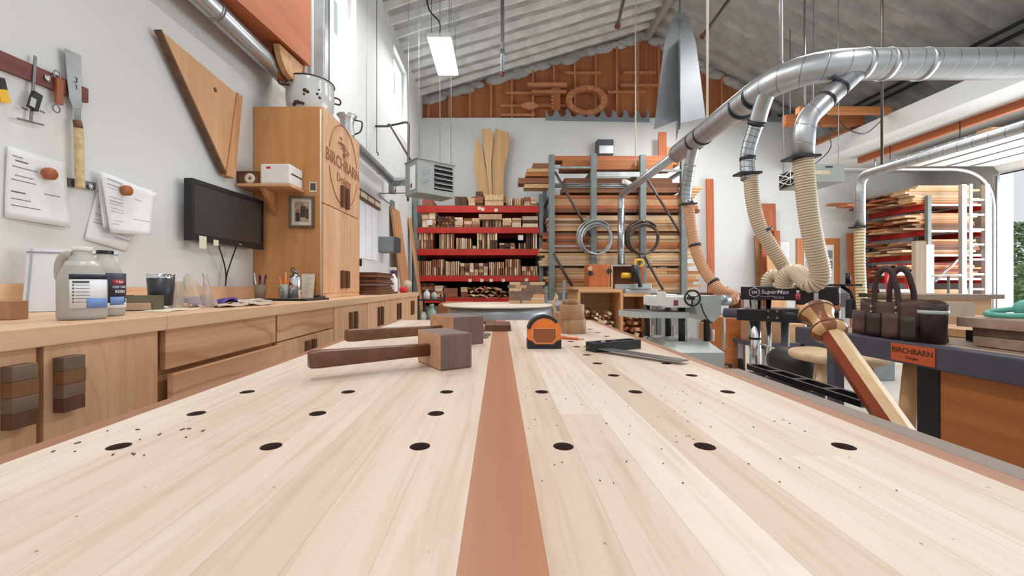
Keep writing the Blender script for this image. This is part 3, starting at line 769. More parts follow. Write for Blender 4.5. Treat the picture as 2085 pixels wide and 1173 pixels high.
# caliper
ca = thing('caliper', 'steel digital caliper with dark display hanging from the tool rail', 'caliper', wq(62,250,X1))
def bar(mb,x0,y0,x1,y1,w,X,t):
    a,b=wq(x0,y0,X),wq(x1,y1,X); d=(b-a).normalized(); n=Vector((0,-d.z,d.y)); mb.prism([a-n*w/2,b-n*w/2,b+n*w/2,a+n*w/2],(t,0,0))
mb=MB(); bar(mb,71,114,62,250,.0085,X1,.003); mb.build('beam', m_tool, ca)
mb=MB(); bar(mb,72,190,62,222,.026,X1+.0032,.012); mb.build('display_head', m_black, ca)
mb=MB(); bar(mb,69,200,65,217,.015,X1+.0153,.001); mb.build('screen', m_greyp, ca)
mb=MB(); bar(mb,33,241,88,255,.006,X1+.0005,.003); bar(mb,42,219,55,224,.006,X1,.003); bar(mb,70,222,90,230,.006,X1,.003); mb.build('jaw', m_chrome, ca)
# leather key fob / small knife
fb = thing('snips', 'small tool with tan leather grip and ring handle hanging on the tool rail', 'tool', wq(115,225,X1))
mb=MB(); bar(mb,117,160,117,212,.022,X1,.010); mb.build('grip', wood('tan_grip','#a45d3c','#84482d','z',7,.5,0), fb)
for (x,y,r,n) in ((116,152,.011,'loop'),(115,221,.011,'ring')):
    c=wq(x,y,X1+.005); MB().tube([c+Vector((0,r*math.cos(a),1.25*r*math.sin(a))) for a in [2*math.pi*k/20 for k in range(21)]],.0022,8,caps=False).build(n, m_tool, fb)
c=wq(97,160,X1); MB(T(c,0,0,math.radians(90))).lathe([(.001,0),(.012,0),(.012,.006),(.001,.006)],20).solo('round_magnet', m_chrome, 'small round magnet stuck on the dark tool rail beside the caliper', 'magnet')
yt = thing('yellow_tool', 'yellow and black tool cut by the left edge of the photo below the tool rail', 'tool', wq(0,208,X1))
mb=MB(); bar(mb,-6,182,4,209,.026,X1-.012,.016); mb.build('yellow_grip', m_yellow, yt); mb=MB(); bar(mb,-6,158,0,183,.018,X1-.012,.014); mb.build('black_body', m_blackp, yt)
# second magnetic strip
ms=MB(); ms.prism([wq(133,362,XL+.001),wq(190,372,XL+.001),wq(188,388,XL+.001),wq(133,379,XL+.001)],(.012,0,0)); ms.solo('magnet_strip', m_tool, 'short steel magnet strip below the pull saw handle', 'magnet strip')
c=wq(184,380,XL+.014); MB(T(c,0,0,math.radians(90))).lathe([(.001,0),(.011,0),(.011,.008),(.001,.008)],16).solo('round_magnet', m_chrome, 'small bright round magnet on the end of the short magnet strip', 'magnet')
# papers
def sheet(name, quad, off, lab, lines=True, seed=1, curl=.01, wavy=.003, cat='paper', m=None, dens=9):
    a,b,c,d=[wq(x,y,XL+off) for x,y in quad]     # top-left, top-right, bottom-right, bottom-left
    def f(u,v):
        p=(a.lerp(b,u)).lerp(d.lerp(c,u),v); return p+Vector((curl*(v**2)*(.4+.6*u)+wavy*math.sin(5*u+3*v+seed)+.003,0,0))
    t=thing(name,lab,cat,d)
    MB().grid(f,10,10).build('page', m or m_paper, t, thick=.0006)
    if lines:
        rn=random.Random(seed); ink=MB()
        for k in range(dens):
            v=.1+.8*k/dens+rn.uniform(-.02,.02); u0=.08+rn.choice((0,0,.05,.5)); u1=min(.95,u0+rn.uniform(.15,.42)); w=.004 if rn.random()<.3 else .0022
            n=6
            for i in range(n):
                p=f(u0+(u1-u0)*i/n,v); q=f(u0+(u1-u0)*(i+1)/n,v); h=Vector((0,0,w)); o=Vector((.0012,0,0))
                ink.face([ink.v(p+o),ink.v(q+o),ink.v(q+h+o),ink.v(p+h+o)])
        ink.build('print', m_inkl if seed%2 else m_ink, t)
    return t
sheet('paper_sheet',[(12,297),(131,331),(136,464),(7,443)],.003,'ruled order form held on the wall by a wooden magnet, left edge',True,2,.012)
sheet('paper_sheet',[(195,392),(300,420),(255,512),(170,488)],.002,'lowest white sheet slanting out below the pinned paper bundle',True,3,.006)
sheet('paper_sheet',[(198,356),(310,388),(300,470),(203,463)],.014,'second sheet of the pinned bundle, its corner under the top sheet',True,5,.018)
sheet('paper_sheet',[(201,348),(320,394),(290,480),(218,474)],.028,'top curling sheet of the bundle held by the right wooden magnet',True,7,.03,.004,dens=12)
for x,y,off,l in ((95,354,.016,'round cherry wood magnet on the ruled order form'),(253,388,.037,'round cherry wood magnet on the curling paper bundle')):
    c=wq(x,y,XL+off); MB(T(c,0,0,math.radians(90))).lathe([(.001,0),(.019,0),(.0205,.003),(.0205,.017),(.019,.02),(.001,.02)],24).solo('wooden_magnet', wood('cherry_round','#b5683d','#8d4c2a','y',9,.5,.2), l, 'magnet')
# triangular jig
tj = thing('triangle_jig', 'large triangular birch plywood jig with edge strips hanging on the left wall', 'jig', wp(460,357))
A,B_,D_=wq(322,60,XL+.034),wq(478,190,XL+.034),wq(456,352,XL+.034)
MB().prism([A,B_,D_],(.008,0,0)).build('panel', wood('jig_ply','#dcae84','#c8966a','z',4,.5,0), tj)
dv=(D_-A).normalized(); n=Vector((0,dv.z,-dv.y)); n = n if n.y<0 else -n
MB().prism([A+n*.011+Vector((-.014,0,0)),D_+n*.011+Vector((-.014,0,0)),D_+Vector((-.014,0,0)),A+Vector((-.014,0,0))],(.030,0,0)).build('edge_strip', m_walnuty, tj,'dark edge strip')
Bt=wq(479,188,XL+.004); MB().prism([B_+Vector((-.03,.001,.005)),D_+Vector((-.03,.001,-.012)),D_+Vector((-.03,.075,-.012)),B_+Vector((-.03,.05,.005))],(.045,0,0)).build('cleat', m_pinez, tj)
c=wq(438,183,XL+.0425); MB(T(c,0,0,math.radians(90))).lathe([(.001,-.001),(.012,-.001),(.012,.002),(.001,.002)],16).build('knot', m_walnut, tj)
# monitor
mo = thing('monitor', 'black flat-screen monitor mounted on the left wall', 'monitor', (XL,2.28,1.27))
ya,yb=1.985,2.535; xa,xb=-1.485,-1.455; z0,z1=sZ(489,ya),sZ(362,ya)
u=Vector((xb-xa,yb-ya,0)); n=Vector((u.y,-u.x,0)).normalized(); o=Vector((xa,ya,0))
def mp(s,z,d): p=o+u*s+n*d; return (p.x,p.y,z)
def mbox(s0,s1,za,zb,d0,d1): 
    return MB().prism([mp(s0,za,d0),mp(s1,za,d0),mp(s1,zb,d0),mp(s0,zb,d0)], n*(d1-d0))
mbox(0,1,z0,z1,-.035,.0).build('housing', m_black, mo)
bz=.028
fr=MB()
for s0,s1,za,zb in ((0,1,z0,z0+bz*1.2),(0,1,z1-bz*.8,z1),(0,.028,z0+bz*1.2,z1-bz*.8),(.972,1,z0+bz*1.2,z1-bz*.8)): fr.prism([mp(s0,za,.0002),mp(s1,za,.0002),mp(s1,zb,.0002),mp(s0,zb,.0002)], n*.006)
fr.build('bezel', m_black, mo)
mbox(.028,.972,z0+bz*1.2,z1-bz*.8,.0003,.002).build('screen', m_screen, mo)
MB().b2((XL+.001,2.2,1.38),(-1.52,2.3,1.5)).build('wall_mount', m_dgrey, mo)
mbox(.60,.64,z0+.010,z0+.016,.0063,.007).build('badge', m_alum, mo)
for s,w,dz,h,l in ((.075,.085,-.035,.062,'pale sticky note hanging from the left of the monitor bottom edge'),(.245,.065,-.012,.03,'small yellow sticky note with scribble at the monitor bottom edge')):
    t=MB().prism([mp(s,z0+dz,.008),mp(s+w,z0+dz,.008),mp(s+w,z0+dz+h,.008),mp(s,z0+dz+h,.008)],n*.0008).solo('sticky_note', plain('note_paper','#dcdcc0',.8,0,.03), l, 'note')
for x0,x1,l in ((444,460,'left black cable drooping from the monitor to the worktop'),(483,462,'right black cable drooping from the monitor to the worktop')):
    a=onX(x0,497,-1.49); b=onX((x0+x1)/2+(4 if x0<460 else -3),535,-1.505); c=onX(x1,560,-1.515); d=onX(459,582,-1.515); d.z=WT+.078
    MB().tube(bezier_path([a,b,c,d],8),.0035,8).solo('monitor_cable', m_rubber, l, 'cable', 'monitor cables')
# ------------------------------------------------------------------ flue pipe along the wall, its elbow and the unit heater
XP=-1.42; ZP=CZ+.965*1.42
fl = thing('flue_pipe', 'grey round vent pipe running along the left wall to the heater', 'pipe', (XP,3.2,ZP))
fp=MB(); fp.tube([(XP,.6,ZP),(XP,5.35,ZP)],.053,24); fp.build('pipe', m_ductp, fl)
for y in (1.72,2.05,3.9,4.9): MB().tube([(XP,y-.012,ZP),(XP,y+.012,ZP)],.056,24).build('joint_band', m_galv, fl)
mb=MB(); mb.tube(round_path([(XP,5.35,ZP),(XP,5.5,ZP),(XP+.16,5.42,ZP-.01),(-1.02,4.88,2.26)],.07,6),.058,20); mb.build('elbow', m_ductp, fl)
mb=MB(); mb.tube([(XP,5.47,ZP+.02),(XP,5.47,ZP-.16)],.05,16); mb.build('tee', m_galv, fl)
for y in (1.2,3.0,4.4): MB().tube([(XP,y,ZP+.05),(XP,y,roofL(XP)-.06)],.003,6).build('hanger', m_tool, fl)
uh = thing('unit_heater', 'grey-green gas unit heater with louvres hanging on rods above the worktop end', 'heater', (-.8,4.7,2.06))
hc=Vector((-.895,4.5,0)); hu=Vector((.776,.631,0)); hv=Vector((-.631,.776,0)); HL,HD,H0,H1=.475,.29,2.062,2.432
def hp(a,b,z): p=hc+hu*a+hv*b; return (p.x,p.y,z)
def hbox(a0,a1,b0,b1,z0,z1,mb=None):
    mb=mb or MB(); return mb.prism([hp(a0,b0,z0),hp(a1,b0,z0),hp(a1,b1,z0),hp(a0,b1,z0)],(0,0,z1-z0))
c=hbox(0,HL,.03,HD,H0,H1); hbox(0,.21,0,.0299,H0,H1,c); hbox(HL-.02,HL,0,.0299,H0,H1,c); hbox(.21,HL-.02,0,.0299,H0,H0+.06,c); hbox(.21,HL-.02,0,.0299,H1-.03,H1,c)
c.build('casing', m_beigeh, uh)
hbox(.212,HL-.022,.020,.0298,H0+.062,H1-.032).build('louvre_recess', m_dark, uh)
for k in range(5):
    z=H0+.075+k*.054
    mb=MB(); mb.prism([hp(.212,-.012,z),hp(.212,.018,z+.03),hp(.212,.018,z+.033),hp(.212,-.012,z+.004)],hu*(HL-.234)); mb.build('louvre', m_alum, uh)
hbox(-.012,HL+.012,-.012,HD+.01,H1,H1+.008).build('top_flange', m_beigeh, uh)
# paper data plate on the side face, warning lettering on the front
mb=MB(); mb.prism([hp(-.0012,.05,H0+.05),hp(-.0012,.175,H0+.05),hp(-.0012,.175,H1-.06),hp(-.0012,.05,H1-.06)],hu*.001); mb.build('data_plate', m_paper, uh)
mb=MB(); mb.prism([hp(-.0022,.12,H0+.07),hp(-.0022,.165,H0+.07),hp(-.0022,.165,H0+.12),hp(-.0022,.12,H0+.12)],hu*.001); mb.build('warning_mark', plain('warning_red','#a5472f',.6), uh)
for k,(z,tx) in enumerate(((2.29,'HOT SURFACE'),(2.20,'DO NOT TOUCH'))):
    Mx=Matrix(((hu.x,0,-hv.x,0),(hu.y,0,-hv.y,0),(0,1,0,0),(0,0,0,1))); p=hp(.105,-.0012,z); Mx=Matrix.Translation(p) @ Mx @ Matrix.Rotation(math.radians(28),4,'Z')
    mb=MB(); mb.box((0,0,0),(.10,.034,.0008)); mb.M=Mx; mb.bm.transform(Mx); mb.build('warning_label', plain('label_grey','#7d8590',.6), uh)
    MB().text(tx,.0125,Mx @ Matrix.Translation((0,0,.0008)),.0003).build('lettering', m_paper, uh)
for a,b in ((.03,.02),(HL-.03,.02),(.03,HD-.02),(HL-.03,HD-.02)):
    p=hp(a,b,H1+.008); MB().tube([p,(p[0],p[1],roofL(p[0])-.06)],.004,6).build('hanging_rod', m_galv, uh)
gp = thing('gas_pipe', 'dark iron gas pipe bent down from the left wall to the heater', 'pipe', (-1.2,5.0,2.4))
p=[onX(788,238,-1.42),onX(818,240,-1.13)]
gx=[(-1.4,sum([0,5.15]),CZ+1.98),(-1.12,5.1,CZ+2.02),(-1.12,5.02,2.2)]
MB().tube(round_path([gx[0],gx[1],(-1.12,5.05,CZ+1.0),(-1.12,5.05,2.16)],.06),.014,12).build('vertical_run', m_copper, gp)
MB().tube(round_path([gx[0],(-1.35,5.05,3.02),(-1.0,4.87,2.44)],.03),.012,12).build('brace_pipe', m_copper, gp)
MB().tube([(XL+.001,5.15,CZ+1.98),gx[0]],.014,12).build('wall_stub', m_copper, gp)
fx = thing('flex_conduit', 'thin grey conduit with junction box below the heater on the left wall', 'conduit', wp(799,418))
MB().tube(bezier_path([(-1.06,4.72,2.1),onX(790,394,-1.5),onX(772,396,-1.52),onX(790,412,-1.53),wp(797,414,.03)],8),.007,8).build('conduit', m_steelg, fx)
c=wp(799,418,.02); MB().box((c.x,c.y,c.z),(.04,.13,.13),None,.005).build('junction_box', m_steelg, fx)
# hanging cords on the left wall
for x,yb_,l in ((670,240,'first thin hanging cord in front of the high window'),(767,310,'second thin hanging cord, right of the high window')):
    X=-1.38; b=onX(x,yb_,X); t=(X,b.y,roofL(X)-.02)
    o=thing('long_cable', l, 'cable', b); MB().tube([b,t],.004,6).build('cord', m_iron, o); MB().tube([b,b+Vector((0,.05,.01)),b+Vector((0,.06,-.02))],.006,6).build('hook', m_iron, o)
# cedar slab shelf and round bracket up left
cs_ = thing('cedar_hood', 'large orange-brown cedar panel hanging high above the wall pipe', 'panel', (-1.3,2.3,2.5))
xh=-1.30
MB().prism([(xh,1.2,2.36),(xh,2.84,2.555),(xh,2.84,3.35),(xh,1.2,3.35)],(-.03,0,0)).build('front_panel', m_cedary, cs_)
MB().prism([(xh-.03,1.2,2.36),(xh-.03,2.80,2.555),(xh-.03,2.80,2.585),(xh-.03,1.2,2.39)],(-.22,0,0)).build('bottom_panel', m_cedary, cs_)
MB().prism([(xh-.031,2.80,2.5),(XL+.001,2.80,2.5),(XL+.001,2.80,3.35),(xh-.031,2.80,3.35)],(0,.03,0)).build('end_panel', m_cedary, cs_)
for dx,ddy,m in ((.0,0,m_pine),(-.06,.02,m_cedar)):
    pts=[]
    for k in range(22):
        a=math.pi*1.05+math.pi*.95*k/21; pts.append((xh-.02+dx,2.62+ddy+.15*math.cos(a),2.52+.155*math.sin(a)))
    MB().prism(pts,(-.035,0,0)).build('arched_bracket', m, cs_)
MB().b2((-1.49,3.30,WT+.0005),(-1.40,3.42,roofL(-1.45)-.03),.01).solo('square_downpipe', m_galv, 'tall square grey downpipe beside the cedar panel', 'pipe')
# pot and jug on the tall cabinet
po = thing('enamel_pot', 'large chipped grey-white enamel pot on top of the tall cabinet', 'pot', (-1.283,2.78,KT))
PM=T((-1.283,2.80,KT+.001)); 
MB(PM).lathe([(.001,.004),(.11,0),(.125,.01),(.148,.07),(.154,.14),(.15,.21),(.153,.232),(.149,.236),(.145,.21),(.149,.14),(.12,.015),(.001,.012)],36).build('bowl', m_enamel, po)
MB(PM).tube([(.153*math.cos(a),.153*math.sin(a),.235) for a in [2*math.pi*k/40 for k in range(41)]],.0045,8,caps=False).build('rim', m_iron, po, 'dark rim')
MB(PM).tube(bezier_path([(-.10,-.112,.205),(-.135,-.15,.20),(-.12,-.16,.165),(-.075,-.135,.17)],6),.006,8).build('handle', m_rust, po)
MB(PM).tube(bezier_path([(.10,.112,.205),(.14,.15,.20),(.14,.15,.165),(.09,.125,.17)],6),.006,8).build('handle', m_rust, po)
rn=random.Random(4); ch=MB(PM)
for (a,z,r) in ((-78,.13,.014),(-72,.122,.012),(-50,.12,.009),(-44,.10,.010),(-46,.15,.007),(-100,.062,.02),(-108,.05,.016),(-92,.055,.014),(-84,.05,.012),(-112,.195,.008),(-80,.105,.008)):
    a=math.radians(a); R0=.125+(.148-.125)*min(1,z/.07)+.006*max(0,(z-.07)/.07); R0=min(R0,.1555)
    ch=MB(PM); ch.lathe([(.0005,0),(r*.9,.0),(r,-.0015)],9,Matrix.Rotation(a,4,'Z') @ Matrix.Translation((R0+.0012,0,z)) @ Matrix.Rotation(math.radians(90),4,'Y'),True,True)
    ch.build('chipped_spot', m_rust, po)
pj = thing('tin_jug', 'small silver metal jug at the far end of the tall cabinet top', 'jug', (-1.17,3.16,KT))
JM=T((-1.16,3.14,KT+.0005))
MB(JM).lathe([(.001,0),(.05,0),(.055,.02),(.045,.09),(.055,.14),(.075,.165),(.072,.166),(.05,.14),(.041,.09),(.001,.02)],24).build('body', m_alum, pj)
MB(JM).tube(bezier_path([(.052,.02,.14),(.1,.04,.13),(.09,.035,.06),(.052,.02,.03)],6),.006,8).build('handle', m_iron, pj)
# wall shelf at the cabinet side with label printer and roll
ws = thing('wall_shelf', 'small birch corner shelf at the side of the tall cabinet above the monitor', 'shelf', (-1.4,2.5,1.62))
sz=1.645
MB().b2((XL+.002,2.415,sz-.018),(-1.225,2.5925,sz),.001).build('board', m_pine, ws)
MB().prism([(-1.42,2.5925,sz-.019),(-1.42,2.44,sz-.019),(-1.42,2.5925,sz-.16)],(.02,0,0)).build('bracket', m_plys, ws)
MB().b2((XL+.003,2.43,sz),(-1.42,2.4445,sz+.075)).build('front_lip', m_walnutx, ws)
lp = thing('label_printer', 'white label printer standing on the small wall shelf', 'printer', (-1.31,2.5,sz))
MB().b2((-1.405,2.425,sz+.0005),(-1.232,2.585,sz+.118),.008).build('casing', m_white, lp)
MB().b2((-1.2322,2.44,sz+.058),(-1.2305,2.57,sz+.066)).build('slot', m_black, lp)
MB().b2((-1.37,2.4235,sz+.088),(-1.345,2.4252,sz+.100)).build('logo_patch', m_redb, lp)
MB(T((-1.47,2.455,sz+.031),0,math.radians(90))).lathe([(.009,0),(.03,0),(.03,.03),(.009,.03),(.009,0)],24,caps=False).solo('tape_roll', m_cream, 'cream paper roll on the wall shelf left of the printer', 'roll')
# pictures on the cabinet side
pf = thing('picture_frame', 'framed family photograph hanging on the side of the tall cabinet', 'picture', (-1.24,Y0,1.35))
fx0,fx1,fz0,fz1=sX(590,Y0),sX(641,Y0),sZ(464,Y0),sZ(400,Y0); w=.014
MB().b2((fx0,Y0-.018,fz0),(fx0+w,Y0-.0005,fz1)).b2((fx1-w,Y0-.018,fz0),(fx1,Y0-.0005,fz1)).b2((fx0+w,Y0-.018,fz0),(fx1-w,Y0-.0005,fz0+w)).b2((fx0+w,Y0-.018,fz1-w),(fx1-w,Y0-.0005,fz1)).build('frame', wood('frame_wood','#7a6a58','#58493b','z',8,.5,0), pf)
MB().b2((fx0+w,Y0-.006,fz0+w),(fx1-w,Y0-.001,fz1-w)).build('mat_board', m_cream, pf)
px0,px1,pz0,pz1=fx0+.034,fx1-.034,fz0+.036,fz1-.034
MB().b2((px0,Y0-.0072,pz0),(px1,Y0-.0062,pz1)).build('print', plain('photo_ground','#b9a48e',.5,0,.2,40), pf)
mb=MB(); pw,ph=px1-px0,pz1-pz0
for cx_,cz_,r in ((.55,.86,.10),(.22,.55,.09),(.85,.70,.08)): mb.box((px0+cx_*pw,Y0-.0078,pz0+cz_*ph),(r*pw*1.6,.001,r*ph*1.7))
mb.build('print_heads', plain('photo_skin','#9b6a4e',.5,0,.1), pf)
mb=MB()
for cx_,cz_,w_,h_ in ((.58,.5,.34,.55),(.22,.25,.3,.42),(.87,.4,.2,.5)): mb.box((px0+cx_*pw,Y0-.0076,pz0+cz_*ph),(w_*pw,.0009,h_*ph))
mb.build('print_clothes', plain('photo_clothes','#4e3a33',.5,0,.2,60), pf)
sp_ = thing('small_print', 'little square photo print stuck above the framed photograph', 'picture', (-1.19,Y0,1.65))
a0,a1,c0,c1=sX(630,Y0),sX(645,Y0),sZ(391,Y0),sZ(371,Y0)
MB().b2((a0,Y0-.002,c0),(a1,Y0-.0005,c1)).build('border', m_cream, sp_); MB().b2((a0+.006,Y0-.0028,c0+.01),(a1-.006,Y0-.002,c1-.006)).build('print', plain('photo_dark','#59534c',.5,0,.2,60), sp_)
# white cord with black foot along the cabinet edge
cd = thing('hanging_switch_cord', 'pale cord with black switch foot hanging along the tall cabinet edge to the worktop', 'cord', (sX(655,2.52),2.56,WT))
MB().tube([(XK-.012,2.585,WT+.02),(XK-.012,2.585,KT-.02)],.005,8).build('cord', m_cream, cd)
MB(T((XK-.004,2.55,WT+.0005))).lathe([(.001,0),(.03,0),(.034,.008),(.028,.018),(.001,.022)],20,sx=1.1,sy=.8).build('switch', m_black, cd)
# ------------------------------------------------------------------ on the worktop
JW = WT+.0005
def jug(x, y, r, h, rz, lab, cap, capm, fill, second=False):
    t = thing('plastic_jug', lab, 'jug', (x,y,WT), rz, 'translucent resin jugs'); M=T((x,y,JW),rz)
    prof=[(.001,.002),(r*.9,0),(r*.98,.004),(r,.012),(r*.985,.03),(r,.05),(r,h*.52),(r*.97,h*.58),(r*.8,h*.70),(r*.55,h*.83),(r*.40,h*.89),(r*.37,h*.92),(r*.37,h*.955)]
    b=MB(M); b.lathe(prof,36,caps=False); o=b.build('bottle', m_jug, t)
    pi=[(.001,.006),(r*.88,.005),(r*.95,.012),(r*.965,h*.5),(r*.93,h*.58),(r*.77,h*.70)]
    zf=fill*h
    pi=[q for q in pi if q[1] < zf]+[((r*.955 if fill<.55 else r*.66),zf),(.001,zf)]
    MB(M).lathe(pi,32).build('resin', m_liq, t)
    if not second:
        MB(M).tube(bezier_path([(-r*.36,-.0,h*.87),(-r*.72,0,h*.865),(-r*.92,0,h*.76),(-r*.93,0,h*.6),(-r*.84,0,h*.53)],7),[.0125]*29,12).build('grip', m_jugg, t)
    MB(M).lathe([(.001,h*.945),(r*.42,h*.945),(r*.43,h*.95),(r*.43,h*.995),(r*.41,h),(.001,h)],28).build('cap', capm, t)
    # wrapped label
    def wrap(a0,a1,z0,z1,off,m,name,rr=1.0,lab=None):
        mb=MB(M); mb.grid(lambda u,v:((r+off)*rr*math.cos(a0+(a1-a0)*u),(r+off)*rr*math.sin(a0+(a1-a0)*u),z0+(z1-z0)*v),18,1); return mb.build(name,m,t,lab,thick=.0006)
    return t, M, wrap
m_jugg = plain('grip_plastic','#b3aaa0',.35,0,.03)
m_jugl = m_jug
def wraptext(txt, r, M, amid, z, size, m, t, name, bold=True):
    mb=MB(); mb.text(txt,size,Matrix(),.0003,bold=bold)
    for v in mb.bm.verts:
        a=amid+v.co.x/r; rr=r+v.co.z; v.co=M @ Vector((rr*math.cos(a),rr*math.sin(a),z+v.co.y))
    return mb.build(name,m,t)
r1=.0455
j1,M1,w1=jug(-1.031,1.02,r1,.178,math.radians(15),'nearest translucent gallon jug with side grip and white cap on the worktop',True,m_white,.80)
A=math.radians(-57)   # label centre, facing the camera side and the room
w1(A-.55,A+1.15,.028,.108,.0008,m_label,'label'); w1(A-.55,A+1.15,.098,.110,.0014,m_navy,'label_band'); w1(A+.1,A+1.15,.028,.052,.0014,m_blue,'label_badge')
mb=MB(M1)
for k in range(6):
    z=.084-k*.0082; a0=A-.42; a1=A+.1
    mb.grid(lambda u,v:((r1+.0018)*math.cos(a0+.07*u),(r1+.0018)*math.sin(a0+.07*u),z-.002+.0042*v),2,1)
    mb.grid(lambda u,v:((r1+.0018)*math.cos(a0+.12+(a1-a0)*u),(r1+.0018)*math.sin(a0+.12+(a1-a0)*u),z-.0006+.0012*v),6,1)
mb.grid(lambda u,v:((r1+.0018)*math.cos(A-.42+.62*u),(r1+.0018)*math.sin(A-.42+.62*u),.089+.005*v),6,1)
mb.build('label_print', m_ink, j1)
r2=.042
j2,M2,w2=jug(-1.076,1.125,r2,.178,math.radians(40),'farther translucent resin jug with black cap and red and blue label',False,m_black,.72,True)
A=math.radians(-42)
w2(A-.75,A+.95,.036,.116,.0008,m_navy,'label'); w2(A-.75,A+.95,.022,.036,.0009,m_label,'label_foot')
w2(A-.55,A+.30,.030,.052,.0016,m_blue,'label_badge'); w2(A-.42,A+.28,.086,.098,.0016,plain('label_red','#b02434',.5,0,.02),'label_flash')
wraptext('1 liter',r2+.002,M2,A-.02,.092,.0085,m_label,j2,'lettering'); wraptext('FAST CURE',r2+.002,M2,A+.0,.0785,.0076,m_label,j2,'lettering'); wraptext('RESIN',r2+.002,M2,A+.0,.066,.0105,m_label,j2,'lettering'); wraptext('8',r2+.002,M2,A+.5,.042,.013,m_label,j2,'lettering')
# pouches behind the jugs
def pouch(name,lab,a,b,h,lean,m,fl,seed):
    a=Vector(a); b=Vector(b); nrm=Vector((b.y-a.y,-(b.x-a.x),0)).normalized()
    t=thing(name,lab,'bag',(a+b)/2)
    def f(u,v,s):
        p=a.lerp(b,u)-nrm*lean*v; bul=fl*math.sin(math.pi*u)**.6*(1-v)**.7*math.sin(math.pi*min(1,.15+v))**.5
        return p+nrm*s*bul+nrm*.003*math.sin(7*u+5*v+seed)+Vector((0,0,.002+h*v))
    mb=MB(); mb.grid(lambda u,v:f(u,v,1),10,10); mb.grid(lambda u,v:f(u,v,-1)-nrm*.0012,10,10)
    mb.build('pouch', m, t); return t,f,nrm
m_pouch=plain('white_pouch_film','#e1e2e6',.3,0,.04,8)
t,f,nr=pouch('zip_pouch','large white zip pouch leaning on the wall behind the nearest jug',(-1.47,1.27,WT),(-1.30,1.40,WT),.20,.05,m_pouch,.022,1)
mb=MB(); mb.tube([f(u/10,.94,1)+nr*.002 for u in range(11)],.0025,6); mb.tube([f(.05,v/10,1)+nr*.002 for v in range(11)],.0022,6); mb.build('zip_seam', m_inkl, t)
t,f,nr=pouch('printed_pouch','smaller white printed pouch standing just left of the nearest jug',(-1.235,1.15,WT),(-1.14,1.20,WT),.118,.02,m_label,.016,2)
mb=MB()
for u,v,w,h in ((.3,.86,.3,.03),(.5,.78,.4,.012),(.4,.46,.24,.07),(.55,.15,.3,.06),(.35,.66,.2,.012)):
    p=f(u,v,1)+nr*.003; d=Vector((-nr.y,nr.x,0)); hh=.118*h
    mb.prism([p-d*w*.05,p+d*w*.05,p+d*w*.05+Vector((0,0,hh)),p-d*w*.05+Vector((0,0,hh))],nr*.0006)
mb.build('print', plain('violet_ink','#4b4370',.6,0,.05), t)
MB().b2((-1.33,.99,JW),(-1.175,1.03,WT+.046),.002).solo('carton', m_cardb, 'small tan cardboard carton at the left edge of the worktop', 'box')
MB().box((-1.16,1.18,WT+.008),(.11,.03,.012),Matrix.Rotation(.4,4,'Z'),.002).solo('wood_offcut', m_piney, 'thin wood offcut lying left of the nearest jug', 'offcut')
# olive carton lying on the worktop
oc=thing('olive_carton','low olive carton with silver label panel between jugs and tumbler','box',(-1.15,1.36,WT))
OM=T((-1.188,1.365,JW),math.radians(12)) @ Matrix.Diagonal((.62,.85,.95,1))
MB(OM).prism([(-.085,-.035,0),(-.085,-.04,.03),(-.085,-.02,.052),(-.085,.035,.052),(-.085,.035,0)],(.17,0,0)).build('carton', m_olive, oc)
MB(OM).prism([(-.052,-.0362,.003),(.078,-.0362,.003),(.078,-.0408,.028),(-.052,-.0408,.028)],(0,-.0008,0)).build('label_panel', m_beige, oc)
MB(OM).b2((-.062,-.044,.0),(-.056,.036,.0535)).build('divider', m_iron, oc)
# tumbler
tb=thing('tumbler','dark insulated tumbler with steel rim and base on the worktop','tumbler',(-1.2,1.46,WT)); tx,ty=-1.19,1.45
TM_=T((tx,ty,JW)); MB(TM_).lathe([(.001,.012),(.0335,.012),(.0395,.108),(.001,.108)],28).build('body', m_tumbler, tb)
MB(TM_).lathe([(.001,0),(.032,0),(.0335,.012),(.001,.0121)],28).build('base', m_chrome, tb); MB(TM_).lathe([(.0395,.108),(.0405,.122),(.038,.122),(.037,.108)],28,caps=False).build('rim', m_chrome, tb)
MB(TM_).lathe([(.001,.113),(.037,.113),(.037,.117),(.001,.118)],28).build('lid', m_screen, tb)
# crumpled clear bag
rn=random.Random(8); bg_=MB(T((-1.115,1.515,JW+.004)))
def bagf(u,v):
    a=2*math.pi*u; r=.05*(1-.25*v)*(1+.28*math.sin(5*a+2*v)+.16*math.sin(9*a+4*v+1)); z=.10*v
    return (r*math.cos(a)*1.15-.01*v,r*math.sin(a),max(.0,z*(1+.18*math.sin(3*a))+.012*math.sin(4*a+6*v)))
bg_.grid(bagf,40,12); bg_.solo('crumpled_bag', m_baggie, 'crumpled clear plastic bag beside the dark tumbler', 'bag')
# scraps and gloves in front of the monitor
def scrap(cx,cy,w,l,rz,z,m,name,lab,cat,seed,amp=.006,star=False):
    mb=MB(T((cx,cy,JW+z),rz)); rn=random.Random(seed); ph=[rn.uniform(0,6) for _ in range(4)]
    mb.grid(lambda u,v:((u-.5)*w*(1+.15*math.sin(6*v+ph[2])),(v-.5)*l*(1+.15*math.sin(5*u+ph[3])),amp*(1.15+.5*math.sin(8*u+ph[0])+.6*math.sin(9*v+ph[1]))),14,14)
    return mb.solo(name,m,lab,cat,thick=.002)
scrap(-1.16,1.66,.16,.16,.3,.0,m_purple,'cloth_glove','crumpled purple glove on the worktop','glove',1,.014)
scrap(-1.05,1.60,.10,.11,.9,.0,m_beige,'paper_scrap','crumpled grey-beige scrap at the worktop edge','paper',2,.006)
scrap(-1.22,1.90,.20,.26,.2,.0,m_beige,'paper_scrap','large beige paper scrap below the monitor','paper',3,.006)
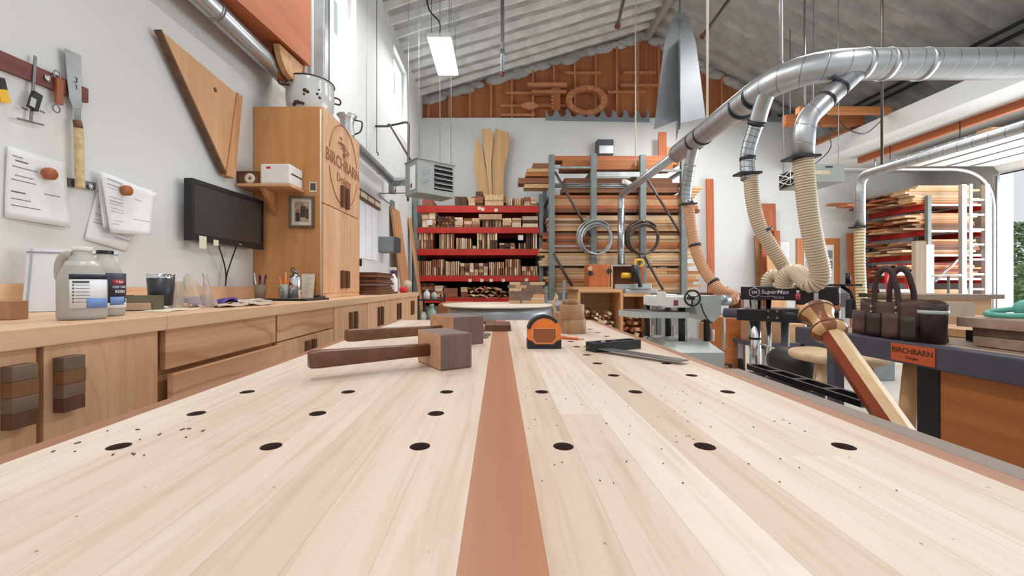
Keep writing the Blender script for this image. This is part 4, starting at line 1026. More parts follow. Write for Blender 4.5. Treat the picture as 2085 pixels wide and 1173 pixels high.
scrap(-1.31,2.12,.17,.16,.5,.0,m_white,'paper_scrap','white paper scrap in front of the pen cups','paper',4,.005)
scrap(-1.09,1.36,.10,.16,.1,.0,m_cream,'paper_scrap','flat cream card under the tumbler front','paper',6,.0015)
scrap(-1.02,1.72,.10,.14,-.3,.0,m_beige,'paper_scrap','folded tan scrap at the front edge of the worktop','paper',7,.006)
# pen cups
def cup(x,y,r,h,m,lab,mark=False):
    t=thing('pen_cup',lab,'cup',(x,y,WT)); MB(T((x,y,JW))).lathe([(.001,0),(r*.78,0),(r,h),(r*.93,h),(r*.72,.004),(.001,.004)],24).build('cup',m,t)
    if mark:
        mb=MB(T((x,y,JW)))
        for a0,a1 in ((200,250),(290,340)): pass
        pts=[(r*.95*math.cos(math.radians(250+40*math.cos(q))),r*.95*math.sin(math.radians(250+40*math.cos(q)))-.001,h*.5+h*.3*math.sin(q)) for q in [2*math.pi*k/24 for k in range(25)]]
        mb.tube(pts,.0012,5,caps=False); mb.tube([(r*.93*math.cos(math.radians(a)),r*.93*math.sin(math.radians(a))-.002,h*.5) for a in range(212,290,8)],.0014,5); mb.build('printed_badge',m_ink,t)
    return t
cx1,cy1=-1.37,2.36; cup(cx1,cy1,.034,.085,glassy('tinted_cup','#b7a08d',.15,1.3,.5),'clear tinted cup of pens by the tall cabinet')
cx2,cy2=-1.245,2.385; cup(cx2,cy2,.027,.088,plain('grey_cup','#aaa89d',.5,0,.03),'grey printed cup with round badge by the tall cabinet',True)
rn=random.Random(3)
for k,(c,nm) in enumerate((('#23284a','dark blue pen in the tinted cup'),('#b12a52','pink-red pen in the tinted cup'),('#2a1a3a','dark violet pen in the tinted cup'),('#3a3a48','black pen in the tinted cup'),('#cfd3d8','silver pen leaning left in the tinted cup'),('#3d2030','maroon pen in the tinted cup'))):
    a=k*1.05; p0=Vector((cx1+.012*math.cos(a),cy1+.012*math.sin(a),JW+.006)); p1=Vector((cx1+.036*math.cos(a),cy1+.030*math.sin(a),WT+.15+rn.uniform(-.015,.012)))
    t=thing('pen',nm,'pen',p0,0,'pens in the tinted cup'); q=p0.lerp(p1,.86); MB().tube([p0,q],.0045,8).build('barrel',plain('pen_%d'%k,c,.4,0,.03),t); MB().tube([q,p1],[.005,.0035],8).build('cap',plain('pencap_%d'%k,c,.35,0,.03),t)
for k in range(5):
    a=k*1.26+.4; p0=Vector((cx2+.008*math.cos(a),cy2+.008*math.sin(a),JW+.006)); p1=Vector((cx2+.028*math.cos(a),cy2+.022*math.sin(a),WT+.142+rn.uniform(-.02,.014)))
    t=thing('marker','orange marker with pale tip standing in the grey printed cup','marker',p0,0,'orange markers in the grey cup'); q=p0.lerp(p1,.9); MB().tube([p0,q],.0058,8).build('barrel',m_orange,t); MB().tube([q,p1],[.004,.002],8).build('tip',m_cream,t)
p0=Vector((-1.195,2.40,JW)); 
t=thing('chisel','brown-handled chisel standing between the grey cup and the card','chisel',(-1.195,2.40,WT)); MB().tube([(-1.195,2.40,JW),(-1.185,2.42,JW+.062)],.008,8).build('blade',m_tool,t); MB().tube([(-1.185,2.42,JW+.062),(-1.178,2.435,JW+.12)],[.009,.011],10).build('handle',m_cedarz,t)
cr=thing('printed_card','tall cream printed card leaning on the tall cabinet','card',(-1.2,2.56,WT))
cm=Matrix.Translation((-1.175,2.545,JW)) @ Matrix.Rotation(math.radians(-10),4,'X')
MB(cm).b2((-.058,0,0),(.025,.002,.155)).build('card',m_cream,cr)
mb=MB(cm)
for k in range(9): mb.b2((-.03,-.0006,.03+.012*k),(-.03+.02+.022*((k*7)%3)/2,0,.0325+.012*k))
mb.build('print',m_inkl,cr)
bt=thing('steel_bottle','brushed steel drinking bottle with round emblem by the tall cabinet','bottle',(-1.14,2.52,WT)); bx,by=sX(600.5,2.42),2.42
BM=T((bx,by,JW)); MB(BM).lathe([(.001,0),(.033,0),(.036,.004),(.036,.118),(.033,.13),(.02,.142),(.013,.146),(.013,.15),(.001,.15)],32).build('body',m_chrome,bt)
MB(BM).lathe([(.001,.15),(.0145,.15),(.0145,.166),(.010,.17),(.001,.17)],20).build('stopper',m_tool,bt); MB(BM).tube([(.012*math.cos(a)-.012,0,.172+.012*math.sin(a)) for a in [math.pi*2*k/16 for k in range(17)]],.0024,6,caps=False).build('loop',m_iron,bt)
mb=MB(BM); a0=math.radians(238)
pts=[(.0364*math.cos(a0+.62*math.cos(q)),.0364*math.sin(a0+.62*math.cos(q)),.078+.024*math.sin(q)) for q in [2*math.pi*k/28 for k in range(29)]]; mb.tube(pts,.0016,5,caps=False)
mb.grid(lambda u,v:(.0366*math.cos(a0-.55+1.1*u),.0366*math.sin(a0-.55+1.1*u),.082+.014*v),8,1); mb.build('emblem',plain('emblem_brown','#6a4038',.5,0,.05),bt)
tbk=thing('tablet','black tablet lying on the worktop in front of the steel bottle','tablet',(-1.12,2.24,WT)); M=T((-1.125,2.28,JW),math.radians(-6))
MB(M).b2((-.13,-.12,0),(.13,.12,.010),.003).build('body',m_black,tbk); MB(M).b2((-.118,-.108,.0101),(.118,.108,.0108)).build('screen',m_screen,tbk)
# beyond the tall cabinet
for k in range(8):
    z=.0155*k; d=.012*(k%3); x0,x1=-1.33,-1.03
    if k==7: l='topmost walnut board of the stack beyond the tall cabinet'
    elif k==0: l='bottom walnut board of the stack beyond the tall cabinet'
    else: l='walnut board inside the stack beyond the tall cabinet'
    MB().b2((x0,3.50+d,JW+.02+z*1.4),(x1-d,4.02-d,JW+.02+z*1.4+.0195),.001).solo('walnut_board',m_walnutx if k%2 else m_brownx,l,'board','walnut boards stacked on the worktop')
MB().b2((-1.36,3.47,JW),(-1.0,4.06,WT+.0198),.002).solo('wooden_tray', m_walnuty, 'dark tray under the stack of walnut boards', 'tray')
for y,l in ((3.42,'tall grey-brown block standing at the wall left of the peg plate'),(3.80,'tall grey-brown block standing at the wall right of the peg plate')):
    MB().b2((-1.50,y+.05,JW),(-1.42,y+.20,WT+.40),.002).solo('upright_block', m_grain, l, 'block')
sb=thing('spray_bottle','white spray bottle with violet collar beside the walnut stack','bottle',(-1.06,4.12,WT)); M=T((-1.07,4.16,JW))
MB(M).lathe([(.001,0),(.04,0),(.042,.01),(.042,.14),(.02,.18),(.016,.2),(.001,.2)],20).build('bottle',m_white,sb); MB(M).lathe([(.001,.2),(.02,.2),(.02,.23),(.001,.23)],14).build('collar',m_purple,sb)
MB(M).b2((-.05,-.012,.23),(.03,.012,.26),.004).build('trigger_head',m_white,sb)
MB(T((-1.03,4.42,JW))).lathe([(.001,0),(.03,.0),(.042,.02),(.044,.04),(.03,.065),(.001,.068)],20).solo('red_ball', m_redb, 'small round red object near the far end of the worktop', 'ball')
MB(Matrix.Translation((-1.02,4.52,JW+.045)) @ Matrix.Rotation(math.radians(50),4,'X') @ Matrix.Rotation(math.radians(20),4,'Y')).lathe([(.001,-.02),(.04,-.02),(.045,.09),(.001,.09)],18).solo('tan_cup', m_beige, 'tan tapered cup tipped over near the far end of the worktop', 'cup')
# white board, peg plate, dispenser, leaning boards on the wall beyond the cabinet
wbd=thing('whiteboard','white schedule board with wooden header on the wall beyond the tall cabinet','board',wp(750,470)); 
q=[onX(733,434,XL+.003),onX(771,450,XL+.003),onX(767,500,XL+.003),onX(733,494,XL+.003)]
y0b,y1b=wy(715),wy(766); MB().b2((XL+.002,y0b,1.35),(XL+.012,y1b,1.98),.001).build('panel',m_label,wbd)
for k in range(1,4):
    y=y0b+(y1b-y0b)*k/4; MB().b2((XL+.0122,y-.004,1.36),(XL+.0135,y+.004,1.97)).build('column_line',m_inkl,wbd)
hy0,hy1=wy(712),wy(771); MB().b2((XL+.002,hy0,2.0),(XL+.025,hy1,2.11),.001).build('header',m_walnuty,wbd)
for k in range(4):
    y=hy0+(hy1-hy0)*(k+.5)/4; MB().b2((XL+.0252,y-.11,2.03),(XL+.0265,y+.11,2.085)).build('name_card',m_cream,wbd)
pp=thing('peg_plate','white rounded plate with small pegs on the wall above the walnut stack','rack',wp(745,500)); c=Vector((XL+.02,4.35,1.26))
mb=MB(); pts=[(XL+.005,c.y+.22*math.cos(a),c.z+(.07 if math.sin(a)>0 else .11)*math.sin(a)) for a in [2*math.pi*k/28 for k in range(28)]]; mb.prism(pts,(.016,0,0)); mb.build('plate',m_white,pp)
for dy,h in ((-.12,.09),(0,.06),(.1,.07)): MB().b2((XL+.022,c.y+dy-.02,c.z-.01),(XL+.06,c.y+dy+.02,c.z+h)).build('peg',m_iron,pp)
ds=thing('paper_dispenser','grey paper towel dispenser on the wall near the heater','dispenser',wp(790,495)); yd0,yd1=5.0,5.42
z0,z1=sZ(512,5.2),sZ(480,5.2); MB().b2((XL+.001,5.28,z0),(XL+.20,5.52,z1),.01).build('body',m_steelg,ds); 
mb=MB(); mb.prism([(XL+.2005,5.28,z0+.004),(XL+.2005,5.52,z0+.004),(XL+.2005,5.52,z1-.004),(XL+.2005,5.28,z1-.004)],(.03,0,0)); mb.build('cover',m_dgrey,ds)
for k,(x0,x1,yt,yb_,dx,m,l) in enumerate(((808,824,425,600,.0,m_pinez,'wide flat board leaning on the wall at the far end of the worktop'),(824,832,432,600,.05,m_pinez,'narrow pale board leaning right of the wide one by the red rack'))):
    Y=wy((x0+x1)/2)*.93
    zt=sZ(yt,Y); lo=WT+.0005
    ya,yb2=wy(x0)*.93,wy(x1)*.93
    if k==1: ya,yb2=6.95,7.10
    mb=MB(); zb=lo if k==0 and yb2<Yend else .001
    mb.prism([(XL+.33,ya,.001),(XL+.30,ya,.001),(XL+.004,ya,zt),(XL+.034,ya,zt)],(0,yb2-ya,0)); mb.solo('leaning_board',m,l,'board')
# small black cart with bottles past the worktop end
bc=thing('utility_cart','small black shelf cart with bottles past the end of the worktop','cart',(-.92,5.35,0))
for x in (-1.02,-.74):
    for y in (5.2,5.55): MB().cyl((x,y,0),(x,y,.93),.011,seg=8).build('post',m_black,bc)
for z in (.25,.55,.85): MB().b2((-1.03,5.19,z),(-.73,5.56,z+.014)).build('shelf',m_black,bc)
def bott(x,y,z,r,h,m,lab,capm):
    t=thing('bottle',lab,'bottle',(x,y,z)); MB(T((x,y,z+.0005))).lathe([(.001,0),(r,0),(r,h*.6),(r*.45,h*.8),(r*.4,h*.9),(.001,h*.9)],16).build('body',m,t); MB(T((x,y,z+.0005))).lathe([(.001,h*.9),(r*.5,h*.9),(r*.5,h),(.001,h)],12).build('cap',capm,t)
bott(-.93,5.28,.864,.04,.13,m_white,'white bottle on the top shelf of the black cart',m_greyp); bott(-.84,5.3,.864,.035,.11,m_greyp,'grey can on the top shelf of the black cart',m_black)
bott(-.87,5.3,.564,.055,.24,plain('green_fluid','#9fb59a',.3,0,.05),'green-tinted bottle on the middle shelf of the black cart',m_white); bott(-.97,5.3,.564,.04,.16,m_white,'white bottle on the middle shelf of the black cart',m_black)
# ------------------------------------------------------------------ red pallet rack with offcuts on the back wall
YR = 7.30
rx0, rx1 = sX(850,YR), sX(1098,YR)
beams = [(420,433),(464,475),(508,520),(562,573),(606,617)]
rk = thing('pallet_rack','red-beamed pallet rack full of short boards against the back wall','rack',((rx0+rx1)/2,7.7,0))
for x in (rx0-.035,rx1+.035):
    for y in (YR+.02,8.10): MB().b2((x-.035,y-.03,0),(x+.035,y+.03,sZ(400,YR) if x<0 else sZ(395,YR))).build('upright', m_steelg, rk)
shelfz=[]
for ya,yb in beams:
    z0,z1=sZ(yb,YR),sZ(ya,YR); shelfz.append(z1+.012)
    MB().b2((rx0,YR-.02,z0),(rx1,YR+.03,z1),.004).build('beam', m_red, rk, 'red steel beam')
    MB().b2((rx0,8.07,z0),(rx1,8.12,z1)).build('beam', m_red, rk, 'red steel beam')
    MB().b2((rx0,YR-.015,z1+.0005),(rx1,8.11,z1+.0115)).build('deck', m_brownx, rk)
MB().b2((rx0,8.125,shelfz[-1]-.2),(rx1,8.14,shelfz[0])).build('back_panel', m_dark, rk, 'dark back of the rack')  # near-black sheet, paints the shade in the gaps between boards
tg=[]
for x,y in ((957,571),(981,571),(1000,571),(1025,571),(1072,570),(976,424),(983,426),(1010,428)):
    p=at(x,y,YR-.021); w=.028
    MB().b2((p.x-w,YR-.0225,p.z-w),(p.x+w,YR-.0205,p.z+w)).build('price_tag', m_cream, rk)
nb=[0]
def endboard(x0,x1,z0,z1,m,lab,grp,y0=None,ln=None,rnd=None):
    y=YR+.0+(rnd.uniform(0,.05)); L=rnd.uniform(.45,.72)
    MB().b2((x0,y,z0),(x1,y+L,z1)).solo('wood_offcut', m, lab, 'offcut', grp)
rnd=random.Random(11)
def upright(x0,x1,yt,yb,tiers,cw,mats,si,lab,grp,jit=.06):
    """boards standing on edge in a row, end grain to the front"""
    zb=shelfz[si]+.0005; zt=sZ(yt,YR); X0,X1=sX(x0,YR),sX(x1,YR); h=(zt-zb)/tiers
    n=max(1,round((X1-X0)/cw)); w=(X1-X0)/n
    for i in range(n):
        z=zb; last=True
        for t in range(tiers):
            hh=h*(1-rnd.uniform(0,jit)) if t==tiers-1 else h
            endboard(X0+i*w+.002,X0+(i+1)*w-rnd.uniform(.004,.014),z,z+hh-.001,rnd.choice(mats),lab,grp,rnd=rnd); z+=hh
def flat(x0,x1,yt,yb,rows,cols,mats,si,lab,grp):
    zb=shelfz[si]+.0005; zt=sZ(yt,YR); X0,X1=sX(x0,YR),sX(x1,YR); h=(zt-zb)/rows; w=(X1-X0)/cols
    for r in range(rows):
        for c in range(cols):
            endboard(X0+c*w+rnd.uniform(.001,.008),X0+(c+1)*w-rnd.uniform(.001,.012),zb+r*h,zb+(r+1)*h-.001,rnd.choice(mats),lab,grp,rnd=rnd)
TAN,RED,DRK,PAL=m_end
G='short boards on the red rack'
def px(x,y): return x/4.886+820, y/4.886+380
def U(a,b,t,si,tiers,cw,mats,lab): upright(a/4.886+820,b/4.886+820,t/4.886+380,0,tiers,cw,mats,si,lab,lab)
def Fl(a,b,t,si,r,c,mats,lab): flat(a/4.886+820,b/4.886+820,t/4.886+380,0,r,c,mats,si,lab,lab)
# top shelf (on beam 0)
Fl(515,640,95,0,2,2,[DRK],'dark block atop the red rack beside the hanging heater')
Fl(650,722,110,0,2,1,[TAN,PAL],'tan block in the left pile atop the red rack'); Fl(724,803,45,0,5,1,[DRK,RED],'dark slab in the left pile atop the red rack')
Fl(815,1005,80,0,2,1,[TAN],'wide tan beam atop the red rack under the carved slabs')
U(1050,1200,110,0,1,.04,[TAN,PAL,RED],'upright board end atop the red rack toward the steel rack')
Fl(1205,1340,100,0,4,2,[TAN,RED,PAL],'short stick on the far right top of the red rack')
Fl(190,300,125,0,1,1,[RED],'red-brown block at the left top of the red rack')
# second shelf
Fl(190,325,240,1,4,2,[TAN,PAL,RED],"short board in the left stack on the red rack's second shelf")
zb=shelfz[1]
for r in range(4):
    for k in range(6-(r%2)):
        x=sX(332/4.886+820,YR)+.032+(k+.5*(r%2))*.060; z=zb+.028+r*.049
        MB().cyl((x,YR+.02+rnd.uniform(0,.03),z),(x,YR+.6,z),.0265,seg=12).solo('small_log', rnd.choice([DRK,RED]), "small dark log in the heap on the red rack's second shelf", 'log',"dark logs on the red rack's second shelf")
Fl(515,600,305,1,5,1,[TAN,PAL],'pale slat in the short stack beside the dark logs on the red rack')
Fl(605,770,310,1,3,2,[TAN,RED],"tan board in the middle of the red rack's second shelf")
U(790,985,330,1,1,.055,[DRK,DRK,TAN],"dark upright offcut under the flat slab on the red rack's second shelf")
MB().b2((sX(975,YR),YR-.02,shelfz[1]+.0+(sZ(330/4.886+380,YR)-shelfz[1])+.002),(sX(1022,YR),YR+.5,sZ(276/4.886+380,YR))).solo('wood_slab', TAN, "tan slab laid flat across dark offcuts on the red rack's second shelf", 'slab')
Fl(990,1180,310,1,4,2,[TAN,PAL,RED],"pale board in the right stacks on the red rack's second shelf"); Fl(1190,1350,290,1,3,1,[PAL,DRK,TAN],"board in the far right stack on the red rack's second shelf")
# third shelf
U(137,300,440,2,2,.040,[TAN,PAL,RED],"board end in the leftmost double row on the red rack's middle shelf")
U(362,515,462,2,1,.034,[PAL,TAN,RED],"tall thin board in the second row from the left on the red rack's middle shelf")
U(532,683,508,2,1,.034,[TAN,PAL,RED],"thin board in the shorter striped row on the red rack's middle shelf")
Fl(690,730,585,2,2,1,[TAN],"little block between two rows on the red rack's middle shelf")
U(738,945,445,2,2,.046,[PAL,TAN,DRK],"board end in the tall double row at the centre of the red rack's middle shelf")
Fl(960,1120,560,2,3,3,[RED,TAN,DRK],"offcut in the low jumble on the red rack's middle shelf")
U(1155,1225,560,2,1,.03,[DRK,TAN],"short upright stick near the right end of the red rack's middle shelf"); U(1230,1340,450,2,1,.042,[DRK,PAL,RED,DRK],"tall narrow board at the right end of the red rack's middle shelf")
# fourth shelf
U(147,285,735,3,1,.036,[RED,RED,TAN],"red-brown board in the leftmost row on the red rack's fourth shelf")
U(290,420,722,3,2,.04,[PAL,RED,DRK],"board end in the two-tier row on the red rack's fourth shelf, left")
U(425,560,740,3,1,.032,[PAL,TAN],"pale wavy board in the row left of the heap on the red rack's fourth shelf")
Fl(570,850,760,3,4,6,[RED,TAN,DRK,PAL],"stick end in the heap at the centre of the red rack's fourth shelf")
U(857,1015,748,3,2,.036,[PAL,TAN,RED],"board end in the two-tier row right of the heap on the red rack's fourth shelf")
U(1020,1180,720,3,2,.040,[TAN,RED,PAL],"board end in the tallest row on the red rack's fourth shelf")
U(1185,1345,792,3,2,.040,[PAL,TAN,RED],"board end in the low row at the right of the red rack's fourth shelf")
# bottom visible shelf
Fl(125,310,960,4,4,3,[RED,DRK],'dark red block at the left of the lowest visible shelf of the red rack')
Fl(315,400,985,4,4,1,[TAN,PAL],"tan block beside the dark red ones on the red rack's lowest shelf"); Fl(405,545,1010,4,2,1,[RED],"large red-brown timber on the red rack's lowest shelf")
Fl(575,650,1000,4,2,1,[TAN,RED],'amber block near the middle of the lowest visible shelf of the red rack')
for k in range(34):
    p=at(820+(665+(k%12)*31+rnd.uniform(-8,8))/4.886, 380+(1100-(k//12)*38+rnd.uniform(-6,6))/4.886, YR+.06+rnd.uniform(0,.1))
    p.z=max(p.z,shelfz[4]+.03+.06*(k//12))
    MB().box(p,(rnd.uniform(.05,.085),rnd.uniform(.2,.4),rnd.uniform(.02,.035)),Matrix.Rotation(rnd.uniform(-.7,.7),4,'Y') @ Matrix.Rotation(rnd.uniform(-.4,.4),4,'Z')).solo('wood_scrap', rnd.choice([PAL,TAN,RED,DRK]),"loose scrap stick in the jumble on the red rack's lowest shelf",'scrap',"scrap sticks on the red rack's lowest shelf")
for x,y,l in ((875,453,"white card on the red rack's second shelf"),(1060,484,"pale blue card at the right of the red rack's middle shelf")):
    p=at(x,y,YR-.012); MB().b2((p.x-.045,YR-.014,p.z-.045),(p.x+.045,YR-.011,p.z+.045)).solo('card', m_paper, l, 'card')
# three carved slabs leaning on the wall over the rack
def slab3(pts,lab,Y):
    P=[at(x,y,Y) for x,y in pts]; zmin=min(p.z for p in P)
    o=MB().prism(P,(0,.05,0)); o.solo('carved_slab', wood('carved_%s'%pts[0][0],'#d8b07e','#b98a58','z',4,.5,.05), lab, 'slab')
Ys=7.98
slab3([(967,280),(970,278),(981,300),(988,340),(993,372),(996,405),(978,405),(965,348)],'left narrow carved slab with pointed top above the red rack',Ys)
slab3([(980,263),(999,261),(1004,278),(1003,300),(1000,330),(1002,405),(997,405),(991,350),(984,296)],'middle carved slab leaning on the back wall above the red rack',Ys-.06)
slab3([(1009,261),(1037,271),(1038,290),(1034,312),(1027,340),(1025,372),(1026,405),(1003,405),(1002,330),(1004,300)],'right widest carved slab above the red rack',Ys)
MB().b2((sX(962,Ys),7.75,sZ(405,Ys)-.0-.12),(sX(1030,Ys),8.10,sZ(405,Ys)-.001)).solo('support_block', m_cedar, 'block under the carved slabs atop the red rack', 'block')
# ------------------------------------------------------------------ steel rack with long boards
YS=7.0
sr=thing('lumber_rack','tall grey steel lumber rack loaded with long boards','rack',(sX(1255,YS),7.4,0))
ux=[1123,1208,1308,1391]
for i,x in enumerate(ux):
    X=sX(x,YS); MB().b2((X-.05,YS-.05,0),(X+.05,YS+.03,sZ(316,YS)+.02*(i%2)),.004).build('upright', m_steelg, sr)
    MB().b2((X-.04,8.05,0),(X+.04,8.12,sZ(330,YS))).build('upright', m_steelg, sr)
levels=[345,392,432,470,512,541,596]
for y in levels:
    for x in ux: X=sX(x,YS); MB().b2((X-.03,YS+.031,sZ(y,YS)-.045),(X+.03,8.049,sZ(y,YS)-.001)).build('arm', m_steelg, sr)
for x0,x1,y0,y1 in ((1128,1203,340,344),(1214,1303,351,361),(1313,1387,346,350),(1128,1203,500,503)): MB().b2((sX(x0,YS),YS-.035,sZ(y1,YS)),(sX(x1,YS),YS+.0,sZ(y0,YS))).build('tie_bar', m_galv, sr)
for a,b in (((1130,350),(1203,480)),((1126,515),(1165,582)),((1315,360),(1386,476)),((1312,522),(1350,590))):
    MB().tube([at(*a,YS-.04),at(*b,YS-.04)],.022,8).build('brace', m_copper, sr)
rnd=random.Random(21)
LM=[m_cedar,m_pine,m_brownx,m_palex]
def long(x0,x1,ya,yb,m,lab,dy=0.0,grp=None,wid=.26):
    MB().b2((sX(x0,YS+.06),YS+.06+dy,sZ(yb,YS+.06)),(sX(x1,YS+.06),YS+.06+dy+wid,sZ(ya,YS+.06)-.0015)).solo('long_board', m, lab, 'board', grp)
def pile(ya,yb,n,x0,x1,mats,lev,split=.35):
    h=(yb-ya)/n; lab='long board in the pile on the %s level of the steel rack'%lev; grp='long boards on the %s level of the steel rack'%lev
    for i in range(n):
        a=x0+rnd.uniform(-6,14); b=x1+rnd.uniform(-22,6); t0=ya+i*h; t1=ya+(i+1)*h
        if rnd.random()<split:
            m=rnd.uniform(a+60,b-60); long(a,m-.5,t0,t1,rnd.choice(mats),lab,rnd.uniform(0,.03),grp); long(m+.5,b,t0,t1,rnd.choice(mats),lab,rnd.uniform(0,.05),grp)
        else: long(a,b,t0,t1,rnd.choice(mats),lab,rnd.uniform(0,.04),grp)
        if i%3==1: long(a+8,b-8,t0,t1,rnd.choice(mats),lab,.32,grp)
pile(316,345,3,1132,1392,[m_cedar,m_cedar,m_brownx],'topmost',.2)
for k,(x0,ya,yb) in enumerate(((1086,330,341),(1073,341,348),(1071,349,357),(1056,360,372),(1068,373,381))):
    long(x0,1118,ya,yb,[m_brownx,m_pine,m_cedar,m_brownx,m_pine][k],['highest','second','third','fourth, longest','lowest'][k]+' board sticking out left of the steel rack',.06)
pile(362,392,3,1140,1385,[m_brownx,m_brownx,m_cedar],'second',.2)
for k in range(3): MB().tube([at(1122,375+3.2*k,YS+.045),at(1318,375+3.2*k,YS+.045)],.011,8).solo('metal_rod', m_galv, ['top','middle','lowest'][k]+' pale metal rod on the second level of the steel rack', 'rod')
pile(397,432,5,1118,1425,[m_cedar,m_pine,m_cedar,m_brownx],'third')
pile(438,470,6,1105,1400,[m_palex,m_pine,m_brownx,m_cedar],'fourth')
pile(473,512,6,1102,1410,[m_pine,m_palex,m_cedar,m_brownx],'fifth')
pile(515,541,5,1102,1415,[m_palex,m_palex,m_pine],'sixth')
pile(546,596,9,1112,1425,[m_pine,m_cedar,m_pine,m_palex],'lowest')
for k in range(4): long(1396+k,1433-5*k,378+6*k,383+6*k,m_pine,'short board end sticking out right of the steel rack behind the flexible duct',.05,'board ends right of the steel rack')
pv=thing('white_pipe','white plastic pipe offcut lying on the third level of the steel rack','pipe',at(1276,372,YS+.0)); MB().tube([at(1270,369,YS-.09),at(1282,374,YS+.02)],.04,16).build('pipe', m_white, pv)
# coiled hoses hanging on the rack
def coil(cx,cy,r,m,lab):
    c=at(cx,cy,YS-.16); pts=[]; rn=random.Random(cx); turns=4; n=40
    for i in range(turns*n+14):
        a=2*math.pi*i/n+.8; k=i//n; rr=r*(1+.07*math.sin(a*.77+k*2)-.03*k); pts.append(c+Vector((rr*math.cos(a)+.02*math.sin(k*2.1),-.028*k*.5+.03*math.sin(a*.5),rr*1.0*math.sin(a)-.012*k)))
    t=thing('coiled_hose',lab,'hose',c-Vector((0,0,r))); MB().tube(pts,.0155,8).build('hose',m,t)
    MB().tube([(c.x,YS-.051,c.z+r*1.0),(c.x,YS-.24,c.z+r*.985)],.012,8).build('hook',m_galv,t)
coil(1212,484,.285,m_galv,'grey coiled hose hanging on the left of the steel rack')
coil(1308,484,.275,plain('brown_hose','#4c3c34',.45,0,.06),'dark brown coiled hose hanging on the right of the steel rack')
# things on the back wall
wb=thing('wall_box','grey metal box mounted on the back wall above the steel rack','box',at(1233,315,8.15)); p0,p1=at(1217,314,8.0),at(1250,283,8.0)
MB().b2((p0.x,8.02,p0.z),(p1.x,8.198,p1.z)).build('casing',m_dgrey,wb); MB().b2((p0.x+.03,8.005,p0.z+.02),(p1.x-.01,8.0195,p0.z+.17)).build('cover',m_alum,wb)
def plank(x0,x1,yt,yb,m,lab,Y=8.16,lean=.0):
    a=at(x0,yb,Y); b=at(x1,yt,Y); z0=.001 if yb>575 else a.z
    MB().prism([(a.x,Y-.03-lean,z0),(b.x,Y-.03-lean,z0),(b.x,Y-.03,b.z),(a.x,Y-.03,b.z)],(0,.03,0)).solo('leaning_plank',m,lab,'plank')
plank(1340,1356,270,322,m_cedarz,'short red-brown plank upright on top of the steel rack',7.95); plank(1356,1372,300,322,m_pinez,'stubby pale plank beside the short red-brown one on the steel rack',7.93)
plank(1437,1451,365,600,m_cedarz,'tall narrow red-brown plank standing against the back wall right of the steel rack',8.15,.08)
plank(1547,1577,415,600,m_cedarz,'wide orange slab standing behind the drum sander hoses',8.1,.12); plank(1574,1586,470,600,m_cedarz,'shorter orange slab overlapping the wide one behind the hoses',8.02,.12); plank(1535,1546,480,600,m_brownx,'dark narrow plank left of the wide orange slab',8.12,.1)
plank(1560,1595,520,600,m_pinez,'pale pinkish slab behind the bend of the left tan hose',7.9,.1)
plank(1723,1741,475,620,m_cedarz,'dark orange plank standing beside the right vertical duct',8.05,.1)
nk=thing('wall_notice','pale framed notice on the back wall left of the cedar-cased door','notice',at(1597,540,8.19)); MB().b2((sX(1586,8.18),8.18,sZ(560,8.18)),(sX(1609,8.18),8.198,sZ(491,8.18))).build('frame',m_greyp,nk); MB().b2((sX(1588,8.18),8.176,sZ(558,8.18)),(sX(1607,8.18),8.1795,sZ(493,8.18))).build('sheet',m_label,nk)
# gable: wooden letters, ring and saw-blade cut-out
YG=8.19
def gbox(x0,y0,x1,y1,d,mb): mb.b2((sX(x0,YG),YG-d,sZ(y1,YG)),(sX(x1,YG),YG+.05,sZ(y0,YG)))
lt=thing('wooden_letter','big T-shaped wooden piece mounted on the cedar gable','sign',(sX(1115,YG),YG,sZ(225,YG)))
mb=MB(); gbox(1074,173,1153,180,.10,mb); mb.build('crossbar',m_gbat,lt); mb=MB(); gbox(1083,187,1152,193,.08,mb); mb.build('lower_bar',m_gbat,lt); mb=MB(); gbox(1124,181,1140,226,.06,mb); mb.build('stem',m_cedarz,lt)
for k in range(6): gg=MB(); gbox(1121,184+7*k,1126,187+7*k,.07,gg); gg.build('notch_block',m_gbat,lt)
rg=thing('wooden_ring','oval wooden ring of blocks mounted on the cedar gable beside the T','sign',(sX(1193,YG),YG,sZ(222,YG))); c=at(1193,207,YG)
for k in range(16):
    a=2*math.pi*k/16; a2=2*math.pi*(k+.94)/16; R0,R1=.26,.37
    f=lambda r,a_:(c.x+r*1.12*math.cos(a_),YG-.08,c.z+r*.78*math.sin(a_)); MB().prism([f(R0,a),f(R1,a),f(R1,a2),f(R0,a2)],(0,.12,0)).build('block',m_gbat,rg)
lf=thing('wooden_fish','small oval carved wooden piece on the cedar gable left of the T','sign',(sX(1078,YG),YG,sZ(226,YG))); c=at(1078,217,YG)
MB().prism([(c.x+.13*math.cos(a)*(1+.3*math.cos(2*a)),YG-.05,c.z+.075*math.sin(a)) for a in [2*math.pi*k/24 for k in range(24)]],(0,.06,0)).build('oval',m_gbat,lf)
bl=thing('saw_blade_sign','long blue-grey saw-blade cut-out with hooked teeth along the top of the back wall','sign',(sX(1215,YG),YG,ZW))
def teeth(x0,x1,n):
    Yb=YB-.02; pts=[at(x1,249,Yb),at(x0,245,Yb)]; w=(x1-x0)/n
    for k in range(n):
        xa=x0+k*w
        for dx,y in ((0,225),(.08,227),(.14,231),(.24,236),(.38,238),(.54,238),(.66,236),(.74,232),(.76,228),(.70,224),(.84,222)): pts.append(at(xa+dx*w,y+.35*k,Yb))
    pts.append(at(x1,228+5,Yb)); return pts
MB().prism(teeth(1111,1322,9),(0,-.02,0)).build('blade',plain('blue_grey_steel','#8b949b',.5,.3,.05),bl)
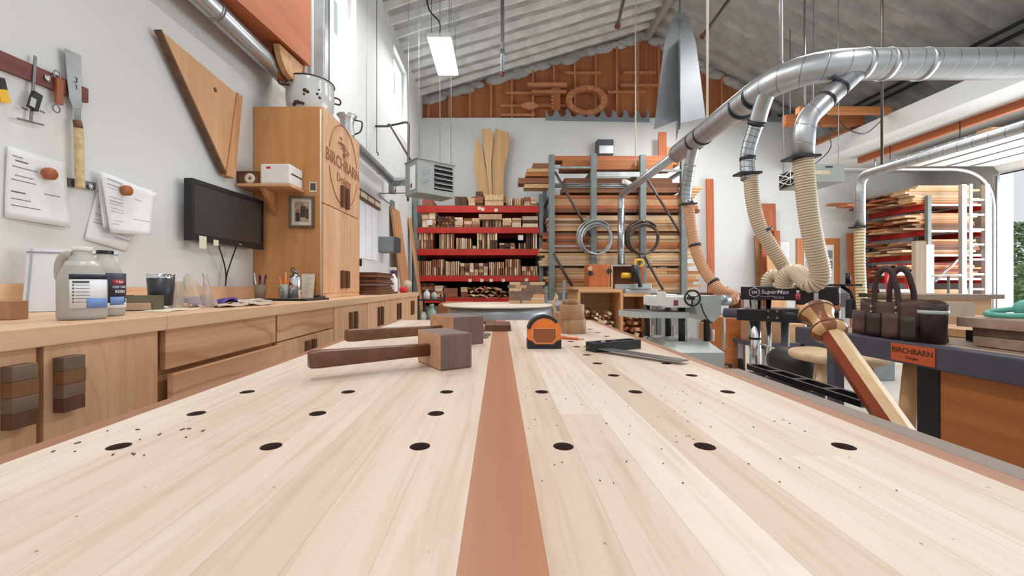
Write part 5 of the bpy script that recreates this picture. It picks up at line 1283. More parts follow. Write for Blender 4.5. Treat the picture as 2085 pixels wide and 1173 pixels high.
MB().prism(teeth(1505,1600,4),(0,-.02,0)).build('blade',plain('blue_grey_steel2','#8b949b',.5,.3,.05),bl)
# ------------------------------------------------------------------ things behind the end of the bench
tub=thing('galvanised_tub','round galvanised tub with pale wooden lid standing past the end of the bench','tub',(0,2.32,0))
MB(T((0,2.32,0))).lathe([(.001,0),(.24,0),(.25,.02),(.298,.80),(.300,.84),(.290,.90),(.286,.932),(.001,.932)],48).build('drum',m_galv,tub)
MB(T((-.01,2.32,.9325))).lathe([(.001,0),(.305,0),(.307,.003),(.305,.009),(.001,.009)],48).build('lid',wood('lid_wood','#eadfcf','#d2c0a8','x',5,.5,0),tub)
MB(T((0,2.32,0))).lathe([(.296,.800),(.306,.806),(.306,.815),(.297,.820)],48,caps=False).build('hoop',m_alum,tub)
sidet=thing('side_stand','low stand with red-brown edged top left of the galvanised tub','stand',(-.33,2.75,0))
MB().b2((-.40,2.7,.86),(-.2,3.1,.925),.004).build('top',m_cedar,sidet)
for x in (-.38,-.22):
    for y in (2.74,3.06): MB().b2((x-.015,y-.015,0),(x+.015,y+.015,.8598)).build('leg',m_black,sidet)
rn=random.Random(9); bx0=sX(1036,2.42); bw=.205; zz=.942; rows=7
for r in range(rows):
    h=.0178; cuts=[0]+sorted(rn.uniform(.2,.8) for _ in range(rn.choice((2,3))))+[1]; off=rn.uniform(-.006,.006)
    for a,b in zip(cuts,cuts[1:]):
        MB().b2((bx0+off+bw*a+.0004,2.40+rn.uniform(0,.004),zz+r*h+.0002),(bx0+off+bw*b-.0004,2.53,zz+(r+1)*h-.0002)).solo('stacked_stick', rn.choice((m_grain,m_grain,m_grain,m_pine,m_palex)),'short wood stick in the block-like stack on the tub lid','stick','sticks stacked on the tub lid')
def clamp(name,a,b,lab,jaw):
    a=Vector(a);b=Vector(b); t=thing('bar_clamp',lab,'clamp',a); MB().tube([a,b],.0115,4,smooth=False).build('bar',m_galv,t)
    d=(b-a).normalized()
    for k in jaw: c=a.lerp(b,k); MB().box(c+Vector((.02,-.008,0)),(.065,.03,.035),None,.004).build('jaw',m_tool,t)
    return t
clamp('c',(.32,2.68,.001),(sX(1112,2.62),2.62,sZ(583,2.62)),'left bar clamp standing behind the tape measure',(.80,))
clamp('c',(.36,2.60,.001),(sX(1149,2.50),2.50,sZ(571,2.5)),'right, taller bar clamp standing behind the wooden rounds',(.84,))
ss=thing('spring_stick','gnarled pale wood and steel clamp handle between the two bar clamps','clamp',(.34,2.45,0)); 
MB().tube(bezier_path([(.345,2.5,.001),(.34,2.46,.6),(sX(1129,2.42),2.42,sZ(640,2.42)),(sX(1126,2.42),2.42,sZ(622,2.42)),(sX(1133,2.42),2.42,sZ(606,2.42)),(sX(1131,2.42),2.42,sZ(597,2.42))],6),[.012]*18+[.013,.015,.013,.011,.012,.014,.012,.010,.008,.006,.005,.004,.003],8).build('handle',m_palex,ss)
lt_=thing('low_trestle','low steel bar trestle behind the bar clamps','trestle',(.3,3.0,0)); MB().b2((.22,2.95,.90),(.55,3.05,.935)).build('bar',m_alum,lt_)
for x in (.26,.5): MB().b2((x-.015,2.98,0),(x+.015,3.02,.8998)).build('leg',m_black,lt_)
# ------------------------------------------------------------------ miter station with bins of scraps
ms=thing('miter_station','open plywood miter saw station with bins full of scrap sticks','cabinet',(1.6,6.3,0)); YM=5.9
sx=lambda x:sX(x,YM); zt=.985
MB().b2((sx(1168),YM+.02,zt),(sx(1248),6.8,zt+.03)).build('raised_top',m_pine,ms)
MB().b2((sx(1178),YM,zt-.045),(sx(1268),6.8,zt-.0005)).build('top',m_pine,ms); MB().b2((sx(1268)+.001,YM,zt-.105),(sx(1325),6.8,zt-.055)).build('low_top',m_pine,ms)
for x in (1179,1266,1323): MB().b2((sx(x)-.02,YM,0),(sx(x)+.02,6.8,zt-.0455 if x<1270 else zt-.106)).build('side_panel',m_pinez,ms)
MB().b2((sx(1182),6.48,.1),(sx(1264),6.50,zt-.05)).build('back_panel',m_pine,ms); MB().b2((sx(1269),6.48,.1),(sx(1320),6.50,zt-.11)).build('back_panel',m_pine,ms)
MB().b2((sx(1182),YM+.02,.18),(sx(1264),6.755,.2)).build('bin_floor',m_pine,ms); MB().b2((sx(1269)+.02,YM+.02,.10),(sx(1320)-.001,6.755,.12)).build('bin_floor',m_pine,ms)
rn=random.Random(31); xa,xb=sx(1183)+.02,sx(1263)-.03
k=0
for r in range(8):
    for c in range(9):
        x=xa+.03+(c+.5*(r%2))*(xb-xa-.06)/9.3; z=.235+r*.055+(.05*math.sin(c*.8) if r>5 else 0)
        L=rn.uniform(.24,.36); MB().box((x,YM+.06+L/2+rn.uniform(0,.08)+ (0.05 if r>6 else 0),z),(rn.uniform(.03,.055),L,rn.uniform(.025,.045)),Matrix.Rotation(rn.uniform(-.6,.6),4,'Y') @ Matrix.Rotation(rn.uniform(-.12,.12),4,'Z')).solo('scrap_stick',rn.choice((TAN,RED,DRK,PAL)),'scrap stick end in the heaped left bin of the miter station','scrap','scrap sticks in the left bin')
xa,xb=sx(1272)+.02,sx(1319)-.03
for k in range(26):
    r=k//5; x=xa+.04+(k%5)*(xb-xa-.08)/4; z=.19+r*.095+rn.uniform(0,.02); L=rn.uniform(.14,.32)
    MB().box((x,YM+.13+L/2+rn.uniform(0,.1),z),(rn.uniform(.04,.09),L,rn.uniform(.03,.07)),Matrix.Rotation(rn.uniform(-.5,.5),4,'Y') @ Matrix.Rotation(rn.uniform(-.7,.7),4,'Z')).solo('scrap_block',rn.choice((TAN,m_pine,RED,PAL)),'tumbled scrap block in the right bin of the miter station','scrap','scrap blocks in the right bin')
hd=thing('plywood_hood','orange plywood box with two dark knobs behind the miter saw','box',(1.35,6.45,zt+.03)); sy=lambda y,Y:sZ(y,Y)
Yh=6.4; MB().b2((sX(1199,Yh),Yh,zt+.0305),(sX(1242,Yh),6.75,sZ(538,Yh)),.004).build('body',wood('orange_ply','#d07a42','#a9582b','z',4,.45,.1,.3),hd)
for x,y,m in ((1198,547,m_palex),(1237,552,m_iron),(1199,557,m_iron)): MB().cyl((sX(x,Yh)+.02,Yh-.05,sZ(y,Yh)),(sX(x,Yh)+.02,Yh-.0005,sZ(y,Yh)),.035,seg=14).build('knob',m,hd)
db=thing('dust_box','dark red-brown open dust box behind the miter saw under the thin duct','box',(1.95,6.5,zt))
x0,x1,z0,z1=sX(1244,Yh),sX(1311,Yh),zt+.0005,sZ(540,Yh)
MB().b2((x0,6.72,z0),(x1,6.74,z1)).build('back',m_brownx,db); MB().b2((x0,Yh,z1-.015),(x1,6.72,z1)).build('lid',m_alum,db); MB().b2((x1-.05,Yh,z0),(x1,6.719,z1-.0155)).build('side',m_cedarz,db); MB().b2((x0,Yh,z0),(x0+.03,6.719,z1-.0155)).build('side',m_palex,db)
mi=thing('miter_saw','grey and yellow miter saw on the station','miter saw',(2.0,6.05,zt)); Yq=6.02
q=lambda x,y,Y=Yq:at(x,y,Y)
MB().b2((sX(1269.5,Yq),5.93,zt-.0545),(sX(1334,Yq),6.3,zt-.0),.004).build('table',m_alum,mi)
MB().b2((sX(1258,Yq),6.16,zt+.0005),(sX(1334,Yq),6.19,zt+.075),.003).build('fence',m_alum,mi)
MB(T((sX(1300,Yq),5.99,zt+.0005))).lathe([(.001,0),(.16,0),(.16,.012),(.001,.012)],28).build('turntable',m_tool,mi)
c=q(1293,557); MB(Matrix.Translation(c) @ Matrix.Rotation(math.radians(78),4,'Y')).lathe([(.001,-.03),(.125,-.03),(.13,-.01),(.13,.01),(.10,.025),(.001,.03)],30).build('blade_guard',m_iron,mi)
MB().tube([q(1304,585),q(1300,560),q(1298,540)],.03,10).build('arm',m_dgrey,mi)
a,b=q(1266,561),q(1284,561); MB().tube([a,b],.04,14).build('motor',m_yellow,mi)
MB().tube(bezier_path([q(1293,541),q(1294,531),q(1301,529),q(1309,531),q(1309,539),q(1300,543)],5),.016,8).build('handle',m_yellow,mi)
# ------------------------------------------------------------------ white planer
pl=thing('planer','white cast planer with black columns, handwheel and grey base between bench and drum sander','planer',(1.77,4.05,0)); YP=3.9
g=lambda x,y,Y=YP:at(x,y,Y)
X0,X1=sX(1331,YP),sX(1464,YP); zb=sZ(700,YP)
b=MB(); b.prism([(X0,3.8,.0),(X1,3.8,.0),(X1,4.5,.0),(X0,4.5,0)],(0,0,zb-.07)); b.build('plinth',m_greyp,pl)
b=MB(); lo=[(X0,3.8),(X1,3.8),(X1,4.5),(X0,4.5)]; hi=[(X0+.12,3.9),(X1-.1,3.9),(X1-.1,4.4),(X0+.12,4.4)]
V0=[b.v((x,y,zb-.0695)) for x,y in lo]; V1=[b.v((x,y,zb+.02)) for x,y in hi]; b.face(V1); b.face(V0[::-1])
for i in range(4): b.face([V0[i],V0[(i+1)%4],V1[(i+1)%4],V1[i]])
b.build('sloped_base',m_greyp,pl)
b=MB(); b.prism([(X0+.01,3.82,zb-.0694),(X0+.13,3.90,zb+.0206),(X0+.13,4.38,zb+.0206),(X0+.01,4.46,zb-.0694)],(.006,0,.006)); 
for x,y,zt_ in ((1393,3.95,.86),(1445,3.95,.86),(1352,4.35,.86),(1400,4.35,.86)):
    MB().cyl((sX(x,YP),y,zb+.0205),(sX(x,YP),y,zt_),.031,seg=18).build('column',m_iron,pl)
    MB().cyl((sX(x,YP)+.05,y-.02,zb+.0205),(sX(x,YP)+.05,y-.02,zb+.13),.011,seg=10).build('lift_screw',m_white,pl)
zt2=sZ(633,YP)
b=MB(); b.prism([(sX(1272,YP),4.1,zt2-.01),(sX(1305,YP),3.86,zt2-.01),(sX(1395,YP),3.82,zt2-.01),(sX(1395,YP),4.34,zt2-.01),(sX(1300,YP),4.34,zt2-.01)],(0,0,-.055)); b.build('infeed_table',m_greyp,pl)
b=MB(); b.prism([(sX(1278,YP),4.1,zt2-.0095),(sX(1307,YP),3.88,zt2-.0095),(sX(1394,YP),3.84,zt2-.0095),(sX(1394,YP),4.32,zt2-.0095),(sX(1302,YP),4.32,zt2-.0095)],(0,0,.003)); b.build('table_plate',m_tool,pl)
MB().b2((sX(1460,YP),4.0,zt2-.05),(sX(1505,YP),4.3,zt2-.025)).build('outfeed_table',m_greyp,pl)
MB().b2((sX(1344,YP),3.84,sZ(626,YP)),(sX(1402,YP),4.36,sZ(603,YP)),.012).build('head',m_white,pl)
MB(Matrix.Translation((sX(1372,YP),4.05,sZ(603,YP))) @ Matrix.Diagonal((1.5,2.2,1,1))).lathe([(.001,.02),(.05,.017),(.065,.0),(.001,0)],24).build('cover',m_white,pl)
MB().b2((sX(1341,YP),3.83,sZ(623,YP)),(sX(1350,YP),3.95,sZ(594,YP)),.004).build('ear',m_white,pl)
b=MB(); b.prism([(sX(1404,YP),3.84,sZ(612,YP)),(sX(1418,YP),3.84,sZ(602,YP)),(sX(1461,YP),3.84,sZ(602,YP)),(sX(1461,YP),3.84,sZ(640,YP)),(sX(1447,YP),3.84,sZ(655,YP)),(sX(1415,YP),3.84,sZ(640,YP))],(0,.45,0)); b.build('gear_case',m_greyp,pl)
MB().b2((sX(1366,YP),3.836,sZ(622,YP)),(sX(1375,YP),3.8395,sZ(611,YP))).build('maker_badge',plain('badge_maroon','#8d4a48',.5,0,.05),pl)
c=g(1410,607,3.76); MB().tube([c+Vector((.07*math.cos(a),0,.07*math.sin(a))) for a in [2*math.pi*k/32 for k in range(33)]],.0095,8,caps=False).build('handwheel',m_iron,pl)
w=MB()
for k in range(3): a=2*math.pi*k/3+.4; w.tube([c,c+Vector((.07*math.cos(a),0,.07*math.sin(a)))],.007,6)
w.cyl(c+Vector((0,-.015,0)),c+Vector((0,.08,0)),.018,seg=14); w.build('wheel_spokes',m_iron,pl)
MB().tube(bezier_path([g(1427,618,3.8),g(1432,635,3.78),g(1441,650,3.78),g(1450,660,3.8)],5),.006,6).build('cable',m_rubber,pl)
MB().cyl(g(1461,611,4.05),g(1484,611,4.05),.055,seg=20).build('dust_port',m_galv,pl)
MB().tube([g(1474,640,3.95),g(1474,712,3.95)],.012,4).build('side_bar',m_greyp,pl)
MB().tube(bezier_path([(X1+.0005,3.95,.25),g(1478,742,3.8),g(1490,745,3.75)],5),.008,6).build('power_cord',m_rubber,pl); MB().tube([g(1484,744,3.76),g(1492,746,3.74)],.02,8).build('plug',m_black,pl)
# ------------------------------------------------------------------ drum sander
ds=thing('drum_sander','black open-ended drum sander on chrome column legs with tan hoses on top','sander',(2.4,3.35,0))
A_=at(1508,597,3.45); B_=at(1726,600,3.0); u=Vector((B_.x-A_.x,B_.y-A_.y,0)); Lh=u.length; rz=math.atan2(u.y,u.x); DMx=T((A_.x,A_.y,0),rz)
hz0,hz1=sZ(610,3.45),1.038
MB(DMx).b2((0,0,hz0),(Lh*.82,.30,hz1),.008).build('head',m_black,ds)
MB(DMx).b2((Lh*.55,-.02,hz0-.03),(Lh*.93,.30,hz1-.002),.01).build('motor_head',m_black,ds)
MB(DMx).b2((Lh*.70,.02,hz1+.002),(Lh*1.12,.34,hz1+.018),.004).build('top_plate',m_black,ds)
MB(DMx).b2((Lh*.36,-.006,hz1-.018),(Lh*.56,.06,hz1+.012)).build('wood_strip',m_cedar,ds)
MB(DMx).b2((-.02,-.06,hz0-.17),(Lh*.93,.42,hz0-.075),.006).build('conveyor_bed',m_black,ds)
MB(DMx).tube([(-.12,-.02,hz0-.115),(Lh*.34,-.02,hz0-.115)],.040,18).build('roller',m_dgrey,ds)
MB(DMx).tube([(Lh*.42,-.02,hz0-.115),(Lh*.68,-.02,hz0-.115)],.048,18).build('conveyor_motor',m_iron,ds)
MB(DMx).b2((Lh*.28,-.064,hz0-.15),(Lh*.42,-.02,hz0-.07),.004).build('bracket',m_black,ds)
for x,z in ((Lh*.30,hz0-.085),(Lh*.30,hz0-.135),(Lh*.385,hz0-.085),(Lh*.385,hz0-.135)): MB(DMx).cyl((x,-.0685,z),(x,-.0642,z),.008,seg=10).build('bolt',m_chrome,ds)
def leg(x,y,r,m,z1,lab=None): MB(DMx).cyl((x,y,0),(x,y,z1),r,seg=20).build('leg',m,ds,lab)
leg(.10,.03,.042,m_chrome,hz0-.0005,'bright chrome column leg'); leg(.17,.20,.02,m_chrome,hz0-.0005,'thin chrome rod'); leg(Lh*.40,.30,.03,m_steelg,hz0-.1705); leg(Lh*.88,.30,.03,m_steelg,hz0-.1705)
MB(DMx).lathe([(.046,.60),(.05,.603),(.05,.615),(.046,.618)],20,Matrix.Translation((.10,.03,0)),caps=False).build('collar',m_black,ds)
MB(DMx).tube([(.14,.03,.57),(Lh*.55,-.05,.50)],.008,6).build('cross_rod',m_cream,ds)
MB(DMx).cyl((Lh*.575,-.035,hz0+.005),(Lh*.575,-.035,hz0+.055),.019,.016,seg=14).build('red_knob',plain('knob_red','#b6414a',.4),ds,'red height knob'); MB(DMx).cyl((Lh*.575,-.035,hz0+.055),(Lh*.575,-.035,hz0+.08),.012,seg=12).build('knob_stem',m_chrome,ds)
MB(DMx).b2((Lh*.715,-.0225,hz0+.01),(Lh*.755,-.0205,hz0+.065)).build('rating_plate',m_greyp,ds)
FM=DMx @ Matrix(((1,0,0,0),(0,0,-1,-.0012),(0,1,0,0),(0,0,0,1)))
zc=(hz0+hz1)/2
MB().text('SuperMax',.046,FM @ Matrix.Translation((Lh*.352,zc+.010,0)) @ Matrix(((1,.18,0,0),(0,1,0,0),(0,0,1,0),(0,0,0,1))),.0008,bold=True).build('lettering',m_text,ds)
MB().text('TOOLS',.022,FM @ Matrix.Translation((Lh*.385,zc-.034,0)) @ Matrix(((1,.18,0,0),(0,1,0,0),(0,0,1,0),(0,0,0,1))),.0008).build('lettering',m_text,ds)
MB().text('SM',.034,FM @ Matrix.Translation((Lh*.145,zc+.005,0)),.0008,bold=True).build('lettering',m_text,ds)
hx=MB(FM); hp_=[(Lh*.145+.040*math.cos(math.pi/6+math.pi/3*k),zc+.005+.040*math.sin(math.pi/6+math.pi/3*k),0) for k in range(7)]
for a,b in zip(hp_,hp_[1:]): hx.tube([a,b],.0028,6)
hx.tube([(Lh*.20,zc-.026,0),(Lh*.345,zc-.026,0)],.0016,5); hx.build('hexagon_mark',m_text,ds)
MB(DMx).tube(bezier_path([(Lh*.95,.10,hz1-.0),(Lh*1.03,.05,hz1-.06),(Lh*1.06,.02,hz0-.10),(Lh*1.06,.02,hz0-.19)],6),.012,8).build('power_cable',m_rubber,ds)
for k,(x,z0,z1,w,m) in enumerate(((.87,hz0-.02,hz1-.03,.03,m_chrome),(.94,hz0-.04,hz1-.05,.05,m_tool),(.98,hz0-.12,hz0+.02,.04,m_iron))): MB(DMx).b2((Lh*x,-.005,z0),(Lh*x+w,.1,z1),.004).build('gearing',m,ds)
MB(DMx).cyl((Lh*1.0,.16,hz1+.0185),(Lh*1.0,.16,hz1+.10),.017,seg=12).build('post',m_black,ds)
# canister vacuum under it, cart and boxes behind
vc=thing('canister_vacuum','round black vacuum canister under the drum sander','vacuum',(sX(1612,2.75),2.75,0)); vx=sX(1608,2.75)
MB(T((vx,2.75,0))).lathe([(.001,.05),(.15,.05),(.165,.1),(.165,.40),(.10,.44),(.001,.44)],28).build('canister',m_black,vc)
MB(T((vx+.0,2.72,.53)) @ Matrix.Rotation(math.radians(90),4,'X')).lathe([(.001,-.16),(.08,-.15),(.105,-.08),(.105,.08),(.08,.14),(.001,.15)],24).build('motor_pod',m_blackp,vc)
MB(T((vx,2.75,0))).lathe([(.001,0),(.12,0),(.12,.049),(.001,.049)],20).build('foot_ring',m_rubber,vc)
MB().tube(bezier_path([(vx+.03,2.7,.62),(vx+.06,2.66,.75),(vx+.08,2.7,.85)],6),.012,8).build('hose',m_rubber,vc)
ct=thing('tool_cart','low grey cart on casters carrying boxes behind the drum sander','cart',(2.75,4.6,0)); 
cx0,cx1=sX(1545,4.5),sX(1650,4.5)
MB().b2((cx0,4.4,.36),(cx1,5.1,.40)).build('deck',m_dgrey,ct); MB().b2((cx0,4.38,.30),(cx1,4.399,.43)).build('side_rail',m_dgrey,ct)
for x in (cx0+.08,cx1-.08):
    for y in (4.5,5.0): MB().cyl((x-.02,y,.08),(x+.02,y,.08),.08,seg=18).build('wheel',m_rubber,ct); MB().b2((x-.03,y-.02,.1605),(x+.03,y+.02,.2995+.06)).build('fork',m_galv,ct)
for k,(x0,x1,y0,h,m,l) in enumerate(((1552,1590,4.5,.30,m_cardb,'pinkish cardboard box on the low cart'),(1592,1640,4.55,.22,m_pine,'pale wooden crate on the low cart'))):
    MB().b2((sX(x0,y0),y0,.4005),(sX(x1,y0),y0+.4,.4005+h),.004).solo('carton',m,l,'box')
MB().b2((sX(1483,5.0),5.0,0),(sX(1518,5.0),5.4,sZ(648,5.0)),.005).solo('carton',wood('orange_box','#c8793f','#9d5729','x',4,.5,0),'tall orange-brown box standing behind the planer outfeed','box')
MB().b2((sX(1452,5.6),5.6,0),(sX(1481,5.6),6.0,sZ(662,5.6)),.005).solo('carton',m_cardb,'cardboard box standing left of the orange-brown box behind the planer','box')
bb=thing('low_bench','low brown bench along the back wall right of the steel rack','bench',(4.4,7.6,0)); MB().b2((sX(1452,7.5),7.5,.85),(sX(1520,7.5),8.0,.90)).build('top',m_brownx,bb)
for x in (sX(1455,7.5),sX(1515,7.5)): MB().b2((x-.03,7.55,0),(x+.03,7.95,.8495)).build('leg',m_brownx,bb)
cl=thing('spool_holder','small pale wooden spool holder on the low brown bench','holder',(4.3,7.6,.9)); MB().b2((sX(1470,7.5),7.6,.9005),(sX(1492,7.5),7.8,1.0)).build('body',m_pine,cl)
for x in (1468,1494): MB().cyl((sX(x,7.5)-.01,7.7,.9605),(sX(x,7.5)+.01,7.7,.9605),.06,seg=16).build('disc',m_pine,cl)
# ------------------------------------------------------------------ steel framed table on the right with bag and boards
tb=thing('work_table','dark steel framed work table with orange sign and wooden panel on the right','table',(1.9,1.3,0)); TX,TZ=1.42,.85; TY0,TY1=.55,1.985
MB().b2((TX,TY0,TZ-.078),(TX+.05,TY1,TZ),.006).build('front_beam',m_dgrey,tb); MB().b2((TX+.051,TY1-.05,TZ-.078),(2.55,TY1,TZ-.001),.004).build('end_beam',m_dgrey,tb)
MB().b2((TX+.051,TY0,TZ-.03),(2.6,TY1-.051,TZ-.0015)).build('top',wood('greyed_top','#b49c88','#8d7563','y',6,.5,.1),tb)
yl=TX*F/(1689-CX); MB().b2((TX+.004,yl-.022,0),(TX+.046,yl+.02,TZ-.0785),.002).build('leg',m_dgrey,tb)
ya,yb=(TX+.03)*F/(1911-CX),(TX+.03)*F/(1866-CX); MB().b2((TX+.032,ya,0),(TX+.08,yb,TZ-.0785)).build('leg',m_black,tb,'wide black leg')
MB().b2((TX+.035,TY0+.05,.35),(TX+.06,ya-.001,TZ-.0785)).build('side_panel',wood('amber_panel','#b8713a','#8e4f24','y',3,.4,0),tb,'amber wooden side panel')
MB().b2((2.5,TY1-.1,0),(2.55,TY1-.05,TZ-.0785)).build('leg',m_dgrey,tb); MB().b2((2.5,.65,0),(2.55,.70,TZ-.0305)).build('leg',m_dgrey,tb)
p0=onX(1862,752,TX+.11); MB().tube([(TX+.10,1.52,TZ-.0795),(TX+.16,1.62,.3),(TX+.19,1.66,.0)],[.024,.03,.022],14).build('wooden_leg',m_pinez,tb,'turned pale wooden leg')
y0s,y1s=TX*F/(1905-CX),TX*F/(1816-CX); zs=TZ-.039
MB().b2((TX-.0035,y0s,zs-.031),(TX-.0005,y1s,zs+.031)).build('sign_plate',m_orangeplate,tb,'orange sign plate')
SM=Matrix(((0,0,-1,TX-.0037),(-1,0,0,(y0s+y1s)/2),(0,1,0,zs),(0,0,0,1)))
MB().text('BIRCHBARN',.026,SM @ Matrix.Translation((0,.008,0)),.0006,bold=True).build('sign_lettering',m_signtext,tb); MB().text('Designs',.014,SM @ Matrix.Translation((0,-.014,0)),.0006).build('sign_lettering',m_signtext,tb)
# tote bag
bgx,bgy=1.52,1.565
tg_=thing('tote_bag','brown waxed canvas tool tote with leather handles on the near edge of the steel table','bag',(bgx,bgy,TZ))
TBM=T((bgx,bgy,TZ+.0005),math.radians(90)-.03) @ Matrix.Diagonal((.86,.86,1,1))   # local x along the table edge, local y away from the camera side
def sup(u,v,w,d,h,flare=.0):
    a=2*math.pi*u; c=math.copysign(abs(math.cos(a))**.5,math.cos(a)); s=math.copysign(abs(math.sin(a))**.5,math.sin(a))
    k=1+flare*v; sag=.012*math.sin(3*a+1)*v
    return (w*c*k,d*s*(1-.18*v),h*v+sag*.6)
b=MB(TBM); b.grid(lambda u,v:sup(u,v,.165,.068,.138,.02),48,8)
b.grid(lambda u,v:(lambda p:(p[0]*v,p[1]*v,.004))(sup(u,0,.165,.075,.138)),48,2); b.build('body',m_leather,tg_,thick=.003)
def pocket(x0,x1,h,dep,name,m):
    mb=MB(TBM); 
    mb.grid(lambda u,v:(x0+(x1-x0)*u,.078+.002+dep*math.sin(math.pi*u)**.6*(1-.1*v)-.004*v,.003+h*v),10,4); return mb.build(name,m,tg_,thick=.0025)
pocket(-.155,-.085,.085,.012,'pocket',m_leatherd); pocket(-.08,.0,.092,.014,'pocket',m_leather); pocket(.005,.08,.088,.012,'pocket',m_leatherd); pocket(.085,.155,.095,.014,'pocket',m_leather)
cm_=MB(TBM @ Matrix.Translation((-.178,.035,0))); cm_.lathe([(.001,0),(.036,0),(.044,.115),(.046,.132),(.042,.131),(.034,.01),(.001,.008)],24); cm_.build('end_pocket',m_leatherd,tg_,'dark round leather end pocket')
MB(TBM @ Matrix.Translation((-.178,.035,.10))).lathe([(.0425,0),(.0452,.001),(.0456,.012),(.0428,.013)],24,caps=False).build('cuff',m_greyp,tg_)
for yy,nm in ((.055,'near'),(-.012,'far')):
    xs_=[(-.055,.085),(-.052,.14),(-.043,.19),(-.02,.245),(.012,.262),(.045,.24),(.062,.19),(.066,.14),(.066,.085)]
    pts=bezier_path([(x,yy+(.008 if z<.14 else -.0),z) for x,z in xs_],6); mb=MB(TBM)
    n=len(pts); L_=[];R_=[]
    for i,p in enumerate(pts):
        d=(pts[min(i+1,n-1)]-pts[max(0,i-1)]).normalized(); nn=Vector((d.z,0,-d.x))*.012; L_.append(mb.v(p-nn)); R_.append(mb.v(p+nn))
    mb.smooth=True
    for i in range(n-1): mb.face([L_[i],R_[i],R_[i+1],L_[i+1]])
    mb.build('handle',m_leatherd,tg_,'dark leather strap handle',thick=.005)
    for x in (-.055,.066):
        for z in (.094,.116): MB(TBM).cyl((x,yy+(.011 if yy>0 else -.009),z),(x,yy+(.016 if yy>0 else -.014),z),.0055,seg=10).build('rivet',m_chrome,tg_)
# boards and earmuffs on the table
m_greyx = wood('pinkish_board','#b59a88','#937765','x',6,.55,.15)
def tbox(lo,hi,m,lab,nm='stacked_board',cat='board'): MB().b2(lo,hi,.0015).solo(nm,m,lab,cat)
tbox((1.56,.72,TZ+.0005),(1.95,1.36,TZ+.032),m_greyx,'lowest board of the stack on the right end of the steel table')
tbox((1.57,.70,TZ+.0325),(2.0,1.37,TZ+.060),m_grain,'second board of the stack on the right end of the steel table')
tbox((1.55,.76,TZ+.0605),(2.0,1.40,TZ+.092),m_greyx,'top board of the stack under the teal earmuffs')
tbox((1.75,1.48,TZ+.0005),(2.3,1.78,TZ+.030),m_piney,'pale board lying flat behind the tote bag')
tbox((1.66,1.43,TZ+.0005),(1.73,1.47,TZ+.04),m_black,'small black block between the tote bag and the board stack','block','block')
em=thing('ear_muffs','teal and black ear muffs lying on the board stack on the right','ear muffs',(1.6,1.15,TZ+.0925)); EM=T((1.70,1.28,TZ+.093),math.radians(-100)) @ Matrix.Scale(.82,4)
for x in (-.07,.07): MB(EM).sphere((x,0,.037),.042,18,(.75,1,.85)).build('cup',m_teal if x<0 else m_navy,em)
MB(EM).tube(bezier_path([(-.08,-.02,.035),(-.10,-.09,.022),(-.05,-.15,.014),(.04,-.155,.014),(.10,-.09,.022),(.08,-.02,.035)],6),.011,8).build('headband',m_teal,em)
MB(EM).sphere((-.02,.0,.037),.036,14,(.6,1,.9)).build('cushion',m_black,em)
# second table behind with pale boards
t2=thing('assembly_table','pale assembly table with thin dark edged top behind the tote bag','table',(3.4,3.0,0)); Yt=2.75
MB().b2((sX(1868,Yt),Yt,.955),(sX(2046,Yt),3.2,.985)).build('top',wood('dark_edge_top','#a4937f','#6b4d3c','x',5,.4,0),t2)
MB().b2((sX(1890,Yt),Yt+.03,.80),(sX(2030,Yt),3.15,.9545)).build('apron',m_pine,t2)
for x in (2000,2036):
    for y in (Yt+.08,Yt+.35): MB().b2((sX(x,Yt)-.03,y-.03,0),(sX(x,Yt)+.03,y+.03,.7995)).build('leg',m_pinez,t2)
tr=thing('wooden_tray','grey-beige open tray standing between tote bag and assembly table','tray',(2.3,2.25,0)); Yt2=2.2
MB().b2((sX(1893,Yt2),Yt2,TZ+.03),(sX(1985,Yt2),Yt2+.02,sZ(616,Yt2))).build('front',m_beige,tr); MB().b2((sX(1985,Yt2)-.02,Yt2+.0205,TZ+.03),(sX(1985,Yt2),2.55,sZ(616,Yt2))).build('side',m_beige,tr); MB().b2((sX(1893,Yt2),2.53,TZ+.03),(sX(1985,Yt2)-.0205,2.55,sZ(616,Yt2))).build('back',m_beige,tr); MB().b2((sX(1893,Yt2),Yt2+.0205,TZ+.03),(sX(1985,Yt2)-.0205,2.5295,TZ+.04)).build('bottom',m_beige,tr)
td=thing('tray_trestle','pale trestle carrying the grey-beige tray','trestle',(2.3,2.4,0)); MB().b2((sX(1885,Yt2),Yt2-.02,TZ-.02),(sX(2040,Yt2),2.6,TZ+.0295)).build('top',m_pine,td)
for x in (1965,2030): MB().b2((sX(x,Yt2)-.03,Yt2+.03,0),(sX(x,Yt2)+.03,2.33,TZ-.0205)).build('leg',m_pinez,td)
# stool
so=thing('stool','pale round wooden stool with splayed legs behind the steel table','stool',(1.79,2.28,0)); SX,SY,SZ_=1.895,2.32,.672
MB(T((SX,SY,SZ_-.045))).lathe([(.001,0),(.205,0),(.222,.012),(.224,.034),(.212,.045),(.001,.045)],36,sx=1.0).build('seat',m_palex,so)
lg=[]
for k in range(3):
    a=math.radians(205+120*k); p=Vector((SX+.13*math.cos(a),SY+.13*math.sin(a),SZ_-.0455)); q_=Vector((SX+.23*math.cos(a),SY+.23*math.sin(a),0)); lg.append((p,q_)); MB().tube([p,p.lerp(q_,.5),q_],[.024,.027,.019],14).build('leg',m_palex,so)
for k in range(3): MB().tube([lg[k][0].lerp(lg[k][1],.6),lg[(k+1)%3][0].lerp(lg[(k+1)%3][1],.6)],.011,8).build('rung',m_palex,so)
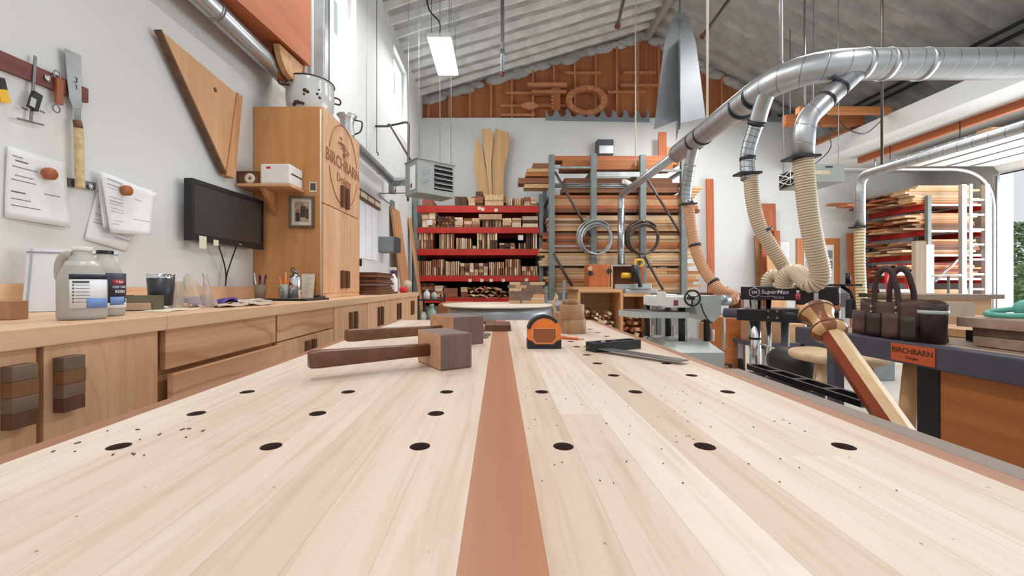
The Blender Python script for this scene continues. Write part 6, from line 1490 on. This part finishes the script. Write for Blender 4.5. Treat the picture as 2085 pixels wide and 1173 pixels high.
# ------------------------------------------------------------------ dust collection ducts
DX,DZ=2.0,CZ+1.475; YD=2.8
md=thing('dust_duct','big spiral steel dust duct crossing the top right and running back to the steel rack','duct',(DX,3.5,DZ))
pts=round_path([(5.2,YD,DZ+.03),(DX,YD,DZ+.02),(DX,4.62,DZ)],.42,14); 
MB().tube(resample(pts[:1]+pts[1:],.08),.100,28).build('main_pipe',m_duct,md)
for x in (2.46,2.62,2.87): MB().tube([(x-.018,YD,DZ+.021),(x+.018,YD,DZ+.021)],.1045,28).build('joint_band',m_alum,md)
for y in (3.23,3.42,4.05,4.22): MB().tube([(DX,y-.012,DZ),(DX,y+.012,DZ)],.1035,28).build('joint_band',m_iron,md)
MB().tube([(DX,4.62,DZ),(DX,4.66,DZ),(DX,4.74,DZ)],[.1005,.095,.056],24).build('reducer',m_ductp,md)
rp=round_path([(DX,4.74,DZ),(DX,6.78,DZ),(DX,6.78,1.40)],.12,8); MB().tube(rp,.055,20).build('thin_pipe',m_ductp,md)
MB().tube([(DX,6.78,2.30),(DX,6.78,1.385)],[.0565,.0565],18).build('drop_sleeve',m_flexm,md)
def flexhose(path,r,m,name,step=.011,amp=.09,par=None,seg=16):
    pts=resample(bezier_path(path,14),step); rr=[r*(1+amp*(1 if k%2 else -1)) for k in range(len(pts))]; return MB().tube(pts,rr,seg).build(name,m,par)
def blast(par,c,r,w,axis='x'):
    x,y,z=c; MB().b2((x-w,y-r*1.1,z-.008),(x+w*.75,y+r*1.1,z+.008),.002).build('blast_gate',m_iron,par)
# branch to the planer
b1=thing('planer_branch','flexible branch duct with tan-orange hose dropping from the main duct to the white planer','duct',(DX,4.33,1.0))
p=[(DX,4.26,DZ-.05),(DX+.0,4.36,DZ-.25),(DX-.01,4.42,DZ-.40),(DX-.02,4.42,DZ-.58),(DX+.01,4.40,sZ(412,4.40))]
MB().tube(resample(bezier_path([(DX,4.2,DZ-.0),(DX,4.28,DZ-.12),(DX,4.33,DZ-.22)],6),.02),.056,18).build('saddle_tap',m_ductp,b1)
flexhose([(DX,4.33,DZ-.22),(DX,4.40,DZ-.42),(DX-.0,4.42,DZ-.56),(DX+.02,4.40,sZ(416,4.40))],.054,m_flexm,'ribbed_drop',.012,.03,b1)
blast(b1,(DX+.02,4.40,sZ(416,4.40)),.055,.085)
hp=[(DX+.02,4.40,sZ(418,4.4)),at(1408,470,4.38),at(1420,520,4.32),at(1440,560,4.22),at(1466,590,4.12),at(1490,600,4.08),at(1493,609,4.05),at(1484,612,4.05)]
flexhose(hp,.052,hosemat('orange_tan_hose','#dba47c','#9c6742',.018),'hose',.009,.055,b1)
for k in (1.6,3.5):
    i=int(k); a=Vector(hp[i]).lerp(Vector(hp[i+1]),k-i); d=(Vector(hp[i+1])-Vector(hp[i])).normalized(); MB().tube([a-d*.012,a+d*.012],.060,18).build('hose_clamp',m_iron,b1)
# left branch to the sander
b2=thing('left_sander_branch','left of the two steel branch ducts with tan hose feeding the drum sander','duct',(DX,3.2,1.1))
MB().tube(bezier_path([(DX,3.06,DZ),(DX,3.15,DZ-.12),(DX,3.20,DZ-.21)],6),.060,18).build('saddle_tap',m_ductp,b2)
MB().tube([(DX,3.195,DZ-.20),(DX,3.215,DZ-.225)],.065,18).build('hose_clamp',m_iron,b2)
flexhose([(DX,3.20,DZ-.21),(DX-.02,3.26,DZ-.36),(DX-.03,3.28,DZ-.48),(DX-.03,3.27,DZ-.64)],.052,m_flexm,'ribbed_drop',.013,.03,b2)
MB().tube([(DX-.03,3.275,DZ-.46),(DX-.03,3.275,DZ-.485)],.058,18).build('hose_clamp',m_iron,b2)
zg=sZ(355,3.27); flexhose([(DX-.03,3.27,DZ-.62),(DX-.03,3.26,zg)],.052,m_flexm,'ribbed_drop',.013,.03,b2); blast(b2,(DX-.03,3.26,zg),.055,.095)
h2=[at(1528,358,3.26),at(1533,410,3.25),at(1546,460,3.24),at(1572,505,3.22),at(1592,536,3.22),at(1600,552,3.26),at(1590,563,3.34),at(1574,561,3.40),at(1564,570,3.42),at(1562,584,3.42)]
flexhose(h2,.050,m_hose,'hose',.009,.055,b2)
a=at(1556,470,3.24); d=(at(1572,505,3.22)-at(1546,460,3.24)).normalized(); MB().tube([a-d*.012,a+d*.012],.058,18).build('hose_clamp',m_iron,b2)
# right branch to the sander
b3=thing('right_sander_branch','right, thicker steel branch duct with tan hose looping onto the drum sander','duct',(2.3,2.8,1.1))
q0=Vector((2.44,YD,DZ-.01)); q1=at(1640,243,2.8); q2=at(1634,322,2.8)
MB().tube(round_path([q0,q1,q2],.08,10),.064,22).build('elbow_pipe',m_duct,b3)
for t_ in (.38,.62): 
    a=q0.lerp(q1,t_); d=(q1-q0).normalized(); MB().tube([a-d*.01,a+d*.01],.067,20).build('joint_band',m_iron,b3)
blast(b3,(q2.x,2.8,q2.z),.066,.10); 
h3=[at(1635,324,2.8),at(1640,380,2.8),at(1647,440,2.8),at(1658,500,2.8),at(1669,548,2.81),at(1666,570,2.83),at(1650,578,2.87),at(1634,565,2.93),at(1619,554,2.99),at(1604,560,3.04),at(1597,574,3.07),at(1596,585,3.08)]
flexhose(h3,.060,m_hose,'hose',.009,.055,b3)
# far duct on the garage side
gx_,gz_=4.07,CZ+.302*4.07
gd=thing('garage_duct','long round duct below the white garage ceiling with drop and ribbed tan hose','duct',(gx_,4.6,gz_))
MB().tube(round_path([(gx_,2.2,gz_),(gx_,4.66,gz_),(gx_,4.66,sZ(462,4.66))],.14,10),.05,20).build('pipe',m_duct,gd)
blast(gd,(gx_,4.66,sZ(463,4.66)),.05,.085); flexhose([(gx_,4.66,sZ(464,4.66)),(gx_,4.66,sZ(540,4.66)),(gx_+.03,4.66,.75),(gx_+.06,4.66,.35)],.050,hosemat('cream_hose','#e0cfa8','#8d7a55',.034),'hose',.017,.07,gd)
MB().b2((gx_-.1,4.5,0),(gx_+.25,4.85,.345),.01).build('base_port',m_steelg,gd)
# hangers
def rod(x,y,z0,lab,m=None,r=.007,top=None):
    f=roofL(x) if x<RX else roofR(x); t=thing('hanger_rod',lab,'hanger',(x,y,z0)); MB().tube([(x,y,z0),(x,y,(top or f)-.03)],r,8).build('rod',m or m_cream,t); return t
rod(DX,3.97,DZ+.104,'pale strap rod holding the far part of the dust duct',None,.011)
o=rod(2.0,2.93,DZ+.122,'pale strap rod holding the dust duct elbow',m_alum,.011)
rod(gx_,4.39,gz_+.052,'brown rod holding the garage duct',m_copper,.012); rod(sX(1294,6.4),6.4,sZ(338,6.4),'long pale cable hanging before the steel rack',None,.010)
# ------------------------------------------------------------------ ceiling hung things
def led(x0,x1,y0,y1,z,lab):
    t=thing('ceiling_light',lab,'light',((x0+x1)/2,(y0+y1)/2,z)); MB().b2((x0-.012,y0-.012,z+.012),(x1+.012,y1+.012,z+.07),.006).build('housing',m_white,t); MB().b2((x0,y0,z),(x1,y1,z+.0115)).build('diffuser',m_lamp,t)
    xm=(x0+x1)/2
    for y in (y0+.1,y1-.1):
        for x in (x0+.03,x1-.03): MB().tube([(x,y,z+.07),(x,y,roofL(x)-.03)],.0035,6).build('suspension_wire',m_iron,t)
    MB().tube(bezier_path([(xm,y0+.05,z+.07),(xm,y0+.0,z+.22),(xm-.12,y0-.12,z+.32),(xm-.16,y0-.15,roofL(xm)-.05)],6),.010,8).build('power_cable',m_rubber,t)
led(-.955,-.652,5.5,6.46,4.335,'bright hanging LED panel light under the sloped ceiling')
dp=thing('drop_pipe','grey vertical pipe with red tip hanging from the ceiling left of centre','pipe',at(1023,150,6.0)); a=at(1023,148,6.0); MB().tube([a,(a.x,6.0,roofL(a.x)-.02)],.028,12).build('pipe',m_galv,dp); MB().tube([a-Vector((0,0,.05)),a],[.022,.034],12).build('tip',plain('red_oxide','#7d3b33',.6),dp); MB().tube([a+Vector((0,0,.27)),a+Vector((0,0,.33))],.036,12).build('coupling',m_steelg,dp)
for x0,y0,x1,y1,Y,l in ((1258,50,1275,0,4.6,'first short dark diagonal pipe under the ridge'),(1432,72,1500,0,5.2,'second dark diagonal pipe right of the hanging fins')):
    a,b=at(x0,y0,Y),at(x1,y1-22,Y+.1); dd=b-a; k=0
    while b.z < (roofL(b.x) if b.x<RX else roofR(b.x))-.03 and k<400: b=b+dd*.02; k+=1
    t=thing('diagonal_pipe',l,'pipe',a); MB().tube([a,b],.022,10).build('pipe',m_copper,t); MB().tube([a-(b-a).normalized()*.03,a],.034,10).build('cap',plain('rust_cap','#6b4033',.7),t)
for dx in (0,.12):
    t=MB().tube([(6.25+dx,1.2,roofR(6.25+dx)-.14),(6.25+dx,7.6,roofR(6.25+dx)-.14)],.025,8).solo('roof_conduit',m_iron,['lower','upper'][0 if dx else 1]+' of two dark conduits running under the right roof slope','conduit')
# finned metal vane hanging near the ridge
fv=thing('hanging_vane','grey folded sheet-metal finned vane hanging from the roof ridge','vane',at(1383,262,5.0)); ax0=at(1385,38,5.0); ax1=at(1383,258,5.0)
m_fin=plain('vane_grey','#8e9296',.5,.35,.04,4)
def fin(pts,dy,lab=None): MB().prism([(ax0.x+dx,ax0.y+d,z) for dx,d,z in pts],dy).build('fin',m_fin,fv)
zt_,zm,zb_=ax0.z,sZ(85,5.0),ax1.z
kx=5.0/F
fin([(0,0,zt_),(-16*kx,-.0,zt_),(-33*kx,-.02,zm),(-56*kx,-.04,sZ(266,5)),(0,0,sZ(243,5))],(0,.006,0))
fin([(0,.01,zt_),(18*kx,.02,zt_+.05),(34*kx,.03,sZ(82,5)),(56*kx,.05,sZ(236,5)),(0,.01,sZ(251,5))],(0,.006,0))
fin([(-.002,-.003,sZ(78,5)),(-10*kx,-.13,sZ(100,5)),(-24*kx,-.32,sZ(226,5)),(-.002,-.003,sZ(258,5))],(.005,0,0))
fin([(.0,.012,sZ(60,5)),(.03,.20,sZ(85,5)),(.12,.40,sZ(262,5)),(.0,.012,sZ(250,5))],(.005,0,0))
MB().tube([ax1-Vector((0,0,.03)),(ax0.x,5.0,roofR(ax0.x) if ax0.x>RX else roofL(ax0.x)-.03)],.012,8).build('shaft',m_tool,fv)
MB().b2((ax0.x-.05,4.98,ax0.z-.02),(ax0.x+.05,5.03,ax0.z+.06)).build('bracket',m_steelg,fv)
# air filter box
af=thing('air_filter','grey air filter box with crossed grille hanging behind the right tan hose','air filter',(3.95,5.2,2.3)); X0,X1=3.70,4.18; Y0_,Y1_=5.0,5.48; z0,z1=2.30,2.515
MB().b2((X0+.012,Y0_,z0),(X1,Y1_,z1),.004).build('casing',m_beigeh,af); MB().b2((X0,Y0_+.02,z0+.015),(X0+.0115,Y1_-.02,z1-.015)).build('filter_face',m_iron,af)
gr=MB()
for a,b in (((0,0),(1,1)),((0,1),(1,0)),((0,.5),(1,.5)),((.5,0),(.5,1)),((0,.5),(.5,1)),((.5,1),(1,.5)),((1,.5),(.5,0)),((.5,0),(0,.5))):
    f=lambda s:(X0-.004,Y0_+.02+s[0]*.44,z0+.015+s[1]*.185); gr.tube([f(a),f(b)],.005,5)
gr.build('grille',m_white,af); MB().b2((X0+.25,Y0_-.0012,z1-.045),(X0+.34,Y0_-.0002,z1-.025)).build('vent',m_iron,af); MB().b2((X0+.05,Y0_-.0012,z0+.09),(X0+.30,Y0_-.0002,z0+.135)).build('name_strip',m_beige,af)
for x,y in ((X0+.04,Y0_+.04),(X1-.04,Y0_+.04),(X0+.04,Y1_-.04),(X1-.04,Y1_-.04)): MB().tube([(x,y,z1),(x,y,roofR(x)-.05)],.005,6).build('chain',m_galv,af)
wc=thing('loose_wire','thin loose wire looping from the cedar beams down to the air filter box','wire',(3.9,5.2,2.55))
MB().tube(bezier_path([(4.35,5.9,3.60),at(1690,236,5.6),at(1700,236,5.5),at(1725,262,5.4),at(1760,272,5.4),at(1790,250,5.5),at(1797,238,5.6)],8),.006,6).build('loop',m_rubber,wc)
MB().tube(bezier_path([(4.35,5.9,3.60),at(1692,290,5.4),(3.95,5.2,2.55),(3.93,5.2,z1+.0)],8),.006,6).build('tail',m_rubber,wc)
# cedar beams above the garage ceiling
for xa,xb,yt,yb,Y,l in ((1600,1760,233,255,6.55,'lower left cedar beam of the hung pair above the garage ceiling'),(1628,1816,216,239,6.0,'upper right cedar beam of the hung pair above the garage ceiling')):
    t=thing('cedar_beam',l,'beam',(sX(xa,Y),Y,sZ(yb,Y))); zb2=max(sZ(yb,Y),ZT+.0005); MB().b2((sX(xa,Y),Y,zb2),(sX(xb,Y),Y+.09,sZ(yt,Y)),.004).build('beam',m_cedar,t)
    MB().tube([(sX(xa,Y)+.1,Y+.045,sZ(yt,Y)),(sX(xa,Y)+.1,Y+.045,roofR(sX(xa,Y)+.1)-.05)],.008,6).build('chain',m_galv,t)
for k in range(6):
    z=ZT+.0005+.045*(k//2)*1.02; x=5.72+.2*(k%2)
    MB().b2((x,6.72,z),(x+.17,8.05,z+.044)).solo('roof_lumber',m_brownx if k%3 else m_cedar,'brown board in the pile stored on top of the low garage ceiling','board','boards stored on the garage ceiling')
# ------------------------------------------------------------------ garage side
cb=thing('ceiling_batten','long orange-brown batten fixed under the white garage ceiling','batten',(6.28,4.5,ZC)); MB().b2((6.25,1.0,ZC-.10),(6.32,7.2,ZC-.0005)).build('batten',m_cedary,cb)
sl=thing('strip_fixture','grey slotted strip fixture under the white garage ceiling','fixture',(6.25,6.0,3.0)); MB().b2((6.21,5.35,2.98),(6.29,6.8,3.03),.006).build('channel',m_galv,sl)
for k in range(7): MB(T((6.2095,5.5+.19*k,3.005)) @ Matrix.Rotation(math.radians(-90),4,'Y')).lathe([(.001,0),(.016,0),(.016,.002),(.001,.002)],12).build('slot_hole',m_white,sl)
MB().b2((6.18,5.18,2.985),(6.32,5.345,3.035),.004).build('end_block',m_pine,sl)
for y in (5.6,6.6): MB().tube([(6.25,y,3.03),(6.25,y,ZC)],.006,6).build('hanger',m_iron,sl)
tk=thing('door_track','curved galvanised overhead door track at the far side of the garage opening','track',(8.4,7.04,0)); 
MB().tube(round_path([(8.42,7.03,0),(8.42,7.03,3.02),(5.82,7.03,3.02)],.75,16),.032,8).build('track',m_alum,tk); MB().b2((8.43,6.985,.0),(8.478,7.015,2.9)).build('jamb_angle',m_galv,tk)
for x in (6.4,7.3): MB().tube([(x,7.03,3.05),(x,7.03,ZC)],.012,6).build('track_hanger',m_galv,tk)
gdr=thing('garage_door','white sectional overhead door rolled up flat under the garage ceiling','garage door',(7.4,4.3,3.05))
for k in range(4):
    x0=6.75+.40*k; MB().b2((x0+.004,1.5,3.055),(x0+.396,6.98,3.10),.004).build('section',m_white,gdr)
MB().prism([(8.352,1.5,3.06),(8.47,1.5,2.93),(8.49,1.5,2.95),(8.37,1.5,3.10)],(0,5.48,0)).build('bottom_section',m_white,gdr)
for k in range(3): MB().b2((6.75+.4*(k+1)-.02,1.5,3.045),(6.75+.4*(k+1)+.02,6.98,3.0545)).build('hinge_strip',m_steelg,gdr)
MB().b2((8.46,1.5,2.905),(8.49,6.98,2.925)).build('seal',m_rubber,gdr)
for x in (6.9,8.2):
    for y in (2.5,5.2): MB().tube([(x,y,3.10),(x,y,ZC+.01)],.012,6).build('ceiling_hanger',m_galv,gdr)
jr=thing('wood_rack','red shelved lumber rack filled with short boards beside the garage door','rack',(7.8,7.5,0)); RX0,RX1,RY0,RY1=7.22,8.30,6.95,8.12
for x,m in ((RX0,m_steelg),(RX1-.06,m_steelg)):
    for y in (RY0,RY1-.06): MB().b2((x,y,0),(x+.06,y+.06,2.56)).build('upright',m,jr)
lv=[2.42,1.98,1.57,1.17,.72]
for z in lv:
    MB().b2((RX0-.005,RY0+.061,z-.09),(RX0+.05,RY1-.061,z)).build('beam',m_red,jr,'red steel beam'); MB().b2((RX1-.055,RY0+.061,z-.09),(RX1-.005,RY1-.061,z)).build('beam',m_red,jr,'red steel beam')
    MB().b2((RX0+.061,RY0+.005,z-.04),(RX1-.061,RY0+.03,z-.005)).build('tie_bar',m_alum,jr)
MB().tube([(RX0+.1,RY0-.012,1.1),(RX1-.3,RY0-.012,1.75)],.02,8).build('brace',m_alum,jr)
rn=random.Random(77)
for i,(z,top) in enumerate(zip(lv,[2.78,2.32,1.86,1.45,1.02])):
    nm=['top','second','third','fourth','lowest'][i]; n=int((top-z)/.038)
    for k in range(n):
        for j in range(3):
            h=.034; z0=z+.001+k*(h+.002); y0=RY0+.03+j*.37+rn.uniform(0,.05); xs0=RX0-rn.uniform(-.02,.42)+(.12*k/n); xs1=RX1-.12-rn.uniform(0,.2)
            if i==4 and j==0 and k<3: m=plain('red_painted_board','#a83338',.6) if False else m_redbd
            else: m=rn.choice((m_cedar,m_pine,m_pine,m_palex,m_brownx)) if i<3 else rn.choice((m_cedar,m_brownx,m_redbd,m_pine))
            MB().b2((xs0,y0,z0),(xs1,y0+rn.uniform(.2,.31),z0+h)).solo('rack_board',m,'short board on the %s shelf of the red wood rack by the garage door'%nm,'board','boards on the %s shelf of the red wood rack by the garage door'%nm)
for k,(x0,x1,y) in enumerate(((1690,1745,414),(1712,1752,418))): 
    MB().b2((sX(x0,7.9),7.85,sZ(y,7.9)-.04),(RX0+.1,8.0-.05*0,sZ(y,7.9))).solo('rack_board',m_cedar,['longest orange board reaching far left out of the red wood rack','second orange board reaching left out of the red wood rack'][k],'board') if k==0 else MB().b2((sX(x0,7.7),7.55,sZ(y,7.7)-.04),(RX0+.1,7.8,sZ(y,7.7))).solo('rack_board',m_cedar,'second orange board reaching left out of the red wood rack','board')
ld=thing('ladder','aluminium ladder leaning beside the red wood rack','ladder',(7.9,6.8,0)); YL=6.75
xa,xb=sX(1960,YL),sX(2007,YL); zt=sZ(376,YL)
for x in (xa,xb): MB().b2((x-.04,YL-.03,0),(x+.04,YL+.03,zt),.003).build('rail',m_alum,ld)
MB().b2((sX(1971,YL)-.02,YL-.05,0),(sX(1971,YL)+.02,YL-.031,zt)).build('slide_rail',m_white,ld)
k=0
z=.25
while z<zt-.05: MB().b2((xa+.041,YL-.02,z-.014),(xb-.041,YL+.02,z+.014)).build('rung',m_alum,ld); z+=.243
pw=thing('weathered_plank','thick pale weathered plank standing before the red wood rack','plank',(sX(1880,5.2),5.2,0)); Yw=5.2
MB().b2((sX(1864,Yw),Yw,0),(sX(1886,Yw),Yw+.05,sZ(491,Yw))).build('grey_face',wood('weathered_pine','#b7a28c','#8f7a67','z',6,.7,.1),pw); MB().b2((sX(1886,Yw)+.001,Yw+.0,0),(sX(1902,Yw),Yw+.05,sZ(498,Yw))).build('bare_face',m_white,pw)
dsn=thing('disc_stand','white dished disc on a thin stem beside the weathered plank','stand',(sX(1931,4.6),4.6,0)); xd=sX(1931,4.6)
MB(T((xd,4.6,sZ(562,4.6)))).lathe([(.001,.02),(.10,.018),(.14,.0),(.135,-.006),(.001,.0)],30).build('disc',m_white,dsn); MB().cyl((xd,4.6,0),(xd,4.6,sZ(562,4.6)-.001),.012,seg=10).build('stem',m_steelg,dsn); MB(T((xd,4.6,0))).lathe([(.001,0),(.16,0),(.15,.03),(.001,.04)],24).build('base',m_steelg,dsn)
rs=thing('red_step_stool','bright red plastic folding step behind the tote handles','step stool',(sX(1835,6.5),6.5,0)); Yr=6.5
a0,a1=sX(1808,Yr),sX(1862,Yr); zr_=sZ(548,Yr)
for s,(x0,x1) in enumerate(((a0,a0+.07),(a1-.07,a1))): MB().prism([(x0,6.4,0),(x1,6.4,0),(x1-(.03 if s else -.0),6.56,zr_),(x0+(.0 if s else .03),6.56,zr_)],(0,.04,0)).build('side',m_redb,rs)
for z in (.3,.62,.93,1.2): MB().b2((a0+.05,6.44,z),(a1-.05,6.70,z+.05)).build('tread',m_redb if z<.9 else m_white,rs)
# outdoors beyond the garage door
struct(MB().b2((XR+.01,-6,-.12),(45,30,-.02)),'floor_outside',m_ground)
def tree(x,y,h,r,seed,lab):
    t=thing('leafy_tree',lab,'tree',(x,y,-.02),0,None); rn=random.Random(seed)
    MB().tube([(x,y,-.02),(x+.1,y,h*.5),(x,y+.1,h*.85)],[.16,.11,.05],10).build('trunk',m_bark,t)
    f=MB()
    for _ in range(2200):
        a=rn.uniform(0,6.283); zz=rn.random(); rr=r*math.sqrt(rn.random())*(.45+.75*math.sin(math.pi*min(1,zz*.95+.08))); p=Vector((x+rr*math.cos(a),y+rr*math.sin(a),h*.06+zz*h*.98))
        s=rn.uniform(.07,.14); d=Vector((rn.uniform(-1,1),rn.uniform(-1,1),rn.uniform(-.6,.8))).normalized(); e=d.orthogonal().normalized()
        f.face([f.v(p+d*s),f.v(p+e*s*.5),f.v(p-d*s),f.v(p-e*s*.5)])
    f.fixn=False; f.build('foliage',m_leaf,t)
tree(18.3,14.2,3.1,1.0,1,'leafy green tree outside the garage opening, right edge'); tree(20.6,14.0,4.0,1.3,2,'taller leafy tree outside behind the nearer one, right edge'); tree(16.9,12.6,2.0,.8,3,'low green bush-like tree outside beside the garage door post')
up=thing('utility_pole','slim pale pole standing outside among the trees','pole',(17.4,13.6,-.02)); MB().cyl((17.45,13.6,-.02),(17.45,13.6,3.9),.07,.05,seg=10).build('pole',m_greyp,up)
